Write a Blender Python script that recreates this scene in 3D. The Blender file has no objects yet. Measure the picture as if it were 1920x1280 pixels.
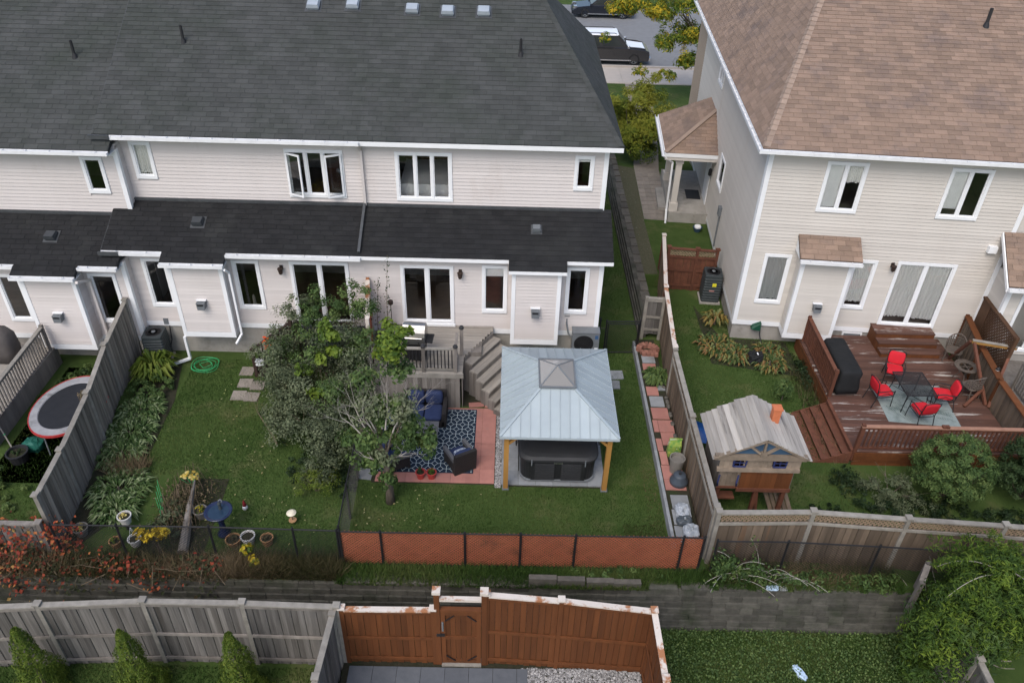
import bpy, math, random
from mathutils import Vector, Matrix
R = math.radians
rnd = random.Random(11)
sc = bpy.context.scene
col = sc.collection

# ---------------------------------------------------------------- camera, sky, sun, exposure
CAMZ = 16.0
def world_to_cam(p, r, w):
    yaw = Matrix(((math.cos(w), math.sin(w), 0), (-math.sin(w), math.cos(w), 0), (0, 0, 1)))
    pit = Matrix(((1, 0, 0), (0, -math.sin(p), -math.cos(p)), (0, math.cos(p), -math.sin(p))))
    rol = Matrix(((math.cos(r), -math.sin(r), 0), (math.sin(r), math.cos(r), 0), (0, 0, 1)))
    return rol @ pit @ yaw
CM = world_to_cam(R(36.05), R(1.76), R(-.68))
cd = bpy.data.cameras.new('camera'); cam = bpy.data.objects.new('camera', cd); col.objects.link(cam)
cd.sensor_width = 36; cd.lens = 28.0; cd.clip_start = .1; cd.clip_end = 2000
rot = Matrix((CM[0], -CM[1], -CM[2])).transposed()
cam.matrix_world = Matrix.Translation((0, 0, CAMZ)) @ rot.to_4x4()
sc.camera = cam
SUN_EL, SUN_AZ = 52, 205          # degrees; azimuth measured clockwise from +Y
wd = bpy.data.worlds.new('World'); sc.world = wd; wd.use_nodes = True
nt = wd.node_tree; nt.nodes.clear()
sky = nt.nodes.new('ShaderNodeTexSky'); sky.sky_type = 'NISHITA'; sky.sun_disc = False
sky.sun_elevation = R(SUN_EL); sky.sun_rotation = R(SUN_AZ)
sky.air_density = 1.0; sky.dust_density = 3.0; sky.ozone_density = 1.0
bg = nt.nodes.new('ShaderNodeBackground'); bg.inputs[1].default_value = .14
wo = nt.nodes.new('ShaderNodeOutputWorld')
nt.links.new(sky.outputs[0], bg.inputs[0]); nt.links.new(bg.outputs[0], wo.inputs[0])
sd = bpy.data.lights.new('sun', 'SUN'); sd.energy = .9; sd.angle = R(35); sd.color = (1, .985, .96)
sun = bpy.data.objects.new('sun', sd); col.objects.link(sun)
sv = Vector((math.sin(R(SUN_AZ)) * math.cos(R(SUN_EL)), math.cos(R(SUN_AZ)) * math.cos(R(SUN_EL)), math.sin(R(SUN_EL))))
sun.rotation_euler = sv.to_track_quat('Z', 'Y').to_euler(); sun.location = (0, 0, 40)
sc.view_settings.view_transform = 'Standard'; sc.view_settings.look = 'None'
sc.view_settings.exposure = .68; sc.view_settings.gamma = 1
sc.cycles.max_bounces = 6; sc.cycles.transparent_max_bounces = 12

# ---------------------------------------------------------------- materials
MATS = {}
def nodes(name):
    m = bpy.data.materials.new(name); m.use_nodes = True
    n = m.node_tree.nodes; n.clear(); return m, n, m.node_tree.links
def tint(c, k): return (min(c[0] * k, 1), min(c[1] * k, 1), min(c[2] * k, 1), 1)
def mth(n, l, op, a, b=None):
    x = n.new('ShaderNodeMath'); x.operation = op
    for i, v in enumerate((a, b)):
        if v is None: continue
        if isinstance(v, (int, float)): x.inputs[i].default_value = v
        else: l.new(v, x.inputs[i])
    return x.outputs[0]
def noise(n, l, vec, scale, detail=5, rough=.6):
    t = n.new('ShaderNodeTexNoise'); t.inputs['Scale'].default_value = scale
    t.inputs['Detail'].default_value = detail; t.inputs['Roughness'].default_value = rough
    l.new(vec, t.inputs['Vector']); return t.outputs['Fac']
def ramp(n, l, fac, stops, interp='LINEAR'):
    r = n.new('ShaderNodeValToRGB'); r.color_ramp.interpolation = interp
    e = r.color_ramp.elements
    while len(e) < len(stops): e.new(.5)
    for x, (p, c) in zip(e, stops): x.position = p; x.color = (c[0], c[1], c[2], 1)
    l.new(fac, r.inputs[0]); return r.outputs[0]
def mat(name, c1, c2=None, rough=.8, scale=5., stretch=(1, 1, 1), coord='W', bump=0., bscale=30., objv=0., metal=0., spec=.3, stain=None, stain_scale=.7, stain_cut=(.55, .7)):
    """base colour mottled between c1 and c2; objv = random brightness per piece; stain = wear of its own shape"""
    if name in MATS: return MATS[name]
    m, n, l = nodes(name)
    c2 = c2 or tint(c1, .8)
    if coord == 'W':
        g = n.new('ShaderNodeNewGeometry'); vec = g.outputs['Position']
    else:
        t = n.new('ShaderNodeTexCoord'); o = n.new('ShaderNodeObjectInfo')
        s = n.new('ShaderNodeVectorMath'); s.operation = 'ADD'
        l.new(t.outputs['Object'], s.inputs[0]); l.new(mth(n, l, 'MULTIPLY', o.outputs['Random'], 57.), s.inputs[1]); vec = s.outputs[0]
    mp = n.new('ShaderNodeMapping'); mp.inputs['Scale'].default_value = stretch; l.new(vec, mp.inputs[0]); vec2 = mp.outputs[0]
    f = noise(n, l, vec2, scale)
    c = ramp(n, l, f, [(.3, c1), (.7, c2)])
    if stain:
        sf = noise(n, l, vec2, stain_scale, 7, .7)
        k = ramp(n, l, sf, [(stain_cut[0], (0, 0, 0)), (stain_cut[1], (1, 1, 1))])
        mx = n.new('ShaderNodeMix'); mx.data_type = 'RGBA'; l.new(k, mx.inputs['Factor'])
        l.new(c, mx.inputs['A']); mx.inputs['B'].default_value = (*stain[:3], 1); c = mx.outputs['Result']
    if objv:
        o = n.new('ShaderNodeObjectInfo'); a = n.new('ShaderNodeAttribute'); a.attribute_name = 'v'
        r = mth(n, l, 'FRACT', mth(n, l, 'ADD', o.outputs['Random'], a.outputs['Fac']))
        k = mth(n, l, 'ADD', mth(n, l, 'MULTIPLY', r, 2 * objv), 1 - objv)
        h = n.new('ShaderNodeHueSaturation'); l.new(k, h.inputs['Value']); l.new(c, h.inputs['Color']); c = h.outputs[0]
    b = n.new('ShaderNodeBsdfPrincipled'); l.new(c, b.inputs['Base Color'])
    b.inputs['Roughness'].default_value = rough; b.inputs['Metallic'].default_value = metal; b.inputs['Specular IOR Level'].default_value = spec
    if bump:
        bp = n.new('ShaderNodeBump'); bp.inputs['Strength'].default_value = bump; bp.inputs['Distance'].default_value = .02
        l.new(noise(n, l, vec2, bscale, 4), bp.inputs['Height']); l.new(bp.outputs[0], b.inputs['Normal'])
    o = n.new('ShaderNodeOutputMaterial'); l.new(b.outputs[0], o.inputs[0]); MATS[name] = m; return m
def leafmat(name, palette, trans=.35, rough=.6):
    m, n, l = nodes(name)
    a = n.new('ShaderNodeAttribute'); a.attribute_name = 'v'
    k = len(palette)
    c = ramp(n, l, a.outputs['Fac'], [((i + .5) / k, p) for i, p in enumerate(palette)])
    d = n.new('ShaderNodeBsdfPrincipled'); l.new(c, d.inputs['Base Color']); d.inputs['Roughness'].default_value = rough; d.inputs['Specular IOR Level'].default_value = .25
    t = n.new('ShaderNodeBsdfTranslucent'); l.new(c, t.inputs['Color'])
    x = n.new('ShaderNodeMixShader'); x.inputs[0].default_value = trans; l.new(d.outputs[0], x.inputs[1]); l.new(t.outputs[0], x.inputs[2])
    o = n.new('ShaderNodeOutputMaterial'); l.new(x.outputs[0], o.inputs[0]); MATS[name] = m; return m
def glassmat(name, tintc=(.75, .8, .78), refl=.06, rough=.02, haze=None):
    m, n, l = nodes(name)
    t = n.new('ShaderNodeBsdfTransparent'); t.inputs[0].default_value = (*tintc, 1)
    g = n.new('ShaderNodeBsdfGlossy'); g.inputs['Roughness'].default_value = rough
    f = n.new('ShaderNodeFresnel'); f.inputs[0].default_value = 1.32
    x = n.new('ShaderNodeMixShader'); l.new(mth(n, l, 'MINIMUM', mth(n, l, 'ADD', f.outputs[0], refl), 1.), x.inputs[0])
    l.new(t.outputs[0], x.inputs[1]); l.new(g.outputs[0], x.inputs[2])
    if haze:
        d = n.new('ShaderNodeBsdfDiffuse'); d.inputs[0].default_value = (*haze, 1); y = n.new('ShaderNodeMixShader'); y.inputs[0].default_value = .45
        l.new(x.outputs[0], y.inputs[1]); l.new(d.outputs[0], y.inputs[2]); x = y
    o = n.new('ShaderNodeOutputMaterial'); l.new(x.outputs[0], o.inputs[0]); MATS[name] = m; return m

WHITE = mat('white_vinyl', (.80, .81, .82), (.74, .75, .76), rough=.45, scale=2)
GUTTER = mat('white_aluminium', (.78, .79, .80), (.66, .67, .68), rough=.4, scale=3)
SIDING = mat('pink_beige_vinyl', (.605, .562, .54), (.57, .528, .505), rough=.55, scale=1.2, stretch=(1, 1, .35), objv=.05, stain=(.50, .445, .41), stain_scale=.9, stain_cut=(.6, .85))
SIDING2 = mat('warm_beige_vinyl', (.56, .525, .48), (.53, .492, .447), rough=.55, scale=1.0, stretch=(1, 1, .35), objv=.045, stain=(.49, .42, .35), stain_scale=.8, stain_cut=(.62, .85))
CONC = mat('concrete', (.36, .34, .31), (.27, .255, .23), rough=.9, scale=2.5, bump=.3, stain=(.2, .185, .16), stain_scale=1.2)
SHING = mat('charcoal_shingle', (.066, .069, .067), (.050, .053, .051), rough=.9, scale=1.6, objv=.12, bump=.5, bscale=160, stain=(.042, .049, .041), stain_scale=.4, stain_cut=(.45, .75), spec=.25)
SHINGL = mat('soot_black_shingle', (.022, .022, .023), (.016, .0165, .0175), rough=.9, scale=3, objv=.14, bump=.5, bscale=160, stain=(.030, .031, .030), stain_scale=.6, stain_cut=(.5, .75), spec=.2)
SHING2 = mat('brown_shingle', (.268, .188, .140), (.218, .155, .117), rough=.9, scale=3, objv=.16, bump=.5, bscale=160, stain=(.17, .128, .11), stain_scale=.9, stain_cut=(.5, .72))
CAPS2 = mat('tan_ridge_cap', (.33, .245, .19), (.28, .21, .165), rough=.9, objv=.12, bump=.4, bscale=120)
DECKM = mat('roof_underlay', (.035, .037, .04), (.028, .03, .032), rough=.95)
DECKM2 = mat('roof_underlay_brown', (.11, .08, .065), (.09, .068, .055), rough=.95)
FLASH = mat('grey_flashing', (.09, .095, .10), (.06, .065, .07), rough=.5, metal=.3)
VENTM = mat('grey_roof_vent', (.38, .42, .46), (.3, .34, .38), rough=.4, scale=4)
VENTD = mat('dark_roof_vent', (.05, .055, .06), (.035, .04, .045), rough=.5)
BLACK = mat('black_metal', (.012, .012, .013), (.02, .02, .022), rough=.45)
BLACKP = mat('black_plastic', (.02, .02, .022), (.03, .03, .032), rough=.5)
GREYMET = mat('grey_painted_metal', (.16, .175, .185), (.13, .14, .15), rough=.45, scale=4)
DARKMET = mat('dark_green_grey_metal', (.045, .055, .058), (.035, .042, .045), rough=.5)
STEEL = mat('brushed_steel', (.42, .41, .39), (.34, .33, .32), rough=.3, metal=.9, scale=3)
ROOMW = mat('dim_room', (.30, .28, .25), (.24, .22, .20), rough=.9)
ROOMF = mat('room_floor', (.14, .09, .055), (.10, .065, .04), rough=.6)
CURT = mat('pale_curtain', (.80, .79, .76), (.68, .67, .64), rough=.9, scale=3, stretch=(6, 6, .3))
BLIND = mat('white_blind', (.82, .82, .81), (.76, .76, .75), rough=.8)
WOODG = mat('weathered_grey_wood', (.25, .225, .20), (.14, .125, .11), rough=.9, scale=4, stretch=(1, 1, .12), objv=.22, coord='O', bump=.4, bscale=25, stain=(.09, .08, .07), stain_scale=1.3, stain_cut=(.5, .72))
WOODGB = mat('grey_fence_board', (.185, .172, .158), (.088, .083, .078), rough=.92, scale=7, stretch=(1.5, 1.5, .08), objv=.28, coord='O', bump=.4, bscale=25, stain=(.065, .058, .05), stain_scale=1.6, stain_cut=(.48, .7))
WOODGW = mat('warm_grey_board', (.29, .255, .215), (.14, .122, .102), rough=.92, scale=6, stretch=(1.5, 1.5, .08), objv=.28, coord='O', bump=.4, bscale=25, stain=(.075, .065, .055), stain_scale=1.8, stain_cut=(.52, .68))
WOODGL = mat('pale_grey_wood', (.29, .27, .235), (.19, .175, .152), rough=.9, scale=4, objv=.12, coord='O', bump=.3)
WOODBR = mat('brown_grey_board', (.155, .115, .082), (.090, .068, .050), rough=.9, scale=5, stretch=(1, 1, .12), objv=.3, coord='O', bump=.4, stain=(.30, .14, .06), stain_scale=.8, stain_cut=(.6, .8))
WOODDK = mat('grey_deck_board', (.33, .30, .26), (.22, .20, .175), rough=.9, scale=6, stretch=(.12, 1, 1), objv=.14, coord='O', bump=.4, stain=(.12, .11, .095), stain_scale=.9)
CEDAR = mat('red_cedar_board', (.135, .046, .0145), (.092, .032, .0105), rough=.75, scale=5, stretch=(1, 1, .12), objv=.16, coord='O', bump=.25)
CEDARP = mat('cedar_peeling_white', (.62, .56, .50), (.55, .49, .43), rough=.8, scale=4, coord='O', stain=(.34, .15, .07), stain_scale=1.4, stain_cut=(.52, .58))
CEDARR = mat('red_brown_stain', (.118, .058, .041), (.076, .041, .032), rough=.75, scale=6, stretch=(.2, 1.6, 1), objv=.22, coord='O', bump=.3, stain=(.36, .33, .30), stain_scale=3.2, stain_cut=(.57, .63))
REDWD = mat('red_brown_rail', (.145, .056, .032), (.095, .038, .024), rough=.75, scale=5, objv=.12, coord='O', bump=.25)
DKWOOD = mat('dark_brown_paint', (.045, .028, .022), (.03, .02, .016), rough=.6, objv=.15, coord='O')
GOLDW = mat('golden_cedar_post', (.36, .19, .05), (.28, .145, .036), rough=.65, scale=5, stretch=(1, 1, .15), coord='O', bump=.2)
LATT = mat('orange_plastic_lattice', (.50, .165, .082), (.42, .13, .066), rough=.7, scale=2, stain=(.22, .085, .05), stain_scale=.9)
GAZM = mat('pale_blue_grey_steel', (.35, .405, .425), (.31, .36, .385), rough=.55, scale=1.5, objv=.07, metal=0.)
PAVR = mat('red_concrete_paver', (.41, .19, .155), (.34, .155, .13), rough=.9, scale=5, objv=.10, bump=.3, stain=(.30, .17, .145), stain_scale=1.5)
PAVG = mat('grey_concrete_paver', (.26, .275, .285), (.205, .215, .225), rough=.9, scale=5, objv=.12, bump=.3, stain=(.16, .16, .155), stain_scale=1.5)
PAVD = mat('slate_grey_paver', (.115, .125, .14), (.09, .10, .115), rough=.8, scale=4, objv=.08, bump=.2)
PAVT = mat('taupe_paver', (.27, .235, .20), (.21, .185, .16), rough=.85, scale=5, objv=.12, bump=.3)
STONE = mat('grey_wall_block', (.098, .093, .078), (.058, .056, .047), rough=.95, scale=6, objv=.24, bump=.6, bscale=22, stain=(.036, .042, .026), stain_scale=1.2, stain_cut=(.5, .7))
STONEL = mat('pale_block', (.125, .115, .098), (.08, .074, .064), rough=.95, scale=6, objv=.2, bump=.5)
BRICKR = mat('red_brick_edging', (.30, .14, .10), (.22, .10, .075), rough=.9, scale=8, objv=.2, bump=.4)
SOIL = mat('dark_soil', (.036, .032, .020), (.022, .024, .012), rough=1, scale=8, bump=.8, bscale=25, stain=(.025, .04, .012), stain_scale=2.)
LAWN = mat('lawn_ground', (.042, .072, .018), (.060, .094, .026), rough=1, scale=1.4, bump=.9, bscale=60, stain=(.115, .118, .05), stain_scale=.8, stain_cut=(.52, .74), spec=.1)
ASPH = mat('asphalt', (.20, .205, .21), (.17, .172, .175), rough=.9, scale=3, bump=.3, bscale=80)
WALK = mat('sidewalk_concrete', (.46, .41, .36), (.40, .36, .32), rough=.9, scale=2, bump=.2)
NAVY = mat('navy_cushion', (.028, .042, .105), (.020, .032, .08), rough=.85, scale=6, bump=.2)
WICK = mat('dark_wicker', (.018, .016, .016), (.03, .027, .026), rough=.7, scale=60, bump=.6, bscale=90)
WICKG = mat('grey_wicker_top', (.14, .14, .145), (.10, .10, .105), rough=.7, scale=30, bump=.5, bscale=90)
WICKB = mat('brown_wicker', (.13, .105, .085), (.08, .065, .055), rough=.8, scale=50, bump=.6, bscale=90)
REDC = mat('red_cushion', (.58, .018, .03), (.48, .014, .024), rough=.8, scale=4, bump=.15)
COVERM = mat('black_fabric_cover', (.010, .011, .012), (.016, .017, .018), rough=.85, scale=3, bump=.6, bscale=6)
TUBM = mat('tub_dark_panel', (.013, .0135, .015), (.019, .02, .021), rough=.5, scale=4)
TUBC = mat('tub_cover_vinyl', (.034, .035, .037), (.026, .027, .029), rough=.6, scale=2, bump=.1)
TERRA = mat('red_plastic_pot', (.42, .055, .045), (.36, .045, .04), rough=.5)
POTW = mat('white_pot', (.58, .57, .54), (.46, .45, .43), rough=.6, scale=5)
POTG = mat('taupe_pot', (.20, .185, .165), (.15, .14, .125), rough=.7)
POTT = mat('clay_pot', (.36, .20, .09), (.28, .15, .07), rough=.8)
BLUEP = mat('blue_glaze', (.014, .022, .062), (.010, .016, .045), rough=.25, spec=.6)
SLIDE = mat('blue_plastic', (.02, .13, .42), (.016, .10, .35), rough=.35)
BARK = mat('grey_bark', (.16, .13, .10), (.09, .074, .058), rough=.95, scale=14, stretch=(1, 1, .3), bump=.8, bscale=30)
TWIG = mat('bare_grey_twig', (.42, .39, .35), (.30, .275, .245), rough=.9, scale=20)
DRYM = mat('dry_stem', (.20, .15, .10), (.13, .10, .065), rough=1)
GLASS = glassmat('window_glass', (.985, .99, .985), .04)
GLASSD = glassmat('dark_window_glass', (.86, .87, .87), .05)
TINT = glassmat('smoked_panel', (.72, .70, .67), .10, .2, (.42, .40, .37))
BLUEG = mat('blue_tinted_panel', (.05, .10, .16), (.04, .07, .12), rough=.2, spec=.5)
SUVP = mat('black_car_paint', (.012, .012, .013), (.013, .013, .014), rough=.04, spec=1.)
CHROME = mat('silver_trim', (.62, .63, .65), (.55, .56, .58), rough=.2, metal=.9)
TYRE = mat('tyre_rubber', (.015, .015, .016), (.022, .022, .022), rough=.9)
BLUEPL = mat('pale_blue_plastic', (.45, .58, .72), (.36, .48, .62), rough=.4)
REDPL = mat('red_vinyl_edge', (.44, .04, .04), (.34, .035, .035), rough=.5)
GREYPAD = mat('grey_spring_pad', (.34, .34, .35), (.24, .24, .25), rough=.6, stain=(.16, .16, .16), stain_scale=2)
MATBLK = mat('trampoline_mesh', (.014, .016, .020), (.02, .022, .027), rough=.8)
SILVER = mat('silver_bag', (.45, .48, .52), (.22, .25, .28), rough=.35, scale=9, bump=1, bscale=12)
GREENBAG = mat('green_yellow_bag', (.03, .20, .045), (.36, .40, .08), rough=.4, scale=9, stain=(.75, .78, .70), stain_scale=6, stain_cut=(.58, .62))
HOSEM = mat('green_hose', (.03, .30, .10), (.04, .36, .14), rough=.4)
BRICKF = mat('tan_front_brick', (.40, .31, .24), (.33, .26, .20), rough=.9, scale=12, objv=.12, bump=.4)
CHIM = mat('orange_plastic_chimney', (.55, .17, .075), (.46, .14, .06), rough=.6, scale=8, bump=.3)
PEBBLE = mat('mixed_pebbles', (.42, .41, .40), (.14, .14, .145), rough=.8, scale=40, objv=.55)
PALEROOF = mat('silvery_roof_plank', (.41, .38, .34), (.28, .258, .232), rough=.9, scale=5, stretch=(1.5, .12, 1), objv=.28, coord='O', bump=.4, stain=(.13, .115, .105), stain_scale=1.9, stain_cut=(.58, .66))

# ---------------------------------------------------------------- mesh and object helpers
class MB:
    def __init__(s): s.v = []; s.f = []; s.a = []
    def add(s, vs, fs, a=0.):
        o = len(s.v); s.v += [tuple(x) for x in vs]; s.f += [tuple(i + o for i in f) for f in fs]; s.a += [a] * len(fs); return s
    def box(s, a, b, v=0., m=None):
        x0, y0, z0 = a; x1, y1, z1 = b
        vs = [(x0, y0, z0), (x1, y0, z0), (x1, y1, z0), (x0, y1, z0), (x0, y0, z1), (x1, y0, z1), (x1, y1, z1), (x0, y1, z1)]
        if m is not None: vs = [m @ Vector(q) for q in vs]
        return s.add(vs, [(0, 3, 2, 1), (4, 5, 6, 7), (0, 1, 5, 4), (1, 2, 6, 5), (2, 3, 7, 6), (3, 0, 4, 7)], v)
    def hexa(s, lo, hi, v=0.):     # bottom 4 points, top 4 points (counter-clockwise from above)
        return s.add(list(lo) + list(hi), [(0, 3, 2, 1), (4, 5, 6, 7), (0, 1, 5, 4), (1, 2, 6, 5), (2, 3, 7, 6), (3, 0, 4, 7)], v)
    def beam(s, p, q, w, h, up=(0, 0, 1), v=0.):
        m, L = frame(p, q, up); return s.box((0, -w / 2, -h / 2), (L, w / 2, h / 2), v, m)
    def tube(s, pts, rad, n=6, cap=True, v=0.):
        pts = [Vector(p) for p in pts]
        if not isinstance(rad, (list, tuple)): rad = [rad] * len(pts)
        o = len(s.v); u = None; nf = 0
        for i, p in enumerate(pts):
            t = (pts[min(i + 1, len(pts) - 1)] - pts[max(i - 1, 0)])
            t = t.normalized() if t.length > 1e-9 else Vector((0, 0, 1))
            if u is None: u = t.orthogonal().normalized()
            else: u = (u - t * u.dot(t)); u = u.normalized() if u.length > 1e-6 else t.orthogonal().normalized()
            w = t.cross(u)
            for k in range(n):
                a = 2 * math.pi * k / n; s.v.append(tuple(p + (u * math.cos(a) + w * math.sin(a)) * rad[i]))
        for i in range(len(pts) - 1):
            for k in range(n):
                a, b = o + i * n + k, o + i * n + (k + 1) % n
                s.f.append((a, b, b + n, a + n)); s.a.append(v)
        if cap:
            s.f.append(tuple(o + k for k in range(n))[::-1]); s.a.append(v)
            s.f.append(tuple(o + (len(pts) - 1) * n + k for k in range(n))); s.a.append(v)
        return s
    def lathe(s, prof, c=(0, 0, 0), n=20, ell=(1, 1), v=0., close=False):
        o = len(s.v)
        for r, z in prof:
            for k in range(n):
                a = 2 * math.pi * k / n; s.v.append((c[0] + r * ell[0] * math.cos(a), c[1] + r * ell[1] * math.sin(a), c[2] + z))
        m = len(prof)
        for i in range(m if close else m - 1):
            j = (i + 1) % m
            for k in range(n):
                s.f.append((o + i * n + k, o + i * n + (k + 1) % n, o + j * n + (k + 1) % n, o + j * n + k)); s.a.append(v)
        if not close:
            if prof[0][0] > 1e-6: s.f.append(tuple(o + k for k in range(n))[::-1]); s.a.append(v)
            if prof[-1][0] > 1e-6: s.f.append(tuple(o + (m - 1) * n + k for k in range(n))); s.a.append(v)
        return s
    def prism(s, poly, d, v=0.):    # polygon of 3-D points, extruded by vector d
        n = len(poly); a = [Vector(p) for p in poly]; d = Vector(d)
        return s.add(a + [p + d for p in a], [tuple(range(n))[::-1], tuple(range(n, 2 * n))] + [(i, (i + 1) % n, n + (i + 1) % n, n + i) for i in range(n)], v)
    def mesh(s, name, smooth=False):
        me = bpy.data.meshes.new(name); me.from_pydata(s.v, [], s.f)
        if any(s.a):
            at = me.attributes.new('v', 'FLOAT', 'FACE'); at.data.foreach_set('value', s.a)
        if smooth: me.polygons.foreach_set('use_smooth', [True] * len(me.polygons))
        me.update(); return me
def frame(p, q, up=(0, 0, 1)):
    p = Vector(p); q = Vector(q); x = q - p; L = x.length; x.normalize(); up = Vector(up)
    y = up.cross(x)
    if y.length < 1e-5: y = Vector((0, 1, 0)).cross(x)
    y.normalize(); z = x.cross(y)
    m = Matrix((x, y, z)).transposed().to_4x4(); m.translation = p; return m, L
TOP = {}
def tag(o, label, cat, group=None, kind=None):
    if label: o['label'] = label
    if cat: o['category'] = cat
    if group: o['group'] = group
    if kind: o['kind'] = kind
    return o
def thing(name, label, cat, loc=(0, 0, 0), rz=0., group=None, local=True):
    """an Empty at the thing's base; local=False: parts are given in world coordinates"""
    o = bpy.data.objects.new(name, None); col.objects.link(o); o.location = loc; o.rotation_euler = (0, 0, rz); o.empty_display_size = .2
    TOP[o] = Matrix.Identity(4) if local else (Matrix.Translation(loc) @ Matrix.Rotation(rz, 4, 'Z')).inverted()
    return tag(o, label, cat, group)
def link(o, parent):
    col.objects.link(o)
    if parent is not None:
        o.parent = parent
        if parent in TOP: o.matrix_parent_inverse = TOP[parent]
        else: o.matrix_parent_inverse = parent.matrix_basis.inverted()
    return o
def obj(name, mb, m, parent=None, smooth=False, kind=None, mx=None):
    me = mb.mesh(name, smooth) if isinstance(mb, MB) else mb
    if m is not None and not me.materials: me.materials.append(m)
    o = bpy.data.objects.new(name, me)
    if mx is not None: o.matrix_basis = mx
    if kind: o['kind'] = kind
    return link(o, parent)
CACHE = {}
def pbox(name, parent, a, b, m, mx=None, jit=0.):
    """one box piece; alike pieces share mesh data. a, b opposite corners (in mx's frame if given)"""
    d = tuple(round(b[i] - a[i], 3) for i in range(3)); key = (d, m.name)
    if key not in CACHE:
        me = MB().box((-d[0] / 2, -d[1] / 2, -d[2] / 2), (d[0] / 2, d[1] / 2, d[2] / 2)).mesh(name); me.materials.append(m); CACHE[key] = me
    o = bpy.data.objects.new(name, CACHE[key])
    t = Matrix.Translation([(a[i] + b[i]) / 2 for i in range(3)])
    if jit: t = t @ Matrix.Rotation(rnd.uniform(-jit, jit), 4, 'Z') @ Matrix.Rotation(rnd.uniform(-jit, jit), 4, 'X')
    o.matrix_basis = (mx @ t) if mx is not None else t
    return link(o, parent)
def pbeam(name, parent, p, q, w, h, m, up=(0, 0, 1)):
    mx, L = frame(p, q, up); return pbox(name, parent, (0, -w / 2, -h / 2), (L, w / 2, h / 2), m, mx)
def copy_tree(o, parent=None):
    c = o.copy(); col.objects.link(c); c.parent = parent
    if o in TOP: TOP[c] = TOP[o]
    for ch in list(o.children): copy_tree(ch, c)
    return c
def structure(name, mb, m, z=0):
    o = obj(name, mb, m); o['kind'] = 'structure'; return o
def clip(poly, a, b, c):          # keep points with a*x+b*y<=c
    out = []
    for i in range(len(poly)):
        p, q = poly[i], poly[(i + 1) % len(poly)]; dp, dq = a * p[0] + b * p[1] - c, a * q[0] + b * q[1] - c
        if dp <= 0: out.append(p)
        if dp * dq < 0: t = dp / (dp - dq); out.append((p[0] + t * (q[0] - p[0]), p[1] + t * (q[1] - p[1])))
    return out
def clip_poly(p, conv):           # conv counter-clockwise
    for i in range(len(conv)):
        if len(p) < 3: return []
        a, b = conv[i], conv[(i + 1) % len(conv)]
        nx, ny = b[1] - a[1], -(b[0] - a[0]); p = clip(p, nx, ny, nx * a[0] + ny * a[1])
    return p if len(p) >= 3 else []
def area(p): return abs(sum(p[i][0] * p[(i + 1) % len(p)][1] - p[(i + 1) % len(p)][0] * p[i][1] for i in range(len(p)))) / 2

# ---------------------------------------------------------------- building helpers
def wall(parent, axis, pos, a0, a1, z0, z1, holes=(), m=None, lap=.115, thick=.14, name='wall'):
    """lap-sided wall facing -y ('F'), -x ('L') or +x ('R') with real openings; holes = (a0,a1,z0,z1)"""
    def P(a, z, d): return (a, pos - d, z) if axis == 'F' else ((pos - d, a, z) if axis == 'L' else (pos + d, a, z))
    xs = sorted({a0, a1, *[h[i] for h in holes for i in (0, 1) if a0 < h[i] < a1]})
    zs = sorted({z0, z1, *[h[i] for h in holes for i in (2, 3) if z0 < h[i] < z1]})
    core = MB()
    for i in range(len(xs) - 1):
        for j in range(len(zs) - 1):
            cx, cz = (xs[i] + xs[i + 1]) / 2, (zs[j] + zs[j + 1]) / 2
            if any(h[0] < cx < h[1] and h[2] < cz < h[3] for h in holes): continue
            p, q = P(xs[i], zs[j], -thick), P(xs[i + 1], zs[j + 1], 0)
            core.box([min(p[k], q[k]) for k in range(3)], [max(p[k], q[k]) for k in range(3)])
    w = obj(name, core, m, parent)
    sd = MB(); z = z0
    while z < z1 - .01:
        zt = min(z + lap, z1); iv = [(a0, a1)]
        for h in holes:
            if h[2] < zt - .005 and h[3] > z + .005:
                nv = []
                for (p, q) in iv:
                    if h[1] <= p or h[0] >= q: nv.append((p, q)); continue
                    if h[0] > p: nv.append((p, h[0]))
                    if h[1] < q: nv.append((h[1], q))
                iv = nv
        for p, q in iv:
            if q - p < .02: continue
            t = rnd.uniform(.01, 1)
            b = [P(p, z, .028), P(q, z, .028), P(q, zt, .006), P(p, zt, .006), P(p, z, .001), P(q, z, .001)]
            sd.add(b, [(0, 1, 2, 3), (4, 5, 1, 0)], t)
        z = zt
    obj('siding', sd, m, parent, kind='stuff'); return w
def trimbox(parent, axis, pos, a0, a1, z0, z1, d0, d1, m, name='trim'):
    def P(a, z, d): return (a, pos - d, z) if axis == 'F' else ((pos - d, a, z) if axis == 'L' else (pos + d, a, z))
    p, q = P(a0, z0, d0), P(a1, z1, d1)
    return pbox(name, parent, [min(p[k], q[k]) for k in range(3)], [max(p[k], q[k]) for k in range(3)], m)
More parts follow.
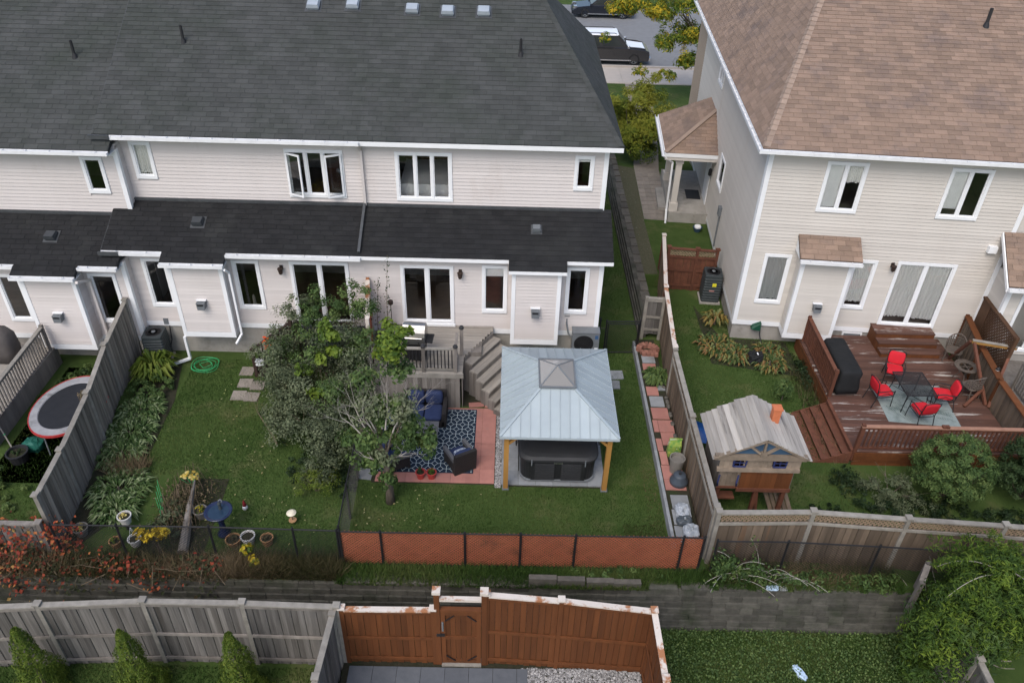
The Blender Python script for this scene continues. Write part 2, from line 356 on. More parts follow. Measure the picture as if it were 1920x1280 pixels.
def window(parent, axis, pos, a0, a1, z0, z1, cols=1, name='window', glass=None, drape=None, fw=.075, seam=None, mull=.07, open_leaf=False):
    """white frame standing proud of the siding, glass set back, blind or curtain behind it"""
    def P(a, z, d): return (a, pos - d, z) if axis == 'F' else ((pos - d, a, z) if axis == 'L' else (pos + d, a, z))
    def B(mb, p, q): mb.box([min(p[k], q[k]) for k in range(3)], [max(p[k], q[k]) for k in range(3)])
    fr = MB()
    B(fr, P(a0 - .02, z1 - fw, -.06), P(a1 + .02, z1 + .02, .055)); B(fr, P(a0 - .02, z0 - .03, -.06), P(a1 + .02, z0 + fw, .06))
    B(fr, P(a0 - .02, z0 + fw, -.06), P(a0 + fw, z1 - fw, .053)); B(fr, P(a1 - fw, z0 + fw, -.06), P(a1 + .02, z1 - fw, .053))
    w = (a1 - a0 - 2 * fw) / cols
    for i in range(1, cols):
        x = a0 + fw + w * i; B(fr, P(x - mull / 2, z0 + fw, -.05), P(x + mull / 2, z1 - fw, .045))
    f = obj(name, fr, WHITE, parent)
    for i in range(cols):
        x0 = a0 + fw + w * i + (mull / 2 if i else 0); x1 = a0 + fw + w * (i + 1) - (mull / 2 if i < cols - 1 else 0)
        sh = MB(); e = .03      # sash around each pane
        B(sh, P(x0, z0 + fw, -.03), P(x0 + e, z1 - fw, .02)); B(sh, P(x1 - e, z0 + fw, -.03), P(x1, z1 - fw, .02))
        B(sh, P(x0 + e, z0 + fw, -.03), P(x1 - e, z0 + fw + e, .02)); B(sh, P(x0 + e, z1 - fw - e, -.03), P(x1 - e, z1 - fw, .02))
        obj('sash', sh, WHITE, f)
        g = MB(); B(g, P(x0 + e * .7, z0 + fw + e * .7, -.012), P(x1 - e * .7, z1 - fw - e * .7, -.006)); obj('pane', g, glass or GLASS, f)
        dr = drape[i] if drape else None
        if dr:
            kind, f0 = dr     # ('blind', fraction covered from the top) or ('curtain', fraction)
            zb = z1 - fw - (z1 - z0 - 2 * fw) * f0
            c = MB(); n = 28 if kind == 'curtain' else 2; vs = []
            for k in range(n + 1):
                x = x0 + (x1 - x0) * k / n; d = -.055 + (.020 * math.sin(k * 1.7 + i) + rnd.uniform(-.008, .008) if kind == 'curtain' else 0)
                vs += [P(x, zb + (rnd.uniform(-.03, .03) if kind == 'curtain' else 0), d), P(x, z1 - .03, d)]
            c.add(vs, [(2 * k, 2 * k + 2, 2 * k + 3, 2 * k + 1) for k in range(n)])
            obj(kind, c, CURT if kind == 'curtain' else BLIND, f, smooth=True)
    return f
def shingles(roof, org, u, v, poly, m, limit, cw=.40, ch=.18, lift=.014):
    """courses of tabs on a roof plane: org + u*s + v*t inside the convex polygon; the nearest whole tabs are pieces"""
    u = Vector(u).normalized(); v = Vector(v).normalized(); nrm = u.cross(v).normalized(); org = Vector(org)
    ss = [p[0] for p in poly]; ts = [p[1] for p in poly]; full = []; rest = MB(); j = 0; t = min(ts)
    while t < max(ts) - .01:
        s = min(ss) - cw + (j * .5 % 1) * cw + rnd.uniform(-.06, .06)
        while s < max(ss):
            c = clip_poly([(s + .004, t), (s + cw - .004, t), (s + cw - .004, t + ch), (s + .004, t + ch)], poly)
            if c:
                mid = org + u * (s + cw / 2) + v * (t + ch / 2)
                if area(c) > .97 * (cw - .008) * ch: full.append((mid, s, t))
                elif area(c) > .001: rest_tab(rest, org, u, v, nrm, c, t, ch, lift)
            s += cw
        t += ch; j += 1
    C = Vector((0, 0, CAMZ)); wm = FR.get(roof, Matrix.Identity(4))
    full.sort(key=lambda q: (wm @ q[0] - C).length)
    key = ('tab', cw, ch, m.name)
    if key not in CACHE:
        b = MB(); w = cw / 2 - .004; h = ch / 2
        b.hexa([(-w, -h, -.002), (w, -h, -.002), (w, h + .02, -.002), (-w, h + .02, -.002)], [(-w, -h, lift), (w, -h, lift), (w, h + .02, .001), (-w, h + .02, .001)])
        CACHE[key] = b.mesh('shingle'); CACHE[key].materials.append(m)
    rm = Matrix((u, v, nrm)).transposed().to_4x4()
    for k, (mid, s, t) in enumerate(full):
        if k < limit:
            o = bpy.data.objects.new('shingle', CACHE[key]); mx = rm.copy(); mx.translation = mid; o.matrix_basis = mx; link(o, roof)
        else: rest_tab(rest, org, u, v, nrm, [(s + .004, t), (s + cw - .004, t), (s + cw - .004, t + ch), (s + .004, t + ch)], t, ch, lift)
    if rest.f: obj('shingle_field', rest, m, roof, kind='stuff')
def rest_tab(b, org, u, v, nrm, c, t, ch, lift):
    n = len(c); top = []; bot = []
    for (s, q) in c:
        p = org + u * s + v * q; top.append(p + nrm * (lift * (1 - .93 * (q - t) / ch))); bot.append(p - nrm * .002)
    b.add(bot + top, [tuple(range(n, 2 * n))] + [(i, (i + 1) % n, n + (i + 1) % n, n + i) for i in range(n)], rnd.uniform(.01, 1))
FR = {}
def gutter(parent, x0, x1, y, z, m=GUTTER, d=.12, h=.10):
    """open trough along x, hung in front of y, its lip at height z, with strap hangers"""
    b = MB()
    b.box((x0, y - d, z - h), (x1, y - d + .012, z)).box((x0, y - d + .012, z - h), (x1, y, z - h + .012)).box((x0, y - .012, z - h + .012), (x1, y, z - .005))
    b.box((x0, y - d + .012, z - h + .012), (x0 + .012, y - .012, z - .01)).box((x1 - .012, y - d + .012, z - h + .012), (x1, y - .012, z - .01))
    g = obj('gutter', b, m, parent); n = max(2, int((x1 - x0) / .62))
    for i in range(n):
        x = x0 + (x1 - x0) * (i + .5) / n; pbox('hanger', g, (x - .012, y - d - .004, z - .012), (x + .012, y - .002, z + .006), m)
    return g
def roof_vent(parent, x, y, z, pitch, m=VENTM, s=.36):
    """square slope-mounted ventilator with hooded cap on a flashing plate"""
    mx = Matrix.Translation((x, y, z)) @ Matrix.Rotation(math.atan(pitch), 4, 'X')
    b = MB().hexa([(-s / 2, -s / 2, 0), (s / 2, -s / 2, 0), (s / 2, s / 2, 0), (-s / 2, s / 2, 0)], [(-s / 2.3, -s / 2.3, .20), (s / 2.3, -s / 2.3, .20), (s / 2.3, s / 2.3, .10), (-s / 2.3, s / 2.3, .10)])
    b.hexa([(-s / 1.8, -s / 1.8, .10), (s / 1.8, -s / 1.8, .10), (s / 1.8, s / 1.8, .06), (-s / 1.8, s / 1.8, .06)], [(-s / 2.2, -s / 2.2, .205), (s / 2.2, -s / 2.2, .205), (s / 2.2, s / 2.2, .13), (-s / 2.2, s / 2.2, .13)])
    o = obj('roof_vent', b, m, parent, mx=mx)
    f = MB().box((-s / 1.4, -s / 1.35, .012), (s / 1.4, s / 1.4, .02)); obj('vent_flashing', f, FLASH, o, mx=mx); return o
def vent_pipe(parent, x, y, z, h=.5, r=.045):
    b = MB().lathe([(r, -.1), (r, h), (r * .75, h), (r * .75, h - .1)], (x, y, z), 12).lathe([(r * 2.2, -.06), (r * 1.15, .12)], (x, y, z), 12)
    return obj('vent_pipe', b, BLACKP, parent)
def wall_lamp(parent, x, y, z):
    b = MB().box((x - .05, y - .03, z - .08), (x + .05, y, z + .08)).tube([(x, y - .03, z + .05), (x, y - .1, z + .10), (x, y - .15, z + .05)], .012).lathe([(.02, .08), (.09, .06), (.075, -.02), (.06, -.12), (.03, -.15)], (x, y - .15, z - .02), 10)
    return obj('wall_lamp', b, DKWOOD, parent)
def wall_vent(parent, x, y, z):
    b = MB().hexa([(x - .11, y - .22, z - .17), (x + .11, y - .22, z - .17), (x + .11, y, z - .17), (x - .11, y, z - .17)], [(x - .13, y - .20, z + .06), (x + .13, y - .20, z + .06), (x + .13, y, z + .06), (x - .13, y, z + .06)])
    o = obj('fireplace_vent', b, GREYMET, parent)
    obj('vent_hood', MB().box((x - .15, y - .10, z + .085), (x + .15, y, z + .105)).box((x - .15, y - .02, z + .06), (x + .15, y, z + .085)), WHITE, o)
    obj('louvre', MB().box((x - .09, y - .226, z - .02), (x + .09, y - .21, z + .03)), BLACK, o); return o

# ---------------------------------------------------------------- ground, street, paths
def gh(x, y):
    if y < 12.03: return -1.2
    if y >= 38: return .45
    if y > 36: return .45 * (y - 36) / 2
    return .45 if (x > 4.9 and y > 25.8) else 0.
gx = [-400, -120, -40, -24, -18, -14, -10, -6, -2, 2, 4.84, 4.94, 7, 10, 14, 18, 24, 40, 120, 400]
gy = [-300, -60, -10, 2, 6, 9, 11, 11.98, 12.06, 14, 16, 18, 20, 22, 24, 25.74, 25.84, 28, 32, 35.95, 37, 38.05, 44, 52, 66, 90, 150, 500]
gm = MB(); nx = len(gx)
gm.add([(x, y, gh(x, y)) for y in gy for x in gx], [(j * nx + i, j * nx + i + 1, (j + 1) * nx + i + 1, (j + 1) * nx + i) for j in range(len(gy) - 1) for i in range(nx - 1)])
structure('ground', gm, LAWN)
structure('street', MB().box((-80, 51.3, .3), (80, 67, .456)), ASPH)
kb = MB().box((-80, 51.1, .3), (80, 51.3, .56)); structure('kerb', kb, WALK)
sw = structure('sidewalk', MB().box((-80, 48, .3), (80, 51.1, .468)), WALK)
for i in range(18):
    x = -14 + i * 1.6; pbox('slab', sw, (x + .006, 48.1, .46), (x + 1.594, 51.0, .486), WALK)
wk = structure('side_path', MB().prism([(5.8, 30.4, .4), (6.95, 30.3, .4), (7.15, 35.5, .4), (8.0, 42, .4), (8.2, 48, .4), (6.9, 48, .4), (6.7, 42, .4), (6.0, 35.8, .4)], (0, 0, .055)), PAVT)
structure('mulch', MB().prism([(4.95, 25.9, .4), (5.75, 25.9, .4), (5.78, 30.4, .4), (5.98, 35.6, .4), (5.0, 36, .4)], (0, 0, .058)), mat('leaf_mulch', (.10, .092, .06), (.055, .06, .03), rough=1, scale=9, bump=.8, stain=(.20, .19, .15), stain_scale=9, stain_cut=(.6, .66)))
for j in range(11):
    for i in range(4):
        x = 5.82 + i * .285 + j * .015; y = 30.45 + j * .42
        pbox('flagstone', wk, (x, y, .44), (x + .275, y + .385, .468 + rnd.uniform(0, .006)), PAVT, jit=.004)

# ---------------------------------------------------------------- dark-roofed townhouses (world coordinates, facade along x)
SP, MP = .49, .583                       # pitches of the lean-to and of the main roof
def townhouse(label, x0, x1, dy, dz, lower, upper, doors, bumps, lamps, gut, rx0, rx1, hip=False, quota=(180, 110)):
    YL, YU = 21 + dy, 22.4 + dy
    T = thing('townhouse', label, 'house', ((x0 + x1) / 2, YL, 0), local=False)
    Z = lambda z: z + dz
    holesL = [(a, b, Z(c), Z(d)) for a, b, c, d, *_ in lower] + [(a, b, Z(c), Z(d)) for a, b, c, d, *_ in doors]
    holesU = [(a, b, Z(c), Z(d)) for a, b, c, d, *_ in upper]
    obj('foundation', MB().box((x0, YL + .03, -.4), (x1, YL + .4, Z(1.08))), CONC, T)
    wall(T, 'F', YL, x0, x1, Z(1.22), Z(3.92), holesL, SIDING)
    wall(T, 'F', YU, x0, x1, Z(4.5), Z(6.98), holesU, SIDING)
    trimbox(T, 'F', YL, x0, x1, Z(1.04), Z(1.22), -.1, .03, WHITE, 'base_trim')
    trimbox(T, 'F', YU, x0, x1, Z(6.70), Z(6.90), -.05, .035, WHITE, 'frieze_board')
    for a, b, c, d, cols, dr in lower: window(T, 'F', YL, a, b, Z(c), Z(d), cols, drape=dr)
    for a, b, c, d, cols, dr in upper: window(T, 'F', YU, a, b, Z(c), Z(d), cols, drape=dr)
    for a, b, c, d, cols, dr in doors:
        f = window(T, 'F', YL, a, b, Z(c), Z(d), cols, name='patio_door', drape=dr, fw=.07, mull=.10)
        obj('threshold', MB().box((a - .05, YL - .09, Z(c) - .13), (b + .05, YL + .02, Z(c) - .03)), WHITE, f)
    # rooms behind the windows, rear and side walls
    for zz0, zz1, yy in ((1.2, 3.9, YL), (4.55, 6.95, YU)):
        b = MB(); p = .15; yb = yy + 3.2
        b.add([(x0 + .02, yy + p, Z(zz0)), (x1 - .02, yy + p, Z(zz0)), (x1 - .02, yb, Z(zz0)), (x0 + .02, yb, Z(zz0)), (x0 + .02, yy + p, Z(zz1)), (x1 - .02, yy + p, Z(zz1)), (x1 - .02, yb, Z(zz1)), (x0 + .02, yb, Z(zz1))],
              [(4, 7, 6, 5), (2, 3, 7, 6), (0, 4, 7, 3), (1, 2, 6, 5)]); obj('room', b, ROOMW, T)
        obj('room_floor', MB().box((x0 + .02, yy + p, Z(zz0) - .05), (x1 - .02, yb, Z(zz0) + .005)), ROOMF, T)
    obj('shell', MB().box((x0, 33.2, 0), (x1, 33.35, Z(7))).box((x0, YU, 0), (x0 + .05, 33.2, Z(7.05))).box((x1 - .05, YU, 0), (x1, 33.2, Z(7.05))), SIDING, T)
    # main roof
    oy, oz, rise = 22 + dy, Z(7.02), 5.8
    rt = thing_roof = None
    top1 = rx1 - (2.69 if hip else 0)
    deck = MB(); e = -.02
    A = [(rx0, oy, oz + e), (rx1, oy, oz + e), (top1, oy + rise, oz + e + MP * rise), (rx0, oy + rise, oz + e + MP * rise)]
    Bk = [(rx0, oy + rise, oz + e + MP * rise), (top1, oy + rise, oz + e + MP * rise), (rx1, oy + 2 * rise, oz + e), (rx0, oy + 2 * rise, oz + e)]
    deck.prism(A, (0, 0, -.10)).prism(Bk, (0, 0, -.10))
    if hip: deck.prism([A[1], (rx1, oy + 2 * rise, oz + e), A[2]], (0, 0, -.10))
    roof = obj('roof', deck, DECKM, T)
    k = math.sqrt(1 + MP * MP); L = rise * k
    shingles(roof, (0, oy, oz), (1, 0, 0), (0, 1, MP), [(rx0, 0), (rx1, 0), (top1, L), (rx0, L)], SHING, quota[0])
    if hip:
        sp = MP * rise / 2.69; k2 = math.sqrt(1 + sp * sp); L2 = 2.69 * k2
        shingles(roof, (rx1, 0, oz), (0, 1, 0), (-1, 0, sp), [(oy, 0), (oy + 2 * rise, 0), (oy + rise, L2)], SHING, 40)
        for i in range(34):      # hip caps
            t0, t1 = i / 34, (i + 1.25) / 34
            p = Vector((rx1, oy, oz + .01)).lerp(Vector((top1, oy + rise, oz + .01 + MP * rise)), t0); q = Vector((rx1, oy, oz + .012)).lerp(Vector((top1, oy + rise, oz + .012 + MP * rise)), min(t1, 1))
            d = (q - p).normalized(); f1 = Vector((-.17, 0, 0)); f2 = Vector((.07, .10, -.088 * 0 - sp * .07))
            obj('hip_cap', MB().add([p + Vector((0, 0, .03)), p + f1 + Vector((0, 0, .03)), q + f1 * .98 + Vector((0, 0, .012)), q + Vector((0, 0, .012)), p + f2 + Vector((0, 0, .03)), q + f2 * .98 + Vector((0, 0, .012))], [(0, 3, 2, 1), (0, 4, 5, 3)]), SHING, roof)
    trimbox(T, 'F', oy, rx0, rx1, oz - .16, oz - .02, -.025, 0.004, WHITE, 'fascia')
    obj('soffit', MB().box((rx0, oy + .03, oz - .15), (rx1, YU + .1, oz - .13)), WHITE, T)
    if hip:
        trimbox(T, 'R', rx1, oy, oy + 11.6, oz - .16, oz - .02, -.025, .004, WHITE, 'side_fascia')
        obj('side_soffit', MB().box((x1 - .1, YU + .1, oz - .15), (rx1 - .03, 33.4, oz - .13)), WHITE, T)
    # lean-to roof
    sy, sz, run = 20.65 + dy, Z(3.97), 1.75
    lx1 = rx1 if not hip else 3.22
    lx0 = rx0
    lean = MB().prism([(lx0, sy, sz - .02), (lx1, sy, sz - .02), (lx1, sy + run, sz - .02 + SP * run), (lx0, sy + run, sz - .02 + SP * run)], (0, 0, -.09))
    for a, b in bumps: lean.prism([(a, sy - .35, sz - .02 - SP * .35), (b, sy - .35, sz - .02 - SP * .35), (b, sy + .1, sz - .022 + SP * .1), (a, sy + .1, sz - .022 + SP * .1)], (0, 0, -.09))
    lr = obj('lean_to_roof', lean, DECKM, T); ks = math.sqrt(1 + SP * SP)
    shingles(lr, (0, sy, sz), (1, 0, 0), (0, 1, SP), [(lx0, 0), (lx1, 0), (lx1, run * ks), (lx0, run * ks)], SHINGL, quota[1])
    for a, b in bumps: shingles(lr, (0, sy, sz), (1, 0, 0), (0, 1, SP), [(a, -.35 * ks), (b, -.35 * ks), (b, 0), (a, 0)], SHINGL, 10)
    obj('step_flashing', MB().box((x0, YU - .09, sz + SP * run - .04), (x1, YU - .025, sz + SP * run + .05)), FLASH, lr)
    # eaves of the lean-to between the boxed-out bays
    cuts = [lx0] + [q for ab in bumps for q in ab] + [lx1]
    segs = [(cuts[i], cuts[i + 1]) for i in range(0, len(cuts), 2)]
    for a, b in segs:
        trimbox(T, 'F', sy, a, b, sz - .13, sz - .015, -.02, .004, WHITE, 'fascia')
        obj('soffit', MB().box((a, sy + .02, sz - .13), (b, YL + .02, sz - .115)), WHITE, T)
        if gut: gutter(T, a, b, sy - .005, sz - .015)
    for a, b in bumps:
        zb = sz - SP * .35
        trimbox(T, 'F', sy - .35, a, b, zb - .12, zb - .015, -.02, .004, WHITE, 'fascia')
        obj('soffit', MB().box((a, sy - .33, zb - .12), (b, sy + .02, zb - .105)), WHITE, T)
        if gut: gutter(T, a, b, sy - .355, zb - .015)
        c, d = a + .13, b - .17
        yb = YL - .5
        bw = wall(T, 'F', yb, c, d, Z(1.2), Z(3.72), (), SIDING, name='bay_wall')
        wall(T, 'R', d, yb, YL, Z(1.2), Z(3.72), (), SIDING, thick=.1, name='bay_side'); wall(T, 'L', c, yb, YL, Z(1.2), Z(3.72), (), SIDING, thick=.1, name='bay_side')
        obj('bay_floor', MB().box((c, yb + .01, Z(1.06)), (d, YL, Z(1.12))), WHITE, T)
        for xa, xb in ((c - .03, c + .09), (d - .09, d + .03)): trimbox(T, 'F', yb, xa, xb, Z(1.0), Z(3.72), -.09, .035, WHITE, 'corner_trim')
        trimbox(T, 'F', yb, c + .09, d - .09, Z(1.0), Z(1.18), -.03, .03, WHITE, 'base_trim')
        trimbox(T, 'R', d, yb + .09, YL, Z(1.0), Z(1.18), -.03, .03, WHITE, 'base_trim')
        wall_vent(T, (c + d) / 2, yb - .02, Z(2.32))
    for lx in lamps: wall_lamp(T, lx, YL - .02, Z(3.33))
    if gut: gutter(T, rx0 + .55 if dz == 0 else rx0, rx1, oy - .006, oz - .02)
    return T, roof, lr

BL = ('blind', .22); CU = ('curtain', .92)
hR, roofR, leanR = townhouse('end townhouse with dark roof, white fascia and grey wooden deck at its open patio door', -4.35, 2.95, 0, 0,
    [(-.72, .03, 1.88, 3.56, 1, [BL]), (1.88, 2.55, 1.92, 3.56, 1, [None])],
    [(-3.38, -1.71, 5.02, 6.55, 3, [None, None, None]), (2.0, 2.55, 5.5, 6.57, 1, [('blind', .15)])],
    [(-3.22, -1.63, 1.42, 3.5, 2, [None, None])], [(.08, 1.82)], [-1.40], False, -4.35, 3.34, True, (185, 110))
hM, roofM, leanM = townhouse('middle townhouse with dark roof, open upper casements and green hose below', -11.5, -4.35, 0, 0,
    [(-11.1, -10.38, 1.82, 3.52, 1, [None]), (-8.36, -7.57, 1.81, 3.53, 1, [None])],
    [(-6.66, -4.96, 5.05, 6.55, 3, [None, None, None]), (-11.22, -10.63, 5.53, 6.66, 1, [('curtain', .95)])],
    [(-6.6, -4.84, 1.32, 3.53, 2, [None, None])], [(-10.25, -8.36)], [-6.87], True, -12.05, -4.35, False, (185, 110))
hL, roofL, leanL = townhouse('stepped-down townhouse with dark mossy roof beside the trampoline yard', -19.5, -11.5, -.36, -.35,
    [(-15.5, -14.8, 1.74, 3.4, 1, [None]), (-12.66, -11.86, 1.76, 3.51, 1, [None])],
    [(-12.6, -11.99, 5.53, 6.65, 1, [None])], [(-18.4, -16.8, 1.42, 3.5, 2, [None, None])], [(-14.57, -12.68)], [], True, -19.5, -11.52, False, (150, 110))
# right-hand corner of the end unit, step between the units, downspouts
wall(hR, 'R', 2.95, 21, 33.2, 1.22, 3.9, (), SIDING, name='end_wall'); wall(hR, 'R', 2.95, 22.4, 33.2, 3.9, 6.9, (), SIDING, name='end_wall')
obj('end_foundation', MB().box((2.6, 21.03, -.4), (2.93, 33.2, 1.2)), CONC, hR)
for ya, za, zb in ((21, 1.04, 3.92), (22.4, 4.7, 6.9)):
    trimbox(hR, 'F', ya, 2.85, 2.99, za, zb, -.09, .04, WHITE, 'corner_trim')
trimbox(hR, 'R', 3.2, 20.66, 22.4, 3.84, 3.96, -.02, .005, WHITE, 'rake_board')
for ya, za, zb in ((20.64, .69, 3.57), (22.04, 4.4, 6.55)):
    trimbox(hL, 'F', ya, -11.6, -11.47, za, zb, -.09, .04, WHITE, 'corner_trim')
wall(hL, 'R', -11.5, 20.64, 21, .87, 3.6, (), SIDING, thick=.05, name='step_wall'); wall(hL, 'R', -11.5, 22.04, 22.4, 4.3, 6.6, (), SIDING, thick=.05, name='step_wall')
obj('step_flashing', MB().prism([(-12.07, 21.98, 7.0), (-12.07, 27.8, 7.0 + MP * 5.82), (-12.07, 27.8, 6.8 + MP * 5.82), (-12.07, 21.98, 6.8)], (.02, 0, 0)), FLASH, roofM)
obj('step_flashing', MB().prism([(-12.07, 20.63, 3.95), (-12.07, 22.4, 3.95 + SP * 1.77), (-12.07, 22.4, 3.75 + SP * 1.77), (-12.07, 20.63, 3.75)], (.02, 0, 0)), FLASH, leanM)
obj('diverter', MB().box((-12.1, 21.84, 6.93), (-11.5, 21.9, 7.04)), FLASH, roofM); obj('diverter', MB().box((-12.1, 20.5, 3.86), (-11.5, 20.56, 3.97)), FLASH, leanM)
def downspout(T, pts, w=.07, m=WHITE):
    b = MB()
    for p, q in zip(pts, pts[1:]): b.beam(p, q, w, w)
    return obj('downspout', b, m, T)
downspout(hM, [(-4.38, 21.97, 6.92), (-4.38, 22.30, 6.62), (-4.38, 22.30, 4.84)], .075, SIDING)
downspout(hM, [(-4.40, 22.32, 4.90), (-4.40, 20.7, 4.08)], .08, FLASH)
downspout(hM, [(-8.33, 20.22, 3.64), (-8.30, 20.45, 3.4), (-8.30, 20.45, 1.16), (-8.42, 20.15, .98)], .06)
downspout(hM, [(-10.13, 20.42, 1.02), (-10.13, 20.42, .16), (-10.85, 20.05, .06)], .075, WHITE)
downspout(hL, [(-12.62, 19.86, 3.3), (-12.60, 20.5, 3.0), (-12.60, 20.5, .62)], .075, SIDING)
for x, y in ((-6.25, 26.45), (-5.02, 26.5)): roof_vent(roofM, x, y, 7.02 + MP * (y - 22), MP)
for x, y in ((-3.14, 26.4), (-2.02, 26.36), (-.89, 26.38)): roof_vent(roofR, x, y, 7.02 + MP * (y - 22), MP)
roof_vent(leanM, -9.37, 21.62, 3.97 + SP * .97, SP, VENTD, .3); roof_vent(leanR, .9, 21.66, 3.97 + SP * 1.01, SP, GREYMET, .24)
roof_vent(leanL, -13.72, 21.2, 3.62 + SP * .91, SP, VENTD, .3)
vent_pipe(roofM, -10.03, 25.04, 8.79); vent_pipe(roofR, .29, 24.9, 8.71); vent_pipe(roofL, -13.26, 24.59, 8.39)
# open casement leaves of the middle upper window
for hx, ang, s in ((-6.62, -24, 1), (-5.0, 24, -1)):
    mx = Matrix.Translation((hx, 22.33, 0)) @ Matrix.Rotation(R(ang), 4, 'Z'); w = .5 * s
    b = MB()
    for (xa, xb, za, zb) in ((0, .05, 5.12, 6.48), (.45, .5, 5.12, 6.48), (.05, .45, 5.12, 5.17), (.05, .45, 6.43, 6.48)): b.box((min(xa * s, xb * s), -.05, za), (max(xa * s, xb * s), -.01, zb), m=mx)
    lf = obj('open_casement', b, WHITE, hM)
    obj('pane', MB().box((min(.05 * s, .45 * s), -.034, 5.17), (max(.05 * s, .45 * s), -.028, 6.43), m=mx), GLASS, lf)
bd = thing('bed', 'white-covered bed seen through the three-pane upper window', 'bed', (-2.45, 23.75, 4.56))
obj('mattress', MB().box((-.9, -.95, .35), (.9, .95, .78)), BLIND, bd); obj('bed_base', MB().box((-.88, -.92, 0), (.88, .92, .35)), WOODG, bd)
obj('headboard', MB().box((-.95, .95, 0), (.95, 1.02, 1.0)), ROOMF, bd)

# ---------------------------------------------------------------- beige house on the right (own frame, turned 4.3 degrees)
HB = thing('beige_house', 'beige two-storey house with brown shingle roof and red deck', 'house', (7.8, 22.5, 0), R(-4.3))
MHB = Matrix.Translation((7.8, 22.5, 0)) @ Matrix.Rotation(R(-4.3), 4, 'Z')
obj('foundation', MB().box((.02, .03, -.3), (7.9, .4, .62)).box((.03, .4, -.3), (.4, 15, .62)), CONC, HB)
lowH = [(.55, 1.37, 1.57, 3.39), (3.36, 4.09, 1.57, 3.37), (4.75, 6.56, 1.0, 3.4)]; upH = [(1.73, 2.91, 5.02, 6.62), (5.34, 6.53, 5.02, 6.62)]
wall(HB, 'F', 0, 0, 7.86, .80, 6.95, lowH + upH, SIDING2)
sideH = [(9.25, 10.35, 5.62, 6.5), (5.85, 6.9, 2.72, 3.9)]
wall(HB, 'L', 0, 0, 15, .80, 6.95, sideH, SIDING2)
obj('foundation_window', MB().box((3.72, -.03, .28), (4.38, .1, .58)), WHITE, HB); obj('foundation_glass', MB().box((3.77, -.04, .32), (4.33, -.02, .54)), GREYMET, HB)
trimbox(HB, 'F', 0, 0, 7.86, .62, .80, -.1, .03, WHITE, 'base_trim'); trimbox(HB, 'L', 0, 0, 15, .62, .80, -.1, .03, WHITE, 'base_trim')
trimbox(HB, 'F', 0, -.03, .11, .62, 6.95, -.08, .036, WHITE, 'corner_trim'); trimbox(HB, 'L', 0, .08, .2, .62, 6.95, -.08, .036, WHITE, 'corner_trim'); trimbox(HB, 'F', 0, 7.74, 7.88, .62, 6.9, -.08, .036, WHITE, 'corner_trim')
trimbox(HB, 'F', 0, .11, 7.74, 6.72, 6.92, -.05, .03, SIDING2, 'frieze_board')
window(HB, 'F', 0, .55, 1.37, 1.57, 3.39, 1, drape=[('curtain', .98)], glass=GLASSD); window(HB, 'F', 0, 3.36, 4.09, 1.57, 3.37, 1, drape=[CU])
f = window(HB, 'F', 0, 4.75, 6.56, 1.0, 3.4, 2, name='patio_door', drape=[('curtain', .9), ('curtain', .92)], mull=.09)
window(HB, 'F', 0, 1.73, 2.91, 5.02, 6.62, 2, drape=[('blind', .97), ('curtain', .4)]); window(HB, 'F', 0, 5.34, 6.53, 5.02, 6.62, 2, drape=[('blind', .86), None])
window(HB, 'L', 0, 9.25, 10.35, 5.62, 6.5, 2); window(HB, 'L', 0, 5.85, 6.9, 2.72, 3.9, 1)
b = MB()
for z0, z1 in ((.85, 4.3), (4.6, 6.9)):
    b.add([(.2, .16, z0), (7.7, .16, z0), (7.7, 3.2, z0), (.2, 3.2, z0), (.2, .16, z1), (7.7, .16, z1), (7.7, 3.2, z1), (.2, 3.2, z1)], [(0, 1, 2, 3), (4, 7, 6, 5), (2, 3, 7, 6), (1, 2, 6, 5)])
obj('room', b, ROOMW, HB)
obj('rear_wall', MB().box((.1, 17.4, 0), (16, 17.55, 7)), SIDING2, HB); obj('party_wall', MB().box((7.86, .1, 0), (16, .3, 7)), SIDING2, HB)
fb = obj('front_brick', MB().box((-.02, 15.0, 0), (.3, 17.55, 6.95)), BRICKF, HB)
ro = MB(); HP = .5; RZ = 7.06; ex0, ex1, ey0, ey1 = -.35, 16., -.4, 17.95; rr = (ey1 - ey0) / 2; hu = .381 * rr; tz = RZ + HP * rr; sp2 = HP / .381
ro.prism([(ex0, ey0, RZ - .02), (ex1, ey0, RZ - .02), (ex1, ey0 + rr, tz - .02), (ex0 + hu, ey0 + rr, tz - .02)], (0, 0, -.1)).prism([(ex0 + hu, ey0 + rr, tz - .02), (ex1, ey0 + rr, tz - .02), (ex1, ey1, RZ - .02), (ex0, ey1, RZ - .02)], (0, 0, -.1))
ro.prism([(ex0, ey0, RZ - .02), (ex0 + hu, ey0 + rr, tz - .02), (ex0, ey1, RZ - .02)], (0, 0, -.1))
roofH = obj('roof', ro, DECKM2, HB); FR[roofH] = MHB
kk = math.sqrt(1 + HP * HP)
shingles(roofH, (0, ey0, RZ), (1, 0, 0), (0, 1, HP), [(ex0, 0), (11, 0), (11, rr * kk), (ex0 + hu, rr * kk)], SHING2, 250)
k2 = math.sqrt(1 + sp2 * sp2)
shingles(roofH, (ex0, 0, RZ), (0, -1, 0), (1, 0, sp2), [(-ey1, 0), (-ey0, 0), (-ey0 - rr, hu * k2)], SHING2, 50, cw=.36, ch=.2)
n = 48
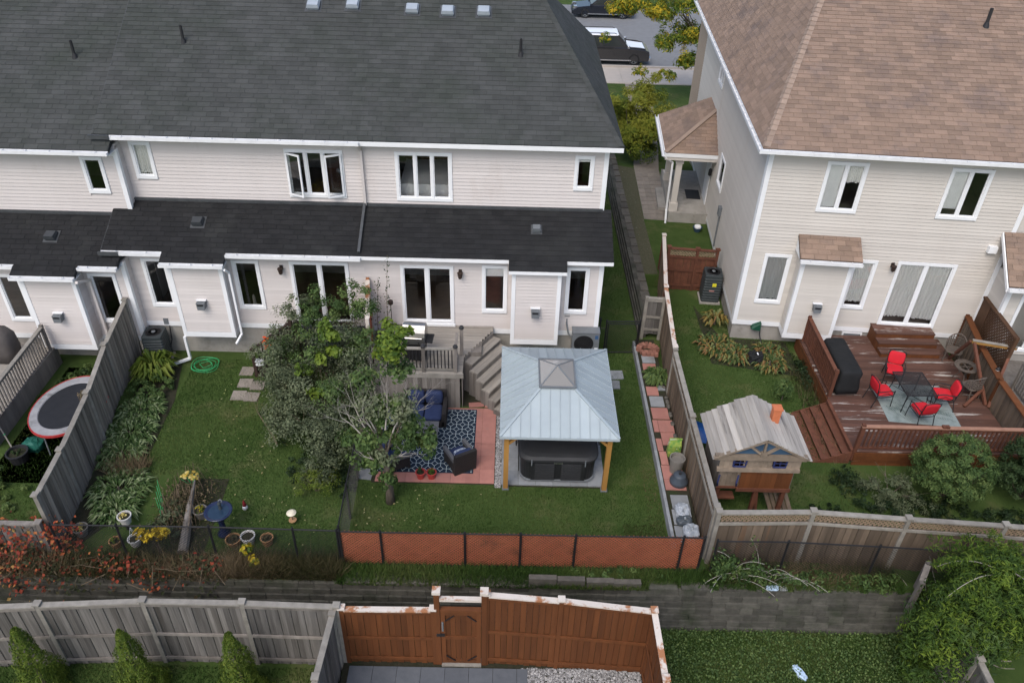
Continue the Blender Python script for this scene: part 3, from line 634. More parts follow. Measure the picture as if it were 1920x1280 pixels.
for i in range(n):       # rolled hip caps
    a = Vector((ex0 + .02, ey0 + .02, RZ + .02)); bb = Vector((ex0 + hu, ey0 + rr, tz + .02)); p = a.lerp(bb, i / n); q = a.lerp(bb, min((i + 1.3) / n, 1))
    w1 = Vector((.17, 0, 0)); w2 = Vector((-.04, .20, sp2 * -.04)); up1, up0 = Vector((0, 0, .05)), Vector((0, 0, .02))
    obj('hip_cap', MB().add([p + up1, p + w1 + up0, q + w1 * .95, q + up0, p + w2 + up0, q + w2 * .95], [(0, 1, 2, 3), (0, 3, 5, 4), (0, 4, 1)]), CAPS2, roofH)
trimbox(HB, 'F', ey0, ex0, 12, RZ - .15, RZ - .02, -.02, .004, GUTTER, 'fascia'); trimbox(HB, 'L', ex0, ey0, ey1, RZ - .15, RZ - .02, -.02, .004, GUTTER, 'fascia')
gutter(HB, ex0 - .12, 12, ey0 - .005, RZ - .02)
b = MB().box((ex0 - .12, ey0 - .1, RZ - .12), (ex0 - .108, ey1, RZ - .02)).box((ex0 - .108, ey0 - .1, RZ - .12), (ex0 - .004, ey1, RZ - .108)); gs = obj('side_gutter', b, GUTTER, HB)
for i in range(26): y = ey0 + .4 + i * .68; pbox('hanger', gs, (ex0 - .122, y, RZ - .034), (ex0 - .004, y + .025, RZ - .014), GUTTER)
obj('soffit', MB().box((ex0, ey0 + .02, RZ - .15), (12, .1, RZ - .13)).box((ex0 + .02, .1, RZ - .15), (.1, ey1, RZ - .13)), WHITE, HB)
# boxed bay with its own little roof
bx0, bx1, by = 1.6, 3.14, -.55
wall(HB, 'F', by, bx0, bx1, .78, 3.62, (), SIDING2, name='bay_wall'); wall(HB, 'L', bx0, by, 0, .78, 3.62, (), SIDING2, thick=.1, name='bay_side'); wall(HB, 'R', bx1, by, 0, .78, 3.62, (), SIDING2, thick=.1, name='bay_side')
obj('bay_floor', MB().box((bx0, by + .01, .6), (bx1, 0, .7)), WHITE, HB)
for xa, xb in ((bx0 - .03, bx0 + .09), (bx1 - .09, bx1 + .03)): trimbox(HB, 'F', by, xa, xb, .56, 3.62, -.09, .035, WHITE, 'corner_trim')
trimbox(HB, 'F', by, bx0 + .09, bx1 - .09, .56, .76, -.03, .03, WHITE, 'base_trim'); trimbox(HB, 'L', bx0, by + .09, 0, .56, .76, -.03, .03, WHITE, 'base_trim')
b = MB().prism([(1.42, -.78, 3.70), (3.33, -.78, 3.70), (3.33, -.03, 4.17), (1.42, -.03, 4.17)], (0, 0, -.08)); br = obj('bay_roof', b, DECKM2, HB); FR[br] = MHB
ps = (4.17 - 3.70) / .75; shingles(br, (0, -.78, 3.72), (1, 0, 0), (0, 1, ps), [(1.42, 0), (3.33, 0), (3.33, .87), (1.42, .87)], SHING2, 30)
gutter(HB, 1.42, 3.33, -.785, 3.69); obj('bay_gable', MB().prism([(1.44, -.7, 3.62), (1.44, -.02, 3.62), (1.44, -.02, 4.08)], (.02, 0, 0)), WHITE, HB)
wall_vent(HB, 2.4, by - .02, 1.92); wall_lamp(HB, 4.58, -.02, 3.28)
obj('wall_box', MB().box((7.24, -.16, 3.96), (7.5, 0, 4.18)), WHITE, HB)
for x, y in ((3.65, 5.9), (5.23, 5.97), (6.78, 5.9)): roof_vent(roofH, x, y, RZ + HP * (y + .4), HP)
vent_pipe(roofH, 6.98, 4.56, RZ + HP * 4.96, .55, .055)
hd = obj('hose_reel', MB().hexa([(.62, -.22, .56), (.92, -.22, .52), (.92, -.03, .52), (.62, -.03, .56)], [(.66, -.16, .66), (.92, -.20, .80), (.92, -.03, .80), (.66, -.03, .66)]), mat('dark_green_plastic', (.012, .07, .04), rough=.5), HB)
obj('reel_hose', MB().tube([(.92, -.14, .6), (.94, -.2, .35), (1.02, -.34, .12), (1.2, -.6, .08)], .022), BLACKP, HB)
# side porch: hip roof, posts, slab
pz = 3.5
b = MB().prism([(-2.1, 7.6, pz - .02), (0, 7.6, pz - .02), (0, 9.7, pz + 1.08)], (0, 0, -.1)).prism([(-2.1, 7.6, pz - .02), (0, 9.7, pz + 1.08), (0, 11.3, pz + 1.08), (-2.1, 11.9, pz - .02)], (0, 0, -.1))
pr = obj('porch_roof', b, DECKM2, HB); FR[pr] = MHB; kp = math.sqrt(1 + .524 ** 2)
shingles(pr, (0, 7.6, pz), (1, 0, 0), (0, 1, .524), [(-2.1, 0), (0, 0), (0, 2.1 * kp)], SHING2, 12)
shingles(pr, (-2.1, 0, pz), (0, -1, 0), (1, 0, .524), [(-11.9, 0), (-7.6, 0), (-9.7, 2.1 * kp), (-11.3, 2.1 * kp)], SHING2, 40)
obj('hip_board', MB().beam((-2.1, 7.6, pz + .03), (0, 9.7, pz + 1.13), .18, .03), CAPS2, pr)
obj('porch_fascia', MB().box((-2.12, 7.57, pz - .16), (0, 7.6, pz - .01)).box((-2.13, 7.6, pz - .16), (-2.1, 11.9, pz - .01)), WHITE, HB)
obj('porch_soffit', MB().box((-2.1, 7.6, pz - .3), (0, 11.6, pz - .16)), SIDING2, HB)
b = MB().box((-2.25, 7.5, pz - .12), (-2.24, 11.9, pz - .01)).box((-2.24, 7.5, pz - .12), (-2.135, 11.9, pz - .11)); obj('porch_gutter', b, GUTTER, HB)
obj('porch_slab', MB().box((-1.62, 7.6, .3), (0, 12, .9)).box((-1.95, 8.6, .3), (-1.62, 10.6, .62)), CONC, HB)
for y in (7.9, 10.95):
    b = MB().box((-1.58, y - .12, .9), (-1.34, y + .12, pz - .3)).box((-1.64, y - .18, .9), (-1.28, y + .18, 1.25)).box((-1.62, y - .16, pz - .5), (-1.30, y + .16, pz - .3)); obj('porch_post', b, SIDING2, HB)
obj('door_mat', MB().box((-.75, 9.0, .9), (-.15, 9.9, .92)), BLACKP, HB)
obj('porch_downspout', MB().tube([(-2.15, 7.6, pz - .15), (-1.75, 7.72, pz - .45), (-1.72, 7.72, 1.0), (-1.72, 7.5, .6), (-1.72, 7.45, .46)], .045, 8), WHITE, HB)
obj('entry_door', MB().box((-.05, 8.5, .9), (-.02, 9.5, 3.0)), WHITE, HB)
obj('porch_lamp', MB().lathe([(.02, 0), (.08, .05), (.07, .28), (.02, .34)], (-.1, 8.2, 2.35), 8), BLACK, HB)
obj('utility_box', MB().box((-.14, 4.95, 2.15), (-.02, 5.2, 2.5)).box((-.08, 5.04, .8), (-.03, 5.1, 2.15)), GREYMET, HB)
# neighbour attached on the far right
NB = thing('attached_house', 'neighbouring beige house part at the lattice screen with low brown roof', 'house', MHB @ Vector((9.2, -.5, 0)), R(-4.3))
TOP[NB] = Matrix.Translation((-9.2, .5, 0))
wall(NB, 'F', -.95, 7.9, 12.5, .8, 3.45, [(8.35, 9.9, .95, 3.1)], SIDING2); wall(NB, 'L', 7.9, -.95, -.03, .8, 3.45, (), SIDING2, thick=.1)
window(NB, 'F', -.95, 8.35, 9.9, .95, 3.1, 2, name='patio_door')
obj('foundation', MB().box((7.92, -.92, -.3), (12.5, -.3, .8)), CONC, NB); trimbox(NB, 'F', -.95, 7.87, 8.0, .6, 3.45, -.09, .035, WHITE, 'corner_trim')
obj('room', MB().box((8, 1.6, .8), (12.4, 1.7, 3.4)), ROOMW, NB)
b = MB().prism([(7.55, -1.4, 3.52), (12.6, -1.4, 3.52), (12.6, -.03, 4.65), (7.55, -.03, 4.65)], (0, 0, -.09)); nr = obj('roof', b, DECKM2, NB); FR[nr] = MHB
pn = 1.13 / 1.37; shingles(nr, (0, -1.4, 3.54), (1, 0, 0), (0, 1, pn), [(7.55, 0), (12.6, 0), (12.6, 1.77), (7.55, 1.77)], SHING2, 40)
gutter(NB, 7.55, 12.6, -1.405, 3.5); obj('rake_board', MB().prism([(7.5, -1.42, 3.5), (7.5, -.03, 4.64), (7.5, -.03, 4.5), (7.5, -1.42, 3.36)], (.04, 0, 0)), WHITE, NB)

# ---------------------------------------------------------------- fences
def lattice(L, h, sp=.075, w=.03, t=.012, dirs=(1, -1)):
    """diagonal strips filling a rectangle L x h in the local xz plane"""
    b = MB()
    for k, s in enumerate(dirs):
        n = int((L + h) / sp) + 1
        for i in range(n):
            x0 = -h + i * sp if s > 0 else i * sp
            pts = []
            xa, za, xb, zb = x0, 0., x0 + s * h, h
            if xa < 0: za = (0 - xa) / s; xa = 0.
            if xa > L: za = (L - xa) / s; xa = L
            if xb < 0: zb = zb - (0 - xb) * abs(s); xb = 0.
            if xb > L: zb = h - (xb - L); xb = L
            if zb - za < .02: continue
            d = t * (k - .5) * 1.02
            b.beam((xa, d, za), (xb, d, zb), w, t, up=(0, 1, 0)) if False else b.add(strip(xa, za, xb, zb, w, d - t / 2, d + t / 2), HEXF)
    return b
HEXF = [(0, 3, 2, 1), (4, 5, 6, 7), (0, 1, 5, 4), (1, 2, 6, 5), (2, 3, 7, 6), (3, 0, 4, 7)]
def strip(xa, za, xb, zb, w, y0, y1):
    dx, dz = xb - xa, zb - za; L = math.hypot(dx, dz); nx, nz = -dz / L * w / 2, dx / L * w / 2
    q = [(xa - nx, za - nz), (xb - nx, zb - nz), (xb + nx, zb + nz), (xa + nx, za + nz)]
    return [(x, y0, z) for x, z in q] + [(x, y1, z) for x, z in q]
WOODLT = mat('tan_lattice_wood', (.26, .19, .125), (.18, .13, .09), rough=.85, scale=9)
def fence(label, posts, mb, mr, name='privacy_fence', bw=.14, latt=0., mid=True, group=None, pcap=True, mp=None, capw=.13, gap=.006, side=-1, mrail=None):
    """posts: (x, y, base z, top z). boards stand on the line, rails and caps along it"""
    T = thing(name, label, 'fence', (posts[0][0], posts[0][1], posts[0][2]), local=False, group=group); mp = mp or mr
    for x, y, zb, zt in posts:
        pbox('post', T, (x - .05, y - .05, zb - .3), (x + .05, y + .05, zt + .06), mp)
        if pcap: pbox('post_cap', T, (x - .08, y - .08, zt + .06), (x + .08, y + .08, zt + .10), mr)
    for a, b in zip(posts, posts[1:]):
        mx, L = frame((a[0], a[1], 0), (b[0], b[1], 0)); n = max(1, int(round((L - .1) / bw))); w = (L - .1) / n
        for i in range(n):
            t = (i + .5) / n; zb = a[2] + (b[2] - a[2]) * t; zt = a[3] + (b[3] - a[3]) * t - latt
            x = .05 + i * w; y = .012 if i % 2 else -.004
            zt = round(zt * 40) / 40
            pbox('board', T, (x + gap / 2, y - .011, zb + rnd.choice((0., .01, .02))), (x + w - gap / 2, y + .011, zt - .02), mb, mx)
        def rail(za, zb_, wd, hh, nm, dy=0., m=mr): 
            p = mx @ Vector((.05, dy, za)); q = mx @ Vector((L - .05, dy, zb_)); pbeam(nm, T, p, q, wd, hh, m)
        rail(a[3] + .012, b[3] + .012, capw, .04, 'top_rail')
        mm = mrail or mr
        rail(a[3] - .06 - latt, b[3] - .06 - latt, .03, .085, 'upper_rail', .036 * (-1 if latt else side), mr if latt else mm); rail(a[2] + .22, b[2] + .22, .03, .085, 'lower_rail', .036 * side, mm)
        if mid: rail((a[3] + a[2]) / 2, (b[3] + b[2]) / 2, .03, .085, 'mid_rail', .036 * side, mm)
        if latt:
            lb = lattice(L - .1, latt - .02, .105, .034); o = obj('lattice_strip', lb, WOODLT, T, kind='stuff', mx=mx @ Matrix.Translation((.05, 0, min(a[3], b[3]) - latt)))
    return T
def chain_link(label, posts, zt, name='chain_link_fence', panel=None, mid_h=None, cat='fence', top=True):
    T = thing(name, label, cat, (posts[0][0], posts[0][1], gh(posts[0][0], posts[0][1])), local=False)
    for x, y in posts:
        z = gh(x, max(y, 12.1)); obj('post', MB().lathe([(.028, -.3), (.028, zt + .03), (.034, zt + .03), (.02, zt + .07)], (x, y, z), 10), BLACK, T)
    for k, (a, b) in enumerate(zip(posts, posts[1:])):
        z = gh(a[0], max(a[1], 12.1)); mx, L = frame((a[0], a[1], z), (b[0], b[1], z))
        if top: obj('top_rail', MB().tube([(a[0], a[1], z + zt), (b[0], b[1], z + zt)], .02, 8), BLACK, T)
        obj('wire_mesh', lattice(L, zt - .03, .085, .0065, .004), BLACK, T, kind='stuff', mx=mx @ Matrix.Translation((0, -.026, .02)))
        if panel and k in panel: obj('lattice_panel', lattice(L - .05, zt - .06, .104, .046, .010), LATT, T, kind='stuff', mx=mx @ Matrix.Translation((.025, .045, .03)))
    return T

fence('grey weathered board fence between the trampoline yard and the hostas', [(-11.72, 20.5, 0, 2.25), (-11.72, 18.72, 0, 1.86), (-11.33, 16.62, 0, 1.8), (-11.04, 14.42, 0, 1.78), (-10.92, 12.92, 0, 1.76)], WOODGW, WOODGL, side=-1)
fence('low grey board fence half buried in red vine', [(-10.98, 12.7, 0, 1.05), (-12.3, 12.75, 0, 1.0), (-13.9, 12.8, 0, 1.0)], WOODGB, WOODG, mid=False)
fence('tall brown board fence between gazebo lawn and playhouse yard', [(5.85, 26.3, .0, 1.85), (5.38, 22.7, 0, 1.85), (5.14, 19.3, 0, 1.85)], WOODBR, CEDARP, mp=REDWD, side=1)
fence('brown board fence with lattice strip behind the raised bed', [(5.13, 19.2, 0, 1.82), (5.12, 16.2, 0, 1.82), (5.13, 12.98, 0, 1.82)], WOODBR, WOODGL, latt=.22, side=1, mrail=WOODBR)
fence('lattice-topped brown board fence behind the playhouse', [(5.16, 12.84, 0, 1.8), (7.42, 12.92, 0, 1.8), (9.62, 12.76, 0, 1.8), (11.85, 12.62, 0, 1.8), (14.1, 12.46, 0, 1.8), (16.3, 12.3, 0, 1.8)], WOODBR, WOODGL, latt=.28, side=1, mrail=WOODBR)
fence('red-brown gate fence beside the air conditioner and porch', [(5.95, 25.6, 0, 1.75), (7.0, 25.55, 0, 1.72), (7.72, 25.5, 0, 1.72)], REDWD, REDWD, latt=.25)
fence('short grey fence panel standing at the head of the raised bed', [(4.72, 22.35, .2, 1.65), (5.3, 22.3, .2, 1.65)], WOODGB, WOODGL, pcap=False)
chain_link('black chain-link fence along the flowerpots and red vine', [(-10.6, 12.55), (-9.05, 12.56), (-6.88, 12.58), (-4.9, 12.56), (-3.86, 12.55)], 1.22)
chain_link('black chain-link fence backed with orange lattice panels', [(-3.80, 12.53), (-2.83, 12.53), (-.83, 12.54), (.5, 12.55), (1.81, 12.55), (4.38, 12.57), (4.88, 12.57)], 1.22, panel=range(6))
chain_link('black chain-link side fence from shrub to lattice corner', [(-3.84, 12.66), (-3.89, 14.0), (-3.92, 15.4), (-3.95, 17.2)], 1.22)
chain_link('black chain-link fence in front of the brown lattice-topped fence', [(5.16, 12.48), (6.85, 12.5), (9.0, 12.42), (11.6, 12.3), (13.9, 12.2)], 1.22)
g = chain_link('black chain-link gate across the side lawn', [(3.34, 21.45), (4.45, 21.5)], 1.28, name='garden_gate', cat='gate')
obj('latch_post', MB().lathe([(.03, -.2), (.03, 1.4), (.01, 1.44)], (3.13, 21.46, 0), 8), BLACK, g)
obj('gate_frame', MB().tube([(3.4, 21.43, .05), (3.4, 21.43, 1.2), (4.4, 21.47, 1.2), (4.4, 21.47, .05), (3.4, 21.43, .05)], .022, 8), BLACK, g)
obj('tie_bar', MB().tube([(3.13, 21.46, 1.0), (3.34, 21.45, 1.0)], .012, 6), BLACK, g)
# lower yard fences
LZ = -1.2; PZ = -1.02
fence('pale grey board fence behind the young cedars', [(-12.3, 10.35, LZ, .95), (-9.95, 10.5, LZ, 1.0), (-7.72, 10.62, LZ, 1.05), (-5.57, 10.62, LZ, 1.05), (-3.52, 10.6, LZ, 1.02)], WOODGB, WOODGL, mrail=WOODG)
fence('pale grey board fence end running out from the cedar fence', [(-3.6, 10.5, LZ, .9), (-3.66, 9.0, LZ, .9), (-3.7, 7.0, LZ, .9)], WOODGB, WOODGL)
cf = fence('long red cedar fence panel left of the gate', [(-3.42, 10.6, PZ, .95), (-1.42, 10.6, PZ, .98)], CEDAR, CEDARP, mp=CEDAR, mrail=CEDAR)
cf2 = fence('tall red cedar fence panels with peeling white caps right of the gate', [(-.25, 10.62, PZ, 1.52), (1.36, 10.55, PZ, 1.46), (3.36, 10.45, PZ, 1.3), (3.42, 9.0, PZ, 1.1), (3.44, 7.0, PZ, 1.0)], CEDAR, CEDARP, mp=CEDAR, mrail=CEDAR)
fence('dark board fence under the drooping willow shrub', [(10.42, 11.4, LZ, .62), (10.40, 9.9, LZ, .6), (10.36, 7.8, LZ, .6)], WOODGB, WOODGL, mrail=WOODGB)
fence('short grey fence stub behind the willow shrub', [(9.85, 11.75, 0, .75), (10.15, 12.2, 0, .9)], WOODGB, WOODG, mid=False, pcap=False)
G = thing('cedar_gate', 'red cedar gate between two tall posts with an arch bar', 'gate', (-.85, 10.6, LZ), local=False)
for x in (-1.33, -.30):
    pbox('gate_post', G, (x - .06, 10.55, LZ), (x + .06, 10.67, 1.62), CEDAR); pbox('post_cap', G, (x - .09, 10.52, 1.62), (x + .09, 10.70, 1.70), CEDARP)
pbox('cross_bar', G, (-1.27, 10.56, 1.34), (-.36, 10.66, 1.42), CEDARP)
pbox('gate_top', G, (-1.26, 10.55, .98), (-.37, 10.66, 1.05), CEDAR)
for i in range(6): x = -1.17 + i * .118; pbox('board', G, (x, 10.60, -.95), (x + .112, 10.625, .98), CEDAR)
for x in (-1.26, -.47): pbox('stile', G, (x, 10.565, -.95), (x + .10, 10.598, .98), CEDAR)
for z in (-.95, -.03, .86): pbox('gate_rail', G, (-1.16, 10.567, z), (-.47, 10.597, z + .1), CEDAR)
for s, x in ((1, -1.16), (-1, -.47)):
    for z, k in ((.86, -1), (-.85, 1)): pbeam('corner_brace', G, (x, 10.56, z + k * .2), (x + s * .2, 10.56, z), .02, .02, BLACK)
obj('gate_handle', MB().box((-1.24, 10.53, .32), (-1.20, 10.565, .62)), GREYMET, G); obj('gate_latch', MB().box((-1.36, 10.53, .12), (-1.18, 10.56, .2)), BLACK, G)
pbox('threshold', G, (-1.27, 10.5, LZ - .02), (-.36, 10.7, PZ + .06), WOODGL)

# ---------------------------------------------------------------- retaining walls
RW = thing('retaining_wall', 'long grey stacked-block retaining wall between upper and lower yards', 'wall', (-1, 12, LZ), local=False)
blk = []; courses = 7
for j in range(courses):
    z = LZ - .02 + j * .175; x = -13.5 + (j % 2) * .16; yb = 11.70 + j * .046
    while x < 9.75:
        w = rnd.choice((.30, .36, .42)); blk.append((x, w, z, yb)); x += w + .008
blk.sort(key=lambda q: (q[0] < -3.6, abs(q[0] - 5)))
rest = MB()
for k, (x, w, z, yb) in enumerate(blk):
    d = rnd.uniform(-.012, .012)
    if k < 290: pbox('block', RW, (x, yb + d, z), (x + w, yb + .2 + d, z + .168), STONE, jit=.006)
    else: rest.box((x, yb + d, z), (x + w, yb + .2 + d, z + .168), rnd.uniform(.01, 1))
obj('blockwork', rest, STONE, RW, kind='stuff')
obj('backing', MB().box((-13.5, 12.02, LZ - .1), (9.75, 12.1, -.03)), SOIL, RW)
for x in [-3.7, -3.0, -2.3, -1.6, -.95, -.3, .25]: pbox('cap_stone', RW, (x, 11.95, .01), (x + .62, 12.26, .09), STONEL, jit=.02)
for x in [.72, 1.4, 2.1, 2.75]: pbox('timber', RW, (x, 11.98, .03), (x + .66, 12.12, .32 - (x - .7) * .05), STONEL, jit=.015)
for x in [3.6, 4.4, 5.3, 6.2, 7.1, 8.0, 8.9]: pbox('cap_stone', RW, (x, 11.97, .01), (x + .7, 12.2, .06), STONE, jit=.02)
SW = thing('side_wall', 'low block wall stepping along the walk between the two houses', 'wall', (4.85, 27, 0), local=False)
for j in range(4):
    y = 22.4 + (j % 2) * .2
    while y < 37: pbox('block', SW, (4.62 + j * .05, y, j * .14 - .02), (4.88 + j * .03, y + .39, j * .14 + .118), STONE, jit=.004); y += .4
for i in range(22): y = 22.6 + i * .66; pbox('cap_block', SW, (4.92 + rnd.uniform(-.04, .04), y, .38), (5.20, y + .56, .57), STONEL, jit=.05)
# raised bed beside the lawn
RB = thing('raised_bed', 'long raised garden bed edged with grey blocks beside the lawn', 'garden bed', (4.7, 17.2, 0), local=False)
obj('soil', MB().box((4.42, 13.1, -.05), (5.06, 21.9, .26)), SOIL, RB)
y = 13.0
while y < 21.7: pbox('edge_block', RB, (4.33, y, -.02), (4.41, y + .58, .29), PAVG, jit=.006); y += .585
def paver(T, x, y, w, d, z, m, h=.05, jit=.01, name='paver'): return pbox(name, T, (x, y, z - h), (x + w, y + d, z), m, jit=jit)
for x, y, w, d, m in [(4.52, 20.6, .42, .38, PAVG), (4.50, 20.05, .42, .5, PAVR), (4.46, 18.95, .36, .42, PAVR), (4.82, 19.2, .24, .24, PAVG), (4.50, 18.42, .42, .48, PAVG), (4.48, 17.86, .5, .5, PAVR), (4.60, 17.28, .44, .52, PAVR), (4.45, 17.3, .14, .5, PAVR), (4.62, 16.75, .42, .5, PAVR), (4.44, 16.5, .16, .5, PAVR), (4.46, 15.95, .2, .52, PAVR), (4.44, 15.4, .56, .52, PAVR), (4.44, 15.0, .56, .38, PAVR), (4.52, 14.35, .46, .46, PAVG), (4.48, 13.8, .4, .5, PAVG), (4.46, 13.2, .46, .55, PAVG)]:
    paver(RB, x, y, w, d, .285, m)
for i in range(9): a = math.pi * (i + .5) / 9; pbox('edging_brick', RB, (-.045, -.09, .26), (.045, .09, .40), BRICKR, Matrix.Translation((4.76 + .30 * math.cos(a), 21.2 + .30 * math.sin(a), 0)) @ Matrix.Rotation(a - math.pi / 2, 4, 'Z'))
for r_ in range(2):
    for i in range(4): pbox('edging_brick', RB, (4.50 + i * .135 + r_ * .05, 21.08 - r_ * .14, .26), (4.62 + i * .135 + r_ * .05, 21.2 - r_ * .14, .36 + r_ * .02), BRICKR, jit=.08)
for i in range(16): y = 17 + rnd.uniform(0, 3); obj('edge_stone', MB().lathe([(.02, -.02), (.07, 0), (.06, .05), (.01, .07)], (5.03, y, .26), 7), STONEL, RB, smooth=True)

# ---------------------------------------------------------------- patio, pads, gravel, stepping stones
PT = tag(obj('patio', MB().box((-3.55, 15.3, -.1), (-.17, 18.45, .012)), SOIL), None, None, kind='structure')
for k, (xs, ys) in enumerate([([-1.0 + 0, -.595], None)]):
    y = 15.33
    while y < 18.3:
        for x in (-1.0, -.595): paver(PT, x, y, .40, min(.515, 18.44 - y), .03 + rnd.uniform(0, .004), PAVR, jit=.003)
        y += .523
for j, y in enumerate((15.33, 15.853)):
    x = -3.45
    while x < -1.1: paver(PT, x, y, .405, .515, .03 + rnd.uniform(0, .004), PAVR, jit=.003); x += .412
x = -3.45
while x < -1.1: paver(PT, x, 17.95, .405, .48, .03, PAVR, jit=.003); x += .412
for j in range(3):
    x = -3.45
    while x < -1.1: paver(PT, x, 16.376 + j * .523, .405, .515, .028, PAVR, jit=.003); x += .412
paver(PT, -1.05, 18.5, .45, .42, .02, PAVR, jit=.3); paver(PT, -.55, 18.5, .42, .36, .03, PAVR, jit=.05); paver(PT, -3.95, 15.4, .4, .4, .02, PAVG, jit=.1)
PD = tag(obj('tub_pad', MB().box((-.02, 15.25, -.1), (2.85, 17.9, .01)), SOIL), None, None, kind='structure')
for i in range(6):
    for j in range(5):
        if 1 <= i <= 4 and 1 <= j <= 3: continue
        paver(PD, .0 + i * .475, 15.3 + j * .52, .468, .512, .045, PAVG, jit=.003)
def pebbles(name, x0, x1, y0, y1, z, n, s=(.015, .035), label=None):
    b = MB()
    for _ in range(n):
        x, y, r = rnd.uniform(x0, x1), rnd.uniform(y0, y1), rnd.uniform(*s); h = r * .7; a = rnd.uniform(0, 3)
        c, d = math.cos(a) * r, math.sin(a) * r
        b.add([(x + c, y + d, z), (x - d, y + c, z), (x - c, y - d, z), (x + d, y - c, z), (x + c * .5, y + d * .5, z + h), (x - d * .5, y + c * .5, z + h), (x - c * .5, y - d * .5, z + h), (x + d * .5, y - c * .5, z + h)], [(4, 5, 6, 7), (0, 1, 5, 4), (1, 2, 6, 5), (2, 3, 7, 6), (3, 0, 4, 7)], rnd.uniform(.01, 1))
    return tag(obj(name, b, PEBBLE), label, 'gravel', kind='stuff')
structure('gravel_bed', MB().box((-.17, 15.2, -.1), (-.02, 18.9, .008)), SOIL)
pebbles('gravel', -.17, -.01, 15.2, 18.9, .006, 1500, label='strip of mixed pebbles between red patio and hot tub')
structure('gravel_bed', MB().box((.55, 7, LZ - .1), (3.36, 10.6, PZ + .01)), SOIL)
pebbles('gravel', .58, 3.34, 8.6, 10.5, PZ + .008, 9000, (.018, .04), label='grey gravel in the corner of the cedar fence')
LP = tag(obj('lower_patio', MB().box((-3.55, 7, LZ - .1), (.55, 10.62, PZ + .006)), SOIL), None, None, kind='structure')
for i in range(8): paver(LP, -3.40 + i * .553, 10.02, .545 if i < 7 else .24, .44, PZ + .04, PAVD, jit=.003)
for j in range(3):
    for i in range(9): paver(LP, -3.02 + i * .372, 9.58 - j * .43, .365, .42, PZ + .04, PAVT, jit=.003)
    paver(LP, -3.5, 9.58 - j * .43, .46, .42, PZ + .04, PAVD); paver(LP, .34, 9.58 - j * .43, .22, .42, PZ + .04, PAVD)
def stones(label, pts, s, m, group=None):
    for k, (x, y) in enumerate(pts):
        o = pbox('stepping_stone', None, (x - s / 2, y - s / 2, -.03), (x + s / 2, y + s / 2, .03), m, jit=.05); tag(o, label[k] if isinstance(label, list) else label, 'stepping stone', group)
stones(['grey stepping stone closest to the foot of the brown stairs', 'grey stepping stone second from the brown stairs', 'cracked grey stepping stone farthest out in the lawn', 'grey stepping stone at the edge of the shrub, farther out', 'grey stepping stone at the edge of the shrub, nearer the house'], [(-8.2, 20.0), (-8.1, 19.4), (-8.14, 18.8), (-7.72, 18.75), (-7.68, 19.3)], .42, PAVT, 'stepping stones by the brown stairs')
stones(['pale stepping stone nearer the black gate', 'pale stepping stone nearer the gazebo'], [(3.66, 20.25), (3.5, 19.75)], .42, PAVG, 'stepping stones by the gazebo')
structure('flower_bed', MB().prism([(-11.4, 20.4, -.02), (-10.4, 20.4, -.02), (-10.0, 18.5, -.02), (-9.9, 16, -.02), (-9.5, 14, -.02), (-8.0, 13.6, -.02), (-7.4, 15.2, -.02), (-8.6, 15.5, -.02), (-9.4, 13.9, -.02), (-10.6, 12.7, -.02), (-11.0, 12.7, -.02)][:4] + [(-9.8, 14, -.02), (-10.6, 12.7, -.02), (-11.0, 12.7, -.02)], (0, 0, .03)), SOIL)
structure('flower_bed', MB().prism([(-9.0, 12.6, -.02), (-7.3, 12.6, -.02), (-7.4, 15.3, -.02), (-8.7, 15.3, -.02)], (0, 0, .028)), SOIL)
structure('flower_bed', MB().prism([(6.9, 21.0, -.02), (9.7, 20.4, -.02), (9.7, 22.3, -.02), (7.5, 22.5, -.02), (6.9, 24.5, -.02)], (0, 0, .028)), SOIL)
structure('flower_bed', MB().box((-13.5, 12.08, -.02), (9.8, 12.62, .012)), SOIL)
structure('flower_bed', MB().prism([(-13.9, 15, -.02), (-11.8, 15, -.02), (-11.9, 20.0, -.02), (-13.9, 20.0, -.02)], (0, 0, .02)), SOIL)
structure('flower_bed', MB().box((-1.25, 18.55, -.02), (.1, 20.9, .015)), SOIL)

# ---------------------------------------------------------------- furniture helpers
def soft(b, a, c, e=.35, nu=16, nv=8, mx=None, v=0.):
    """cushion: superellipsoid filling the box a..c"""
    ctr = [(a[i] + c[i]) / 2 for i in range(3)]; h = [(c[i] - a[i]) / 2 for i in range(3)]
    S = lambda w, k: math.copysign(abs(w) ** k, w); o = len(b.v)
    for j in range(nv + 1):
        ph = -math.pi / 2 + math.pi * j / nv
        for i in range(nu):
            th = 2 * math.pi * (i + .5) / nu
            p = Vector((ctr[0] + h[0] * S(math.cos(ph), e) * S(math.cos(th), e), ctr[1] + h[1] * S(math.cos(ph), e) * S(math.sin(th), e), ctr[2] + h[2] * S(math.sin(ph), .6)))
            b.v.append(tuple(mx @ p if mx is not None else p))
    for j in range(nv):
        for i in range(nu): b.f.append((o + j * nu + i, o + j * nu + (i + 1) % nu, o + (j + 1) * nu + (i + 1) % nu, o + (j + 1) * nu + i)); b.a.append(v)
    return b
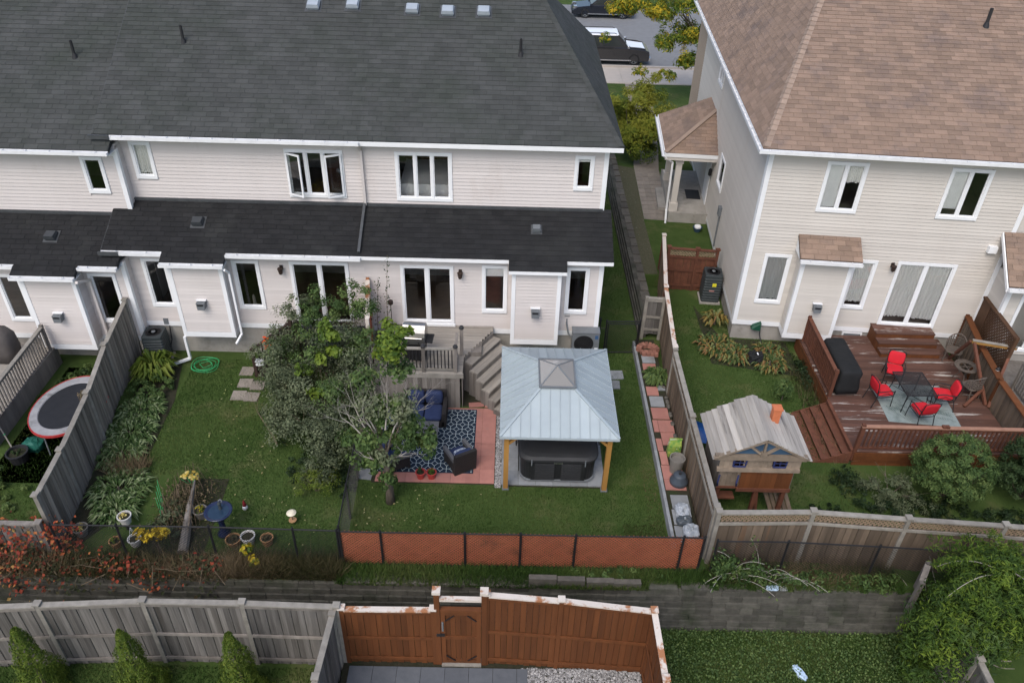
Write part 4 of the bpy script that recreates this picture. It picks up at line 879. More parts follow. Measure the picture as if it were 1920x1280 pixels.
# ---------------------------------------------------------------- grey deck of the end townhouse
DZ = 1.31
D = thing('wooden_deck', 'weathered grey wooden deck with black-baluster railing below the open patio door', 'deck', (-2.4, 19.8, 0), local=False)
y = 18.5
while y < 20.95:
    x1 = -1.22 if y < 19.3 else min(-1.22 + (y + .07 - 19.35) * .8 / 1.33, -.36)
    pbox('deck_board', D, (-3.85, y + .003, DZ - .035), (round(x1, 2), y + .133, DZ), WOODDK); y += .137
obj('joists', MB().box((-3.85, 18.55, DZ - .17), (-1.28, 20.95, DZ - .036)).box((-1.3, 19.6, DZ - .17), (-.7, 20.95, DZ - .036)), WOODG, D)
for k in range(6): pbox('deck_post', D, (-3.8 + (k % 3) * 1.2, 18.6 + (k // 3) * 2.1, -.05), (-3.7 + (k % 3) * 1.2, 18.7 + (k // 3) * 2.1, DZ - .17), WOODG)
pbox('rim_board', D, (-3.85, 18.455, DZ - .15), (-1.19, 18.498, DZ + .004), WOODGL)
x = -3.82
while x < -1.3: pbox('skirt_board', D, (x, 18.475, -.02), (x + .135, 18.497, DZ - .15), WOODG); x += .14
y = 18.52
while y < 19.3: pbox('skirt_board', D, (-1.245, y, -.02), (-1.225, y + .135, DZ - .04), WOODG); y += .14
for x, y, zt in ((-2.36, 18.57, 2.22), (-1.42, 18.57, 2.22), (-1.29, 19.42, 2.3), (-3.75, 18.57, 2.22)):
    p = pbox('rail_post', D, (x - .05, y - .05, DZ - .14), (x + .05, y + .05, zt), WOODG); obj('post_cap', MB().lathe([(.075, 0), (.08, .03), (.05, .08), (.0, .10)], (x, y, zt), 10), BLACKP, D)
for xa, xb in ((-3.70, -2.41), (-2.31, -1.47)):
    pbox('top_rail', D, (xa, 18.53, 2.13), (xb, 18.61, 2.18), WOODGL); pbox('bottom_rail', D, (xa, 18.55, DZ + .07), (xb, 18.59, DZ + .14), WOODGL)
    n = int((xb - xa) / .105)
    for i in range(n): x = xa + (i + .5) * (xb - xa) / n; pbox('baluster', D, (x - .015, 18.555, DZ + .14), (x + .015, 18.585, 2.13), BLACK)
pbox('side_top_rail', D, (-1.46, 18.62, 2.13), (-1.38, 19.38, 2.18), WOODG); pbox('side_bottom_rail', D, (-1.44, 18.62, DZ + .07), (-1.40, 19.38, DZ + .12), WOODG)
for i in range(5): y = 18.72 + i * .13; pbox('baluster', D, (-1.429, y, DZ + .12), (-1.411, y + .018, 2.13), BLACK)
# angled stairs
st = thing('deck_stairs', 'angled grey wooden stairs descending from the deck beside the gazebo', 'stairs', (-.4, 19.2, 0), local=False)
d = Vector((.535, .845, 0)); nn = Vector((.845, -.535, 0)); P0 = [(-1.22, 19.33), (-1.05, 19.12), (-.84, 18.90), (-.66, 18.68), (-.45, 18.45), (-.27, 18.22)]
for k, (px, py) in enumerate(P0):
    z = DZ - .18 * (k + 1) + .0; w = 1.62 + .07 * k
    for t in (0, 1):
        o_ = Vector((px, py, z)) + nn * (t * .15); mx = Matrix((d, nn, Vector((0, 0, 1)))).transposed().to_4x4(); mx.translation = o_
        pbox('tread', st, (0, .003, -.035), (round(w, 2), .147, 0), WOODDK, mx)
    mx = Matrix((d, nn, Vector((0, 0, 1)))).transposed().to_4x4(); mx.translation = Vector((px, py, z))
    pbox('riser', st, (.01, -.005, 0), (round(w, 2) - .01, .015, .15), WOODG, mx)
    pbox('side_board', st, (-.02, .0, round(-z + .005, 2)), (0.005, .15, -.036), WOODG, mx); pbox('side_board', st, (-.02, .152, round(-z + .005, 2)), (0.005, .298, -.036), WOODG, mx)
    pbox('stringer', st, (round(w, 2) - .08, .0, round(-z + .005, 2)), (round(w, 2) - .02, .29, -.036), WOODG, mx)
# grill
gr = thing('gas_grill', 'stainless steel gas grill with rounded hood on the grey deck', 'grill', (-2.66, 19.25, DZ), R(-4))
obj('cabinet', MB().box((-.3, -.24, .08), (.3, .22, .78)), BLACK, gr)
b = MB(); n = 10
for k in range(n):
    a0, a1 = math.pi * k / n, math.pi * (k + 1) / n
    q = [(-.33, -.30 * math.cos(a), .80 + .46 * math.sin(a)) for a in (a0, a1)] + [(.33, -.30 * math.cos(a), .80 + .46 * math.sin(a)) for a in (a1, a0)]; b.add(q, [(0, 1, 2, 3)])
for sx in (-.33, .33): b.add([(sx, -.30 * math.cos(math.pi * k / n), .80 + .46 * math.sin(math.pi * k / n)) for k in range(n + 1)], [tuple(range(n + 1))])
obj('hood', b, STEEL, gr, smooth=False); obj('hood_handle', MB().tube([(-.25, -.31, .92), (.25, -.31, .92)], .014, 6), STEEL, gr)
obj('firebox', MB().box((-.33, -.27, .68), (.33, .25, .80)), STEEL, gr); obj('side_shelf', MB().box((.33, -.24, .74), (.55, .2, .77)).box((-.55, -.24, .74), (-.33, .2, .77)), BLACK, gr)
for x in (-.27, .27):
    for y in (-.2, .18): obj('caster', MB().lathe([(.03, 0), (.03, .08)], (x, y, 0), 8), BLACKP, gr)
obj('control_knobs', MB().lathe([(.03, 0), (.025, .03)], (-.15, -.26, .72), 8).lathe([(.03, 0), (.025, .03)], (.15, -.26, .72), 8), BLACK, gr)
pl = thing('lamp_post', 'short dark solar lamp on a stick beside the open patio door', 'lamp', (-3.55, 20.6, DZ)); obj('stake', MB().tube([(0, 0, 0), (0, 0, 1.0)], .018), WOODG, pl); obj('lamp_head', MB().lathe([(.03, 0), (.08, .02), (.08, .13), (.03, .17)], (0, 0, 1.0), 8), DKWOOD, pl)
fence('orange-brown party screen between the two patio doors', [(-4.25, 20.9, 0, 3.0), (-4.05, 19.3, 0, 2.6)], LATT, CEDARP, pcap=False)

# ---------------------------------------------------------------- patio furniture on the rug
rug = thing('patio_rug', 'navy patio rug with white octagon trellis pattern', 'rug', (-2.13, 17.0, .034), local=False)
RX0, RX1, RY0, RY1 = -3.5, -.78, 15.68, 18.36
obj('mat', MB().box((RX0, RY0, .03), (RX1, RY1, .040)), mat('navy_rug', (.010, .022, .040), (.014, .028, .05), rough=.95, scale=40), rug)
b = MB(); ox, oy = .225, .27
def seg(p, q, z, w=.014):
    c = clip_seg(p, q, RX0 + .03, RX1 - .03, RY0 + .03, RY1 - .03)
    if c:
        p, q = c; dx, dy = q[0] - p[0], q[1] - p[1]; L = math.hypot(dx, dy) or 1; nx, ny = -dy / L * w / 2, dx / L * w / 2
        b.add([(p[0] + nx, p[1] + ny, z), (q[0] + nx, q[1] + ny, z), (q[0] - nx, q[1] - ny, z), (p[0] - nx, p[1] - ny, z)], [(3, 2, 1, 0)])
def clip_seg(p, q, x0, x1, y0, y1):
    t0, t1 = 0., 1.; dx, dy = q[0] - p[0], q[1] - p[1]
    for dd, qq in ((-dx, p[0] - x0), (dx, x1 - p[0]), (-dy, p[1] - y0), (dy, y1 - p[1])):
        if abs(dd) < 1e-9:
            if qq < 0: return None
        else:
            r_ = qq / dd
            if dd < 0: t0 = max(t0, r_)
            else: t1 = min(t1, r_)
    return ((p[0] + t0 * dx, p[1] + t0 * dy), (p[0] + t1 * dx, p[1] + t1 * dy)) if t0 < t1 else None
for j in range(15):
    for i in range(10):
        cx = RX0 + (i + (j % 2) * .5) * .345 - .1; cy = RY0 + j * .205 - .05; A_, B_ = .088, .10
        dm = [(cx + A_, cy), (cx, cy + B_), (cx - A_, cy), (cx, cy - B_)]
        for k in range(4): seg(dm[k], dm[(k + 1) % 4], .0415)
        seg(dm[0], (cx + .1725, cy), .0415); seg(dm[2], (cx - .1725, cy), .0415); seg(dm[1], (cx, cy + .205), .0418); seg(dm[3], (cx, cy - .205), .0418)
obj('trellis_pattern', b, mat('rug_line', (.46, .52, .52), (.38, .44, .45), rough=.9), rug)
so = thing('outdoor_sofa', 'dark wicker two-seat sofa with navy cushions', 'sofa', (-2.32, 17.98, .04))
obj('sofa_base', MB().box((-.60, -.46, .0), (.60, .42, .22)), WICK, so); obj('sofa_back', MB().box((-.62, .34, .0), (.62, .46, .72)), WICK, so)
for s in (-1, 1):
    obj('armrest', MB().box((s * .60 - .06, -.46, .0), (s * .60 + .06, .34, .52)), WICK, so)
    obj('seat_cushion', soft(MB(), (s * .27 - .265, -.48, .22), (s * .27 + .265, .22, .38)), NAVY, so, smooth=True)
    obj('back_cushion', soft(MB(), (s * .27 - .26, .14, .36), (s * .27 + .26, .36, .80)), NAVY, so, smooth=True)
ct = thing('coffee_table', 'dark wicker coffee table with grey top on the octagon rug', 'table', (-2.28, 17.02, .04))
obj('tabletop', MB().box((-.44, -.30, .39), (.44, .30, .43)), WICKG, ct); obj('apron', MB().box((-.41, -.27, .12), (.41, .27, .39)), WICK, ct)
for s in (-1, 1):
    for t in (-1, 1): obj('leg', MB().box((s * .37 - .03, t * .23 - .03, 0), (s * .37 + .03, t * .23 + .03, .12)), WICK, ct)
def armchair(label, loc, rz, pillow):
    c = thing('patio_armchair', label, 'chair', loc, rz)
    obj('seat_base', MB().box((-.27, -.3, .12), (.27, .26, .26)), WICK, c); obj('backrest', MB().hexa([(-.33, -.38, .0), (.33, -.38, .0), (.33, -.28, .0), (-.33, -.28, .0)], [(-.33, -.44, .74), (.33, -.44, .74), (.33, -.34, .74), (-.33, -.34, .74)]), WICK, c)
    for s in (-1, 1):
        obj('armrest', MB().box((s * .30 - .045, -.3, .44), (s * .30 + .045, .32, .56)), WICKG, c); obj('arm_panel', MB().box((s * .30 - .035, -.28, .1), (s * .30 + .035, .3, .44)), WICK, c)
        for t in (-.25, .27): obj('leg', MB().box((s * .30 - .03, t - .03, 0), (s * .30 + .03, t + .03, .1)), WICK, c)
    obj('seat_cushion', soft(MB(), (-.26, -.28, .26), (.26, .30, .40)), NAVY, c, smooth=True)
    obj('back_cushion', soft(MB(), (-.26, -.36, .34), (.26, -.20, .74)), NAVY, c, smooth=True)
    if pillow: obj('pillow', soft(MB(), (-.2, -.08, 0), (.2, .08, .2), e=.6, mx=Matrix.Translation((0, -.13, .42)) @ Matrix.Rotation(R(-25), 4, 'X')), mat('white_blue_pillow', (.55, .6, .65), (.06, .09, .2), rough=.9, scale=14), c, smooth=True)
    return c
armchair('navy wicker armchair with white patterned pillow on the rug corner', (-1.18, 16.05, .04), R(30), True)
armchair('navy wicker armchair half hidden beneath the small tree', (-2.95, 15.98, .04), R(-60), False)
def pot(name, label, loc, r, h, m, soil=True, cat='pot', group=None, taper=.72, rim=.015):
    T = thing(name, label, cat, loc, 0, group)
    obj('pot_body', MB().lathe([(r * taper, 0), (r, h * .88), (r + rim, h * .88), (r + rim, h), (r - .012, h), (r - .02, h * .8), (.001, h * .8)], n=18), m, T, smooth=False)
    if soil: obj('soil', MB().lathe([(r - .022, h * .82), (.001, h * .85)], n=14), SOIL, T)
    return T

# ---------------------------------------------------------------- gazebo and hot tub
GZ = thing('gazebo', 'wooden gazebo with pale blue-grey standing-seam steel roof', 'gazebo', (1.47, 16.9, 0), local=False)
gx0, gx1, gy0, gy1, ge, gt = -.05, 3.0, 14.98, 18.8, 2.1, 2.82
tx0, tx1, ty0, ty1 = 1.0, 1.84, 16.12, 17.22
for x in (.12, 2.80):
    for y in (15.2, 18.5):
        pbox('post', GZ, (x - .065, y - .065, 0), (x + .065, y + .065, 2.05), GOLDW); pbox('post_base', GZ, (x - .09, y - .09, -.02), (x + .09, y + .09, .05), GREYMET)
        sx = 1 if x < 1 else -1; sy = 1 if y < 16 else -1
        pbeam('knee_brace', GZ, (x, y, 1.62), (x + sx * .42, y, 2.02), .07, .07, GOLDW); pbeam('knee_brace', GZ, (x, y, 1.62), (x, y + sy * .42, 2.02), .07, .07, GOLDW)
for y in (15.2, 18.5): pbox('beam', GZ, (.0, y - .05, 1.98), (2.92, y + .05, 2.10), GOLDW)
for x in (.12, 2.80): pbox('beam', GZ, (x - .05, 15.26, 1.98), (x + .05, 18.44, 2.10), GOLDW)
sides = [((gx0, gy0), (gx1, gy0), (tx1, ty0), (tx0, ty0)), ((gx1, gy0), (gx1, gy1), (tx1, ty1), (tx1, ty0)), ((gx1, gy1), (gx0, gy1), (tx0, ty1), (tx1, ty1)), ((gx0, gy1), (gx0, gy0), (tx0, ty0), (tx0, ty1))]
for si, (A, B, C_, D_) in enumerate(sides):
    a, b_, c_, d_ = (Vector((*A, ge)), Vector((*B, ge)), Vector((*C_, gt)), Vector((*D_, gt)))
    u = (b_ - a); W = u.length; u.normalize(); nrm = u.cross((d_ - a)).normalized(); v = nrm.cross(u)
    loc = lambda p: ((p - a).dot(u), (p - a).dot(v))
    poly = [loc(p) for p in (a, b_, c_, d_)]; n = int(round(W / .262)); w = W / n
    for i in range(n):
        c = clip_poly([(i * w, -.01), ((i + 1) * w, -.01), ((i + 1) * w, 9), (i * w, 9)], poly)
        if not c or area(c) < .004: continue
        pts = [a + u * p[0] + v * p[1] for p in c]
        obj('roof_panel', MB().prism(pts, -nrm * .012), GAZM, GZ)
        if i:
            t = [p for p in c if abs(p[0] - i * w) < 1e-4]
            if len(t) >= 2:
                t0, t1 = min(q[1] for q in t), max(q[1] for q in t)
                if t1 - t0 > .05: pbeam('seam', GZ, a + u * (i * w) + v * t0 + nrm * .012, a + u * (i * w) + v * t1 + nrm * .012, .014, .028, GAZM, up=nrm)
    pbeam('hip_trim', GZ, a + Vector((0, 0, .012)), d_ + Vector((0, 0, .012)), .07, .03, GAZM)
    pbeam('eave_trim', GZ, a - Vector((0, 0, .04)), b_ - Vector((0, 0, .04)), .03, .08, GAZM)
ap = Vector((1.42, 16.67, 3.12)); cz = 2.86; e = .05
cs = [Vector((tx0 - e, ty0 - e, cz)), Vector((tx1 + e, ty0 - e, cz)), Vector((tx1 + e, ty1 + e, cz)), Vector((tx0 - e, ty1 + e, cz))]
for k in range(4):
    obj('cupola_panel', MB().prism([cs[k], cs[(k + 1) % 4], ap], (0, 0, -.008)), TINT, GZ)
    pbeam('cupola_rib', GZ, cs[k], ap, .03, .025, GREYMET); pbeam('cupola_rim', GZ, cs[k], cs[(k + 1) % 4], .04, .05, GREYMET)
HT = thing('hot_tub', 'dark grey rounded hot tub with closed vinyl cover under the gazebo', 'hot tub', (1.53, 16.42, 0))
def rrect(hx, hy, r, n=6):
    pts = []
    for cx, cy, a0 in ((hx - r, hy - r, 0), (-hx + r, hy - r, 90), (-hx + r, -hy + r, 180), (hx - r, -hy + r, 270)):
        for k in range(n + 1): a = R(a0 + 90 * k / n); pts.append((cx + r * math.cos(a), cy + r * math.sin(a)))
    return pts
def loft(rings):
    b = MB(); n = len(rings[0][0])
    vs = [(x, y, z) for ring, z in rings for x, y in ring]
    fs = [(j * n + i, j * n + (i + 1) % n, (j + 1) * n + (i + 1) % n, (j + 1) * n + i) for j in range(len(rings) - 1) for i in range(n)]
    b.add(vs, fs + [tuple(range(n))[::-1], tuple((len(rings) - 1) * n + i for i in range(n))]); return b
obj('tub_shell', loft([(rrect(.95, .95, .3), .045), (rrect(1.0, 1.0, .3), .12), (rrect(1.03, 1.03, .32), .8), (rrect(1.06, 1.06, .33), .84), (rrect(1.06, 1.06, .33), .88)]), TUBM, HT, smooth=False)
obj('base_trim', loft([(rrect(1.03, 1.03, .3), .10), (rrect(1.04, 1.04, .3), .13), (rrect(1.03, 1.03, .3), .15)]), GREYMET, HT)
obj('cover', loft([(rrect(1.08, 1.08, .34), .86), (rrect(1.09, 1.09, .34), .94), (rrect(1.02, 1.02, .34), 1.0), (rrect(.9, .9, .34), 1.02)]), TUBC, HT)
for sx in (-1, 1):
    p = obj('skirt_panel', MB().box((sx * .36 - .27, -1.045, .16), (sx * .36 + .27, -.99, .76)), TUBC, HT)
    for k in range(7): obj('slat', MB().box((sx * .36 - .25, -1.055, .18 + k * .082), (sx * .36 + .25, -1.044, .245 + k * .082)), TUBC, p)
    obj('cover_strap', MB().box((sx * .72 - .015, -1.10, .74), (sx * .72 + .015, -1.088, .95)), GREYMET, HT)
    obj('corner_cap', MB().box((sx * .68 - .05, -1.045, .16), (sx * .68 + .05, -.98, .76)), TUBM, HT)
obj('name_plate', MB().box((-.11, -1.075, .80), (.11, -1.062, .875)), CHROME, HT)
for k in range(5): obj('plate_mark', MB().box((-.09 + k * .038, -1.079, .818), (-.065 + k * .038, -1.074, .858)), BLACK, HT)
obj('cover_lifter', MB().tube([(-1.12, .2, .25), (-1.14, .2, .9), (-1.12, -.5, 1.0)], .02, 6).tube([(1.12, .2, .25), (1.14, .2, .9), (1.12, -.5, 1.0)], .02, 6), BLACK, HT)

# ---------------------------------------------------------------- cooling units
def ac_unit(label, loc, rz, w=.62, h=.86, sticker=None):
    T = thing('air_conditioner', label, 'air conditioner', loc, rz)
    obj('pad', MB().box((-w * .58, -w * .58, -.02), (w * .58, w * .58, .07)), CONC, T)
    s = w / 2
    obj('cabinet', loft([(rrect(s, s, .06, 3), .07), (rrect(s, s, .06, 3), h - .03), (rrect(s * .96, s * .96, .06, 3), h)]), DARKMET, T)
    for k in range(9):
        z = .12 + k * (h - .22) / 9; obj('louvre', loft([(rrect(s + .012, s + .012, .06, 3), z), (rrect(s + .012, s + .012, .06, 3), z + .045), (rrect(s, s, .06, 3), z + .06)]), DARKMET, T)
    obj('fan_well', MB().lathe([(s * .82, 0), (s * .80, .012), (s * .72, .012), (s * .68, -.0)], (0, 0, h + .001), 24), BLACKP, T)
    gdl = MB()
    for k in range(4): gdl.lathe([(s * (.18 + k * .14), .008), (s * (.18 + k * .14) + .008, .012)], (0, 0, h), 20)
    for k in range(4): a = math.pi * k / 4; gdl.tube([(math.cos(a) * s * .75, math.sin(a) * s * .75, h + .012), (-math.cos(a) * s * .75, -math.sin(a) * s * .75, h + .012)], .006, 4)
    obj('fan_guard', gdl, BLACK, T); obj('fan_hub', MB().lathe([(.07, 0), (.06, .03), (.0, .035)], (0, 0, h), 12), GREYMET, T)
    if sticker: obj('sticker', MB().box((-.02, -s - .016, h * .62), (.12, -s - .0125, h * .62 + .14)), sticker, T)
    obj('nameplate', MB().box((-.1, -s - .016, h * .45), (.08, -s - .0125, h * .45 + .05)), mat('pink_plate', (.45, .22, .2)), T)
    return T
a1 = ac_unit('dark louvred air conditioner at the wall beside the hostas', (-11.12, 20.5, 0), R(4), .62, 1.12)
obj('line_set', MB().tube([(.3, .2, .35), (.38, .3, .6), (.36, .45, 1.05)], .022, 6), BLACKP, a1)
obj('disconnect_box', MB().box((.22, .42, 1.12), (.36, .48, 1.32)), GREYMET, a1)
a2 = ac_unit('dark air conditioner with yellow sticker beside the gate fence', (7.55, 24.95, 0), R(-4.3), .64, 1.2, mat('yellow_sticker', (.75, .68, .04), rough=.5))
obj('line_set', MB().tube([(.3, -.1, .3), (.42, -.2, .45), (.30, .3, .2)], .02, 6), BLACKP, a2)
hp = thing('heat_pump', 'grey box heat pump with round fan grille between bay and gate', 'heat pump', (2.6, 20.78, .40))
obj('stand', MB().box((-.36, -.14, -.42), (-.3, .14, .18)).box((.3, -.14, -.42), (.36, .14, .18)).box((-.3, .05, -.2), (.3, .1, -.14)), BLACK, hp)
obj('cabinet', MB().box((-.43, -.17, .18), (.43, .17, .98)), GREYMET, hp); obj('lid', MB().box((-.445, -.185, .98), (.445, .185, 1.0)), GREYMET, hp)
fg = MB()
for k in range(9): rr_ = .05 + k * .032; fg.lathe([(rr_, -.003), (rr_ + .008, -.003), (rr_ + .008, .003), (rr_, .003)], n=28, close=True)
for k in range(6): a = math.pi * k / 6; fg.tube([(math.cos(a) * .31, math.sin(a) * .31, 0), (-math.cos(a) * .31, -math.sin(a) * .31, 0)], .004, 4)
mx = Matrix.Translation((-.06, -.18, .58)) @ Matrix.Rotation(R(90), 4, 'X')
obj('fan_disc', MB().lathe([(.31, 0), (.001, .002)], n=28), BLACK, hp, mx=Matrix.Translation((-.06, -.172, .58)) @ Matrix.Rotation(R(90), 4, 'X')); obj('fan_grille', fg, BLACKP, hp, mx=mx)
obj('badge', MB().box((.29, -.176, .76), (.39, -.171, .90)), mat('blue_badge', (.04, .10, .22)), hp); obj('caution_label', MB().box((.3, -.176, .3), (.4, -.171, .42)), WHITE, hp)
obj('line_set', MB().tube([(-.43, .0, .7), (-.55, .05, .8), (-.62, .2, 1.1), (-.62, .24, 1.35)], .03, 6), GREYMET, hp); obj('junction_box', MB().box((-.7, .2, 1.35), (-.54, .26, 1.6)), GREYMET, hp)

# ---------------------------------------------------------------- red-brown deck of the beige house
RZD = .5
RD = thing('red_deck', 'worn red-brown deck with peeling boards and railings', 'deck', (12.3, 19.2, 0), local=False)
y = 16.42
while y < 22.0:
    x0 = 9.95; pbox('deck_board', RD, (x0, y + .003, RZD - .035), (14.72, y + .132, RZD), CEDARR); y += .1355
obj('joists', MB().box((10.0, 16.5, .02), (14.7, 22.0, RZD - .037)), DKWOOD, RD)
for k in range(4): pbox('skirt_plank', RD, (9.97, 16.385, -.03 + k * .125), (14.72, 16.415, .09 + k * .125), CEDAR)
for k in range(4): pbox('skirt_plank', RD, (9.915, 18.7, -.03 + k * .125), (9.945, 22.0, .09 + k * .125), CEDAR)
def railing(T, p, q, zb, zt, m, sp=.125, posts=True, mr=None):
    mx, L = frame((p[0], p[1], 0), (q[0], q[1], 0))
    pbox('hand_rail', T, (-.05, -.06, zt - .035), (L + .05, .06, zt), mr or m, mx); pbox('bottom_rail', T, (0, -.02, zb + .07), (L, .02, zb + .14), m, mx); pbox('sub_rail', T, (0, -.02, zt - .12), (L, .02, zt - .036), m, mx)
    n = int(L / sp)
    for i in range(n): x = (i + .5) * L / n; pbox('baluster', T, (x - .02, -.02, zb + .14), (x + .02, .02, zt - .12), m, mx)
    if posts:
        for x in (0, L): pbox('rail_post', T, (x - .045, -.05, zb - .35), (x + .045, .05, zt + .06), m, mx)
railing(RD, (9.98, 16.47), (12.2, 16.47), RZD, 1.42, REDWD, mr=mat('faded_red_rail', (.34, .19, .13), (.27, .14, .095), rough=.8, coord='O')); railing(RD, (12.3, 16.47), (14.7, 16.47), RZD, 1.42, REDWD, mr=MATS['faded_red_rail'])
railing(RD, (10.0, 18.85), (10.05, 21.75), RZD, 1.45, REDWD)
for k in range(4):
    z = .375 - k * .125 + .0; x = 9.93 - (k + 1) * .27
    pbox('stair_tread', RD, (x, 16.46, z - .03), (x + .30, 18.6, z + .01), REDWD)
    pbox('stair_riser', RD, (x + .27, 16.47, max(z - .12, -.02)), (x + .29, 18.59, z - .03), DKWOOD)
for y in (16.45, 18.6): obj('stair_stringer', MB().prism([(8.86, y, -.02), (9.93, y, -.02), (9.93, y, .46)], (0, .03, 0)), REDWD, RD)
pbox('stair_top', RD, (9.86, 16.45, RZD - .04), (9.95, 18.65, RZD + .03), REDWD)
hs = thing('house_steps', 'three red-brown wooden steps up to the curtained patio door', 'steps', (13.3, 21.6, RZD), local=False)
for k, (ya, z) in enumerate([(21.55, 1.0), (21.22, .84), (20.9, .67)]):
    for t in range(2 if k else 4): pbox('tread', hs, (12.32, ya + t * .165, z - .035), (14.28, ya + .16 + t * .165, z), CEDARR)
    pbox('riser', hs, (12.33, ya + .01, RZD), (14.27, ya + .035, z - .035), CEDAR)
for x in (12.33, 14.24): obj('step_side', MB().prism([(x, 20.93, RZD), (x, 22.1, RZD), (x, 22.1, .965), (x, 21.58, .965), (x, 21.58, .80), (x, 21.25, .80), (x, 21.25, .63), (x, 20.93, .63)], (.03, 0, 0)), CEDAR, hs)
sw_ = fence('solid brown privacy wall along the side of the red deck', [(14.78, 16.5, 0, 1.4), (14.82, 18.6, 0, 1.45), (15.0, 20.2, 0, 1.5), (15.3, 21.9, 0, 1.55)], WOODBR, CEDAR, pcap=False, capw=.2)
LSCR = mat('brown_screen_stain', (.10, .052, .028), (.07, .036, .02), rough=.75)
ls = thing('lattice_screen', 'tall dark brown lattice privacy screen against the beige wall', 'screen', (15.55, 21, 0), local=False)
mx, L = frame((15.45, 19.55, 0), (15.62, 22.05, 0))
obj('lattice_panel', lattice(L, 1.75, .13, .055, .012), LSCR, ls, kind='stuff', mx=mx @ Matrix.Translation((0, 0, .55)))
for x in (0, L): pbox('screen_post', ls, (x - .05, -.05, -.2), (x + .05, .05, 2.36), LSCR, mx)
pbox('screen_rail', ls, (0, -.07, 2.28), (L, .07, 2.34), LSCR, mx); pbox('screen_rail', ls, (.05, -.03, .5), (L - .05, .03, .58), LSCR, mx)
obj('solid_panel', MB().box((L * .72, .02, .6), (L - .05, .03, 2.28)), LSCR, ls, mx=mx)
fr_ = thing('wooden_stand', 'leaning brown timber stand with diagonal legs at the deck wall', 'stand', (14.9, 19.4, RZD), local=False)
pbeam('top_bar', fr_, (14.5, 20.05, 1.82), (15.72, 19.72, 1.82), .07, .09, GOLDW); pbeam('top_plate', fr_, (14.5, 20.05, 1.88), (15.72, 19.72, 1.88), .12, .02, WOODGL)
for p, q in (((14.55, 20.0, 1.8), (14.68, 18.55, .52)), ((15.6, 19.74, 1.8), (14.72, 18.45, .52)), ((14.64, 18.9, .85), (13.98, 18.45, .54)), ((14.5, 20.1, 1.8), (14.6, 20.9, .52))): pbeam('leg', fr_, p, q, .08, .08, REDWD)
ca = thing('lantern', 'small black and white lantern fixed to the timber stand', 'lantern', (14.93, 19.05, 1.35)); obj('lantern_body', MB().lathe([(.05, 0), (.055, .02), (.055, .16), (.04, .2)], n=10), WHITE, ca); obj('lantern_cap', MB().lathe([(.06, .16), (.065, .2), (.02, .24)], n=10), BLACK, ca)
nd = thing('neighbour_railing', 'brown baluster railing beyond the solid deck wall', 'railing', (15.7, 19, 0), local=False); railing(nd, (15.9, 16.4), (15.95, 19.4), .5, 1.5, WOODG); obj('deck_floor', MB().box((15.85, 16.3, -.02), (18.5, 21.2, .5)), WOODG, nd)
# covered grill
cg = thing('covered_grill', 'long barbecue under a black fabric cover beside the deck railing', 'grill', (10.5, 19.75, RZD))
b = loft([(rrect(.34, .92, .06, 3), .12), (rrect(.35, .93, .08, 3), .3), (rrect(.31, .90, .10, 3), .62), (rrect(.33, .92, .10, 3), .84), (rrect(.30, .88, .12, 3), .93), (rrect(.22, .78, .12, 3), .955)])
b.v = [(x + rnd.uniform(-.012, .012), y + rnd.uniform(-.012, .012), z + (rnd.uniform(-.05, .03) if z < .15 else rnd.uniform(-.006, .006))) for x, y, z in b.v]
obj('cover', b, COVERM, cg, smooth=True); obj('grill_base', MB().box((-.28, -.85, 0), (.28, .85, .3)), STEEL, cg)
# dining set
rg = thing('leaf_rug', 'pale teal rug with palm-leaf pattern under the dining set', 'rug', (12.45, 18.5, RZD), local=False)
obj('mat', MB().prism([(11.42, 17.72, RZD + .002), (13.5, 17.52, RZD + .002), (13.65, 19.45, RZD + .002), (11.5, 19.52, RZD + .002)], (0, 0, .008)), mat('teal_rug', (.27, .32, .31), (.20, .245, .24), rough=.95, scale=8), rg)
b = MB()
for _ in range(26):
    cx, cy, a = rnd.uniform(11.65, 13.35), rnd.uniform(17.75, 19.35), rnd.uniform(0, 6.28)
    for k in range(-7, 8):
        t = k * .028; L_ = .17 * (1 - abs(k) / 9); px, py = cx + math.cos(a) * t * 1.6, cy + math.sin(a) * t * 1.6
        for s in (-1, 1):
            q = a + s * 1.0; ex, ey = px + math.cos(q) * L_, py + math.sin(q) * L_; wx, wy = -math.sin(q) * .006, math.cos(q) * .006
            if 11.55 < ex < 13.45 and 17.7 < ey < 19.4: b.add([(px + wx, py + wy, RZD + .0115), (px - wx, py - wy, RZD + .0115), (ex, ey, RZD + .0115)], [(0, 1, 2)])
obj('palm_pattern', b, mat('rug_green', (.035, .075, .07), rough=.95), rg, kind='stuff')
tb = thing('dining_table', 'black metal mesh dining table between red-cushioned chairs', 'table', (12.36, 18.68, RZD + .008))
obj('table_frame', MB().tube([(-.45, -.56, .68), (.45, -.56, .68), (.45, .56, .68), (-.45, .56, .68), (-.45, -.56, .68)], .02, 6), BLACK, tb)
b = MB()
for k in range(30): x = -.44 + k * .03; b.box((x, -.55, .682), (x + .012, .55, .688))
for k in range(36): y = -.55 + k * .03; b.box((-.44, y, .6885), (.45, y + .010, .692))
obj('mesh_top', b, BLACKP, tb)
for s in (-1, 1):
    for t in (-1, 1): obj('leg', MB().tube([(s * .36, t * .46, .67), (s * .38, t * .48, .3), (s * .42, t * .52, 0)], .016, 6), BLACK, tb)
    obj('brace', MB().tube([(s * .37, -.46, .25), (-s * .37, .46, .25)], .01, 6), BLACK, tb)
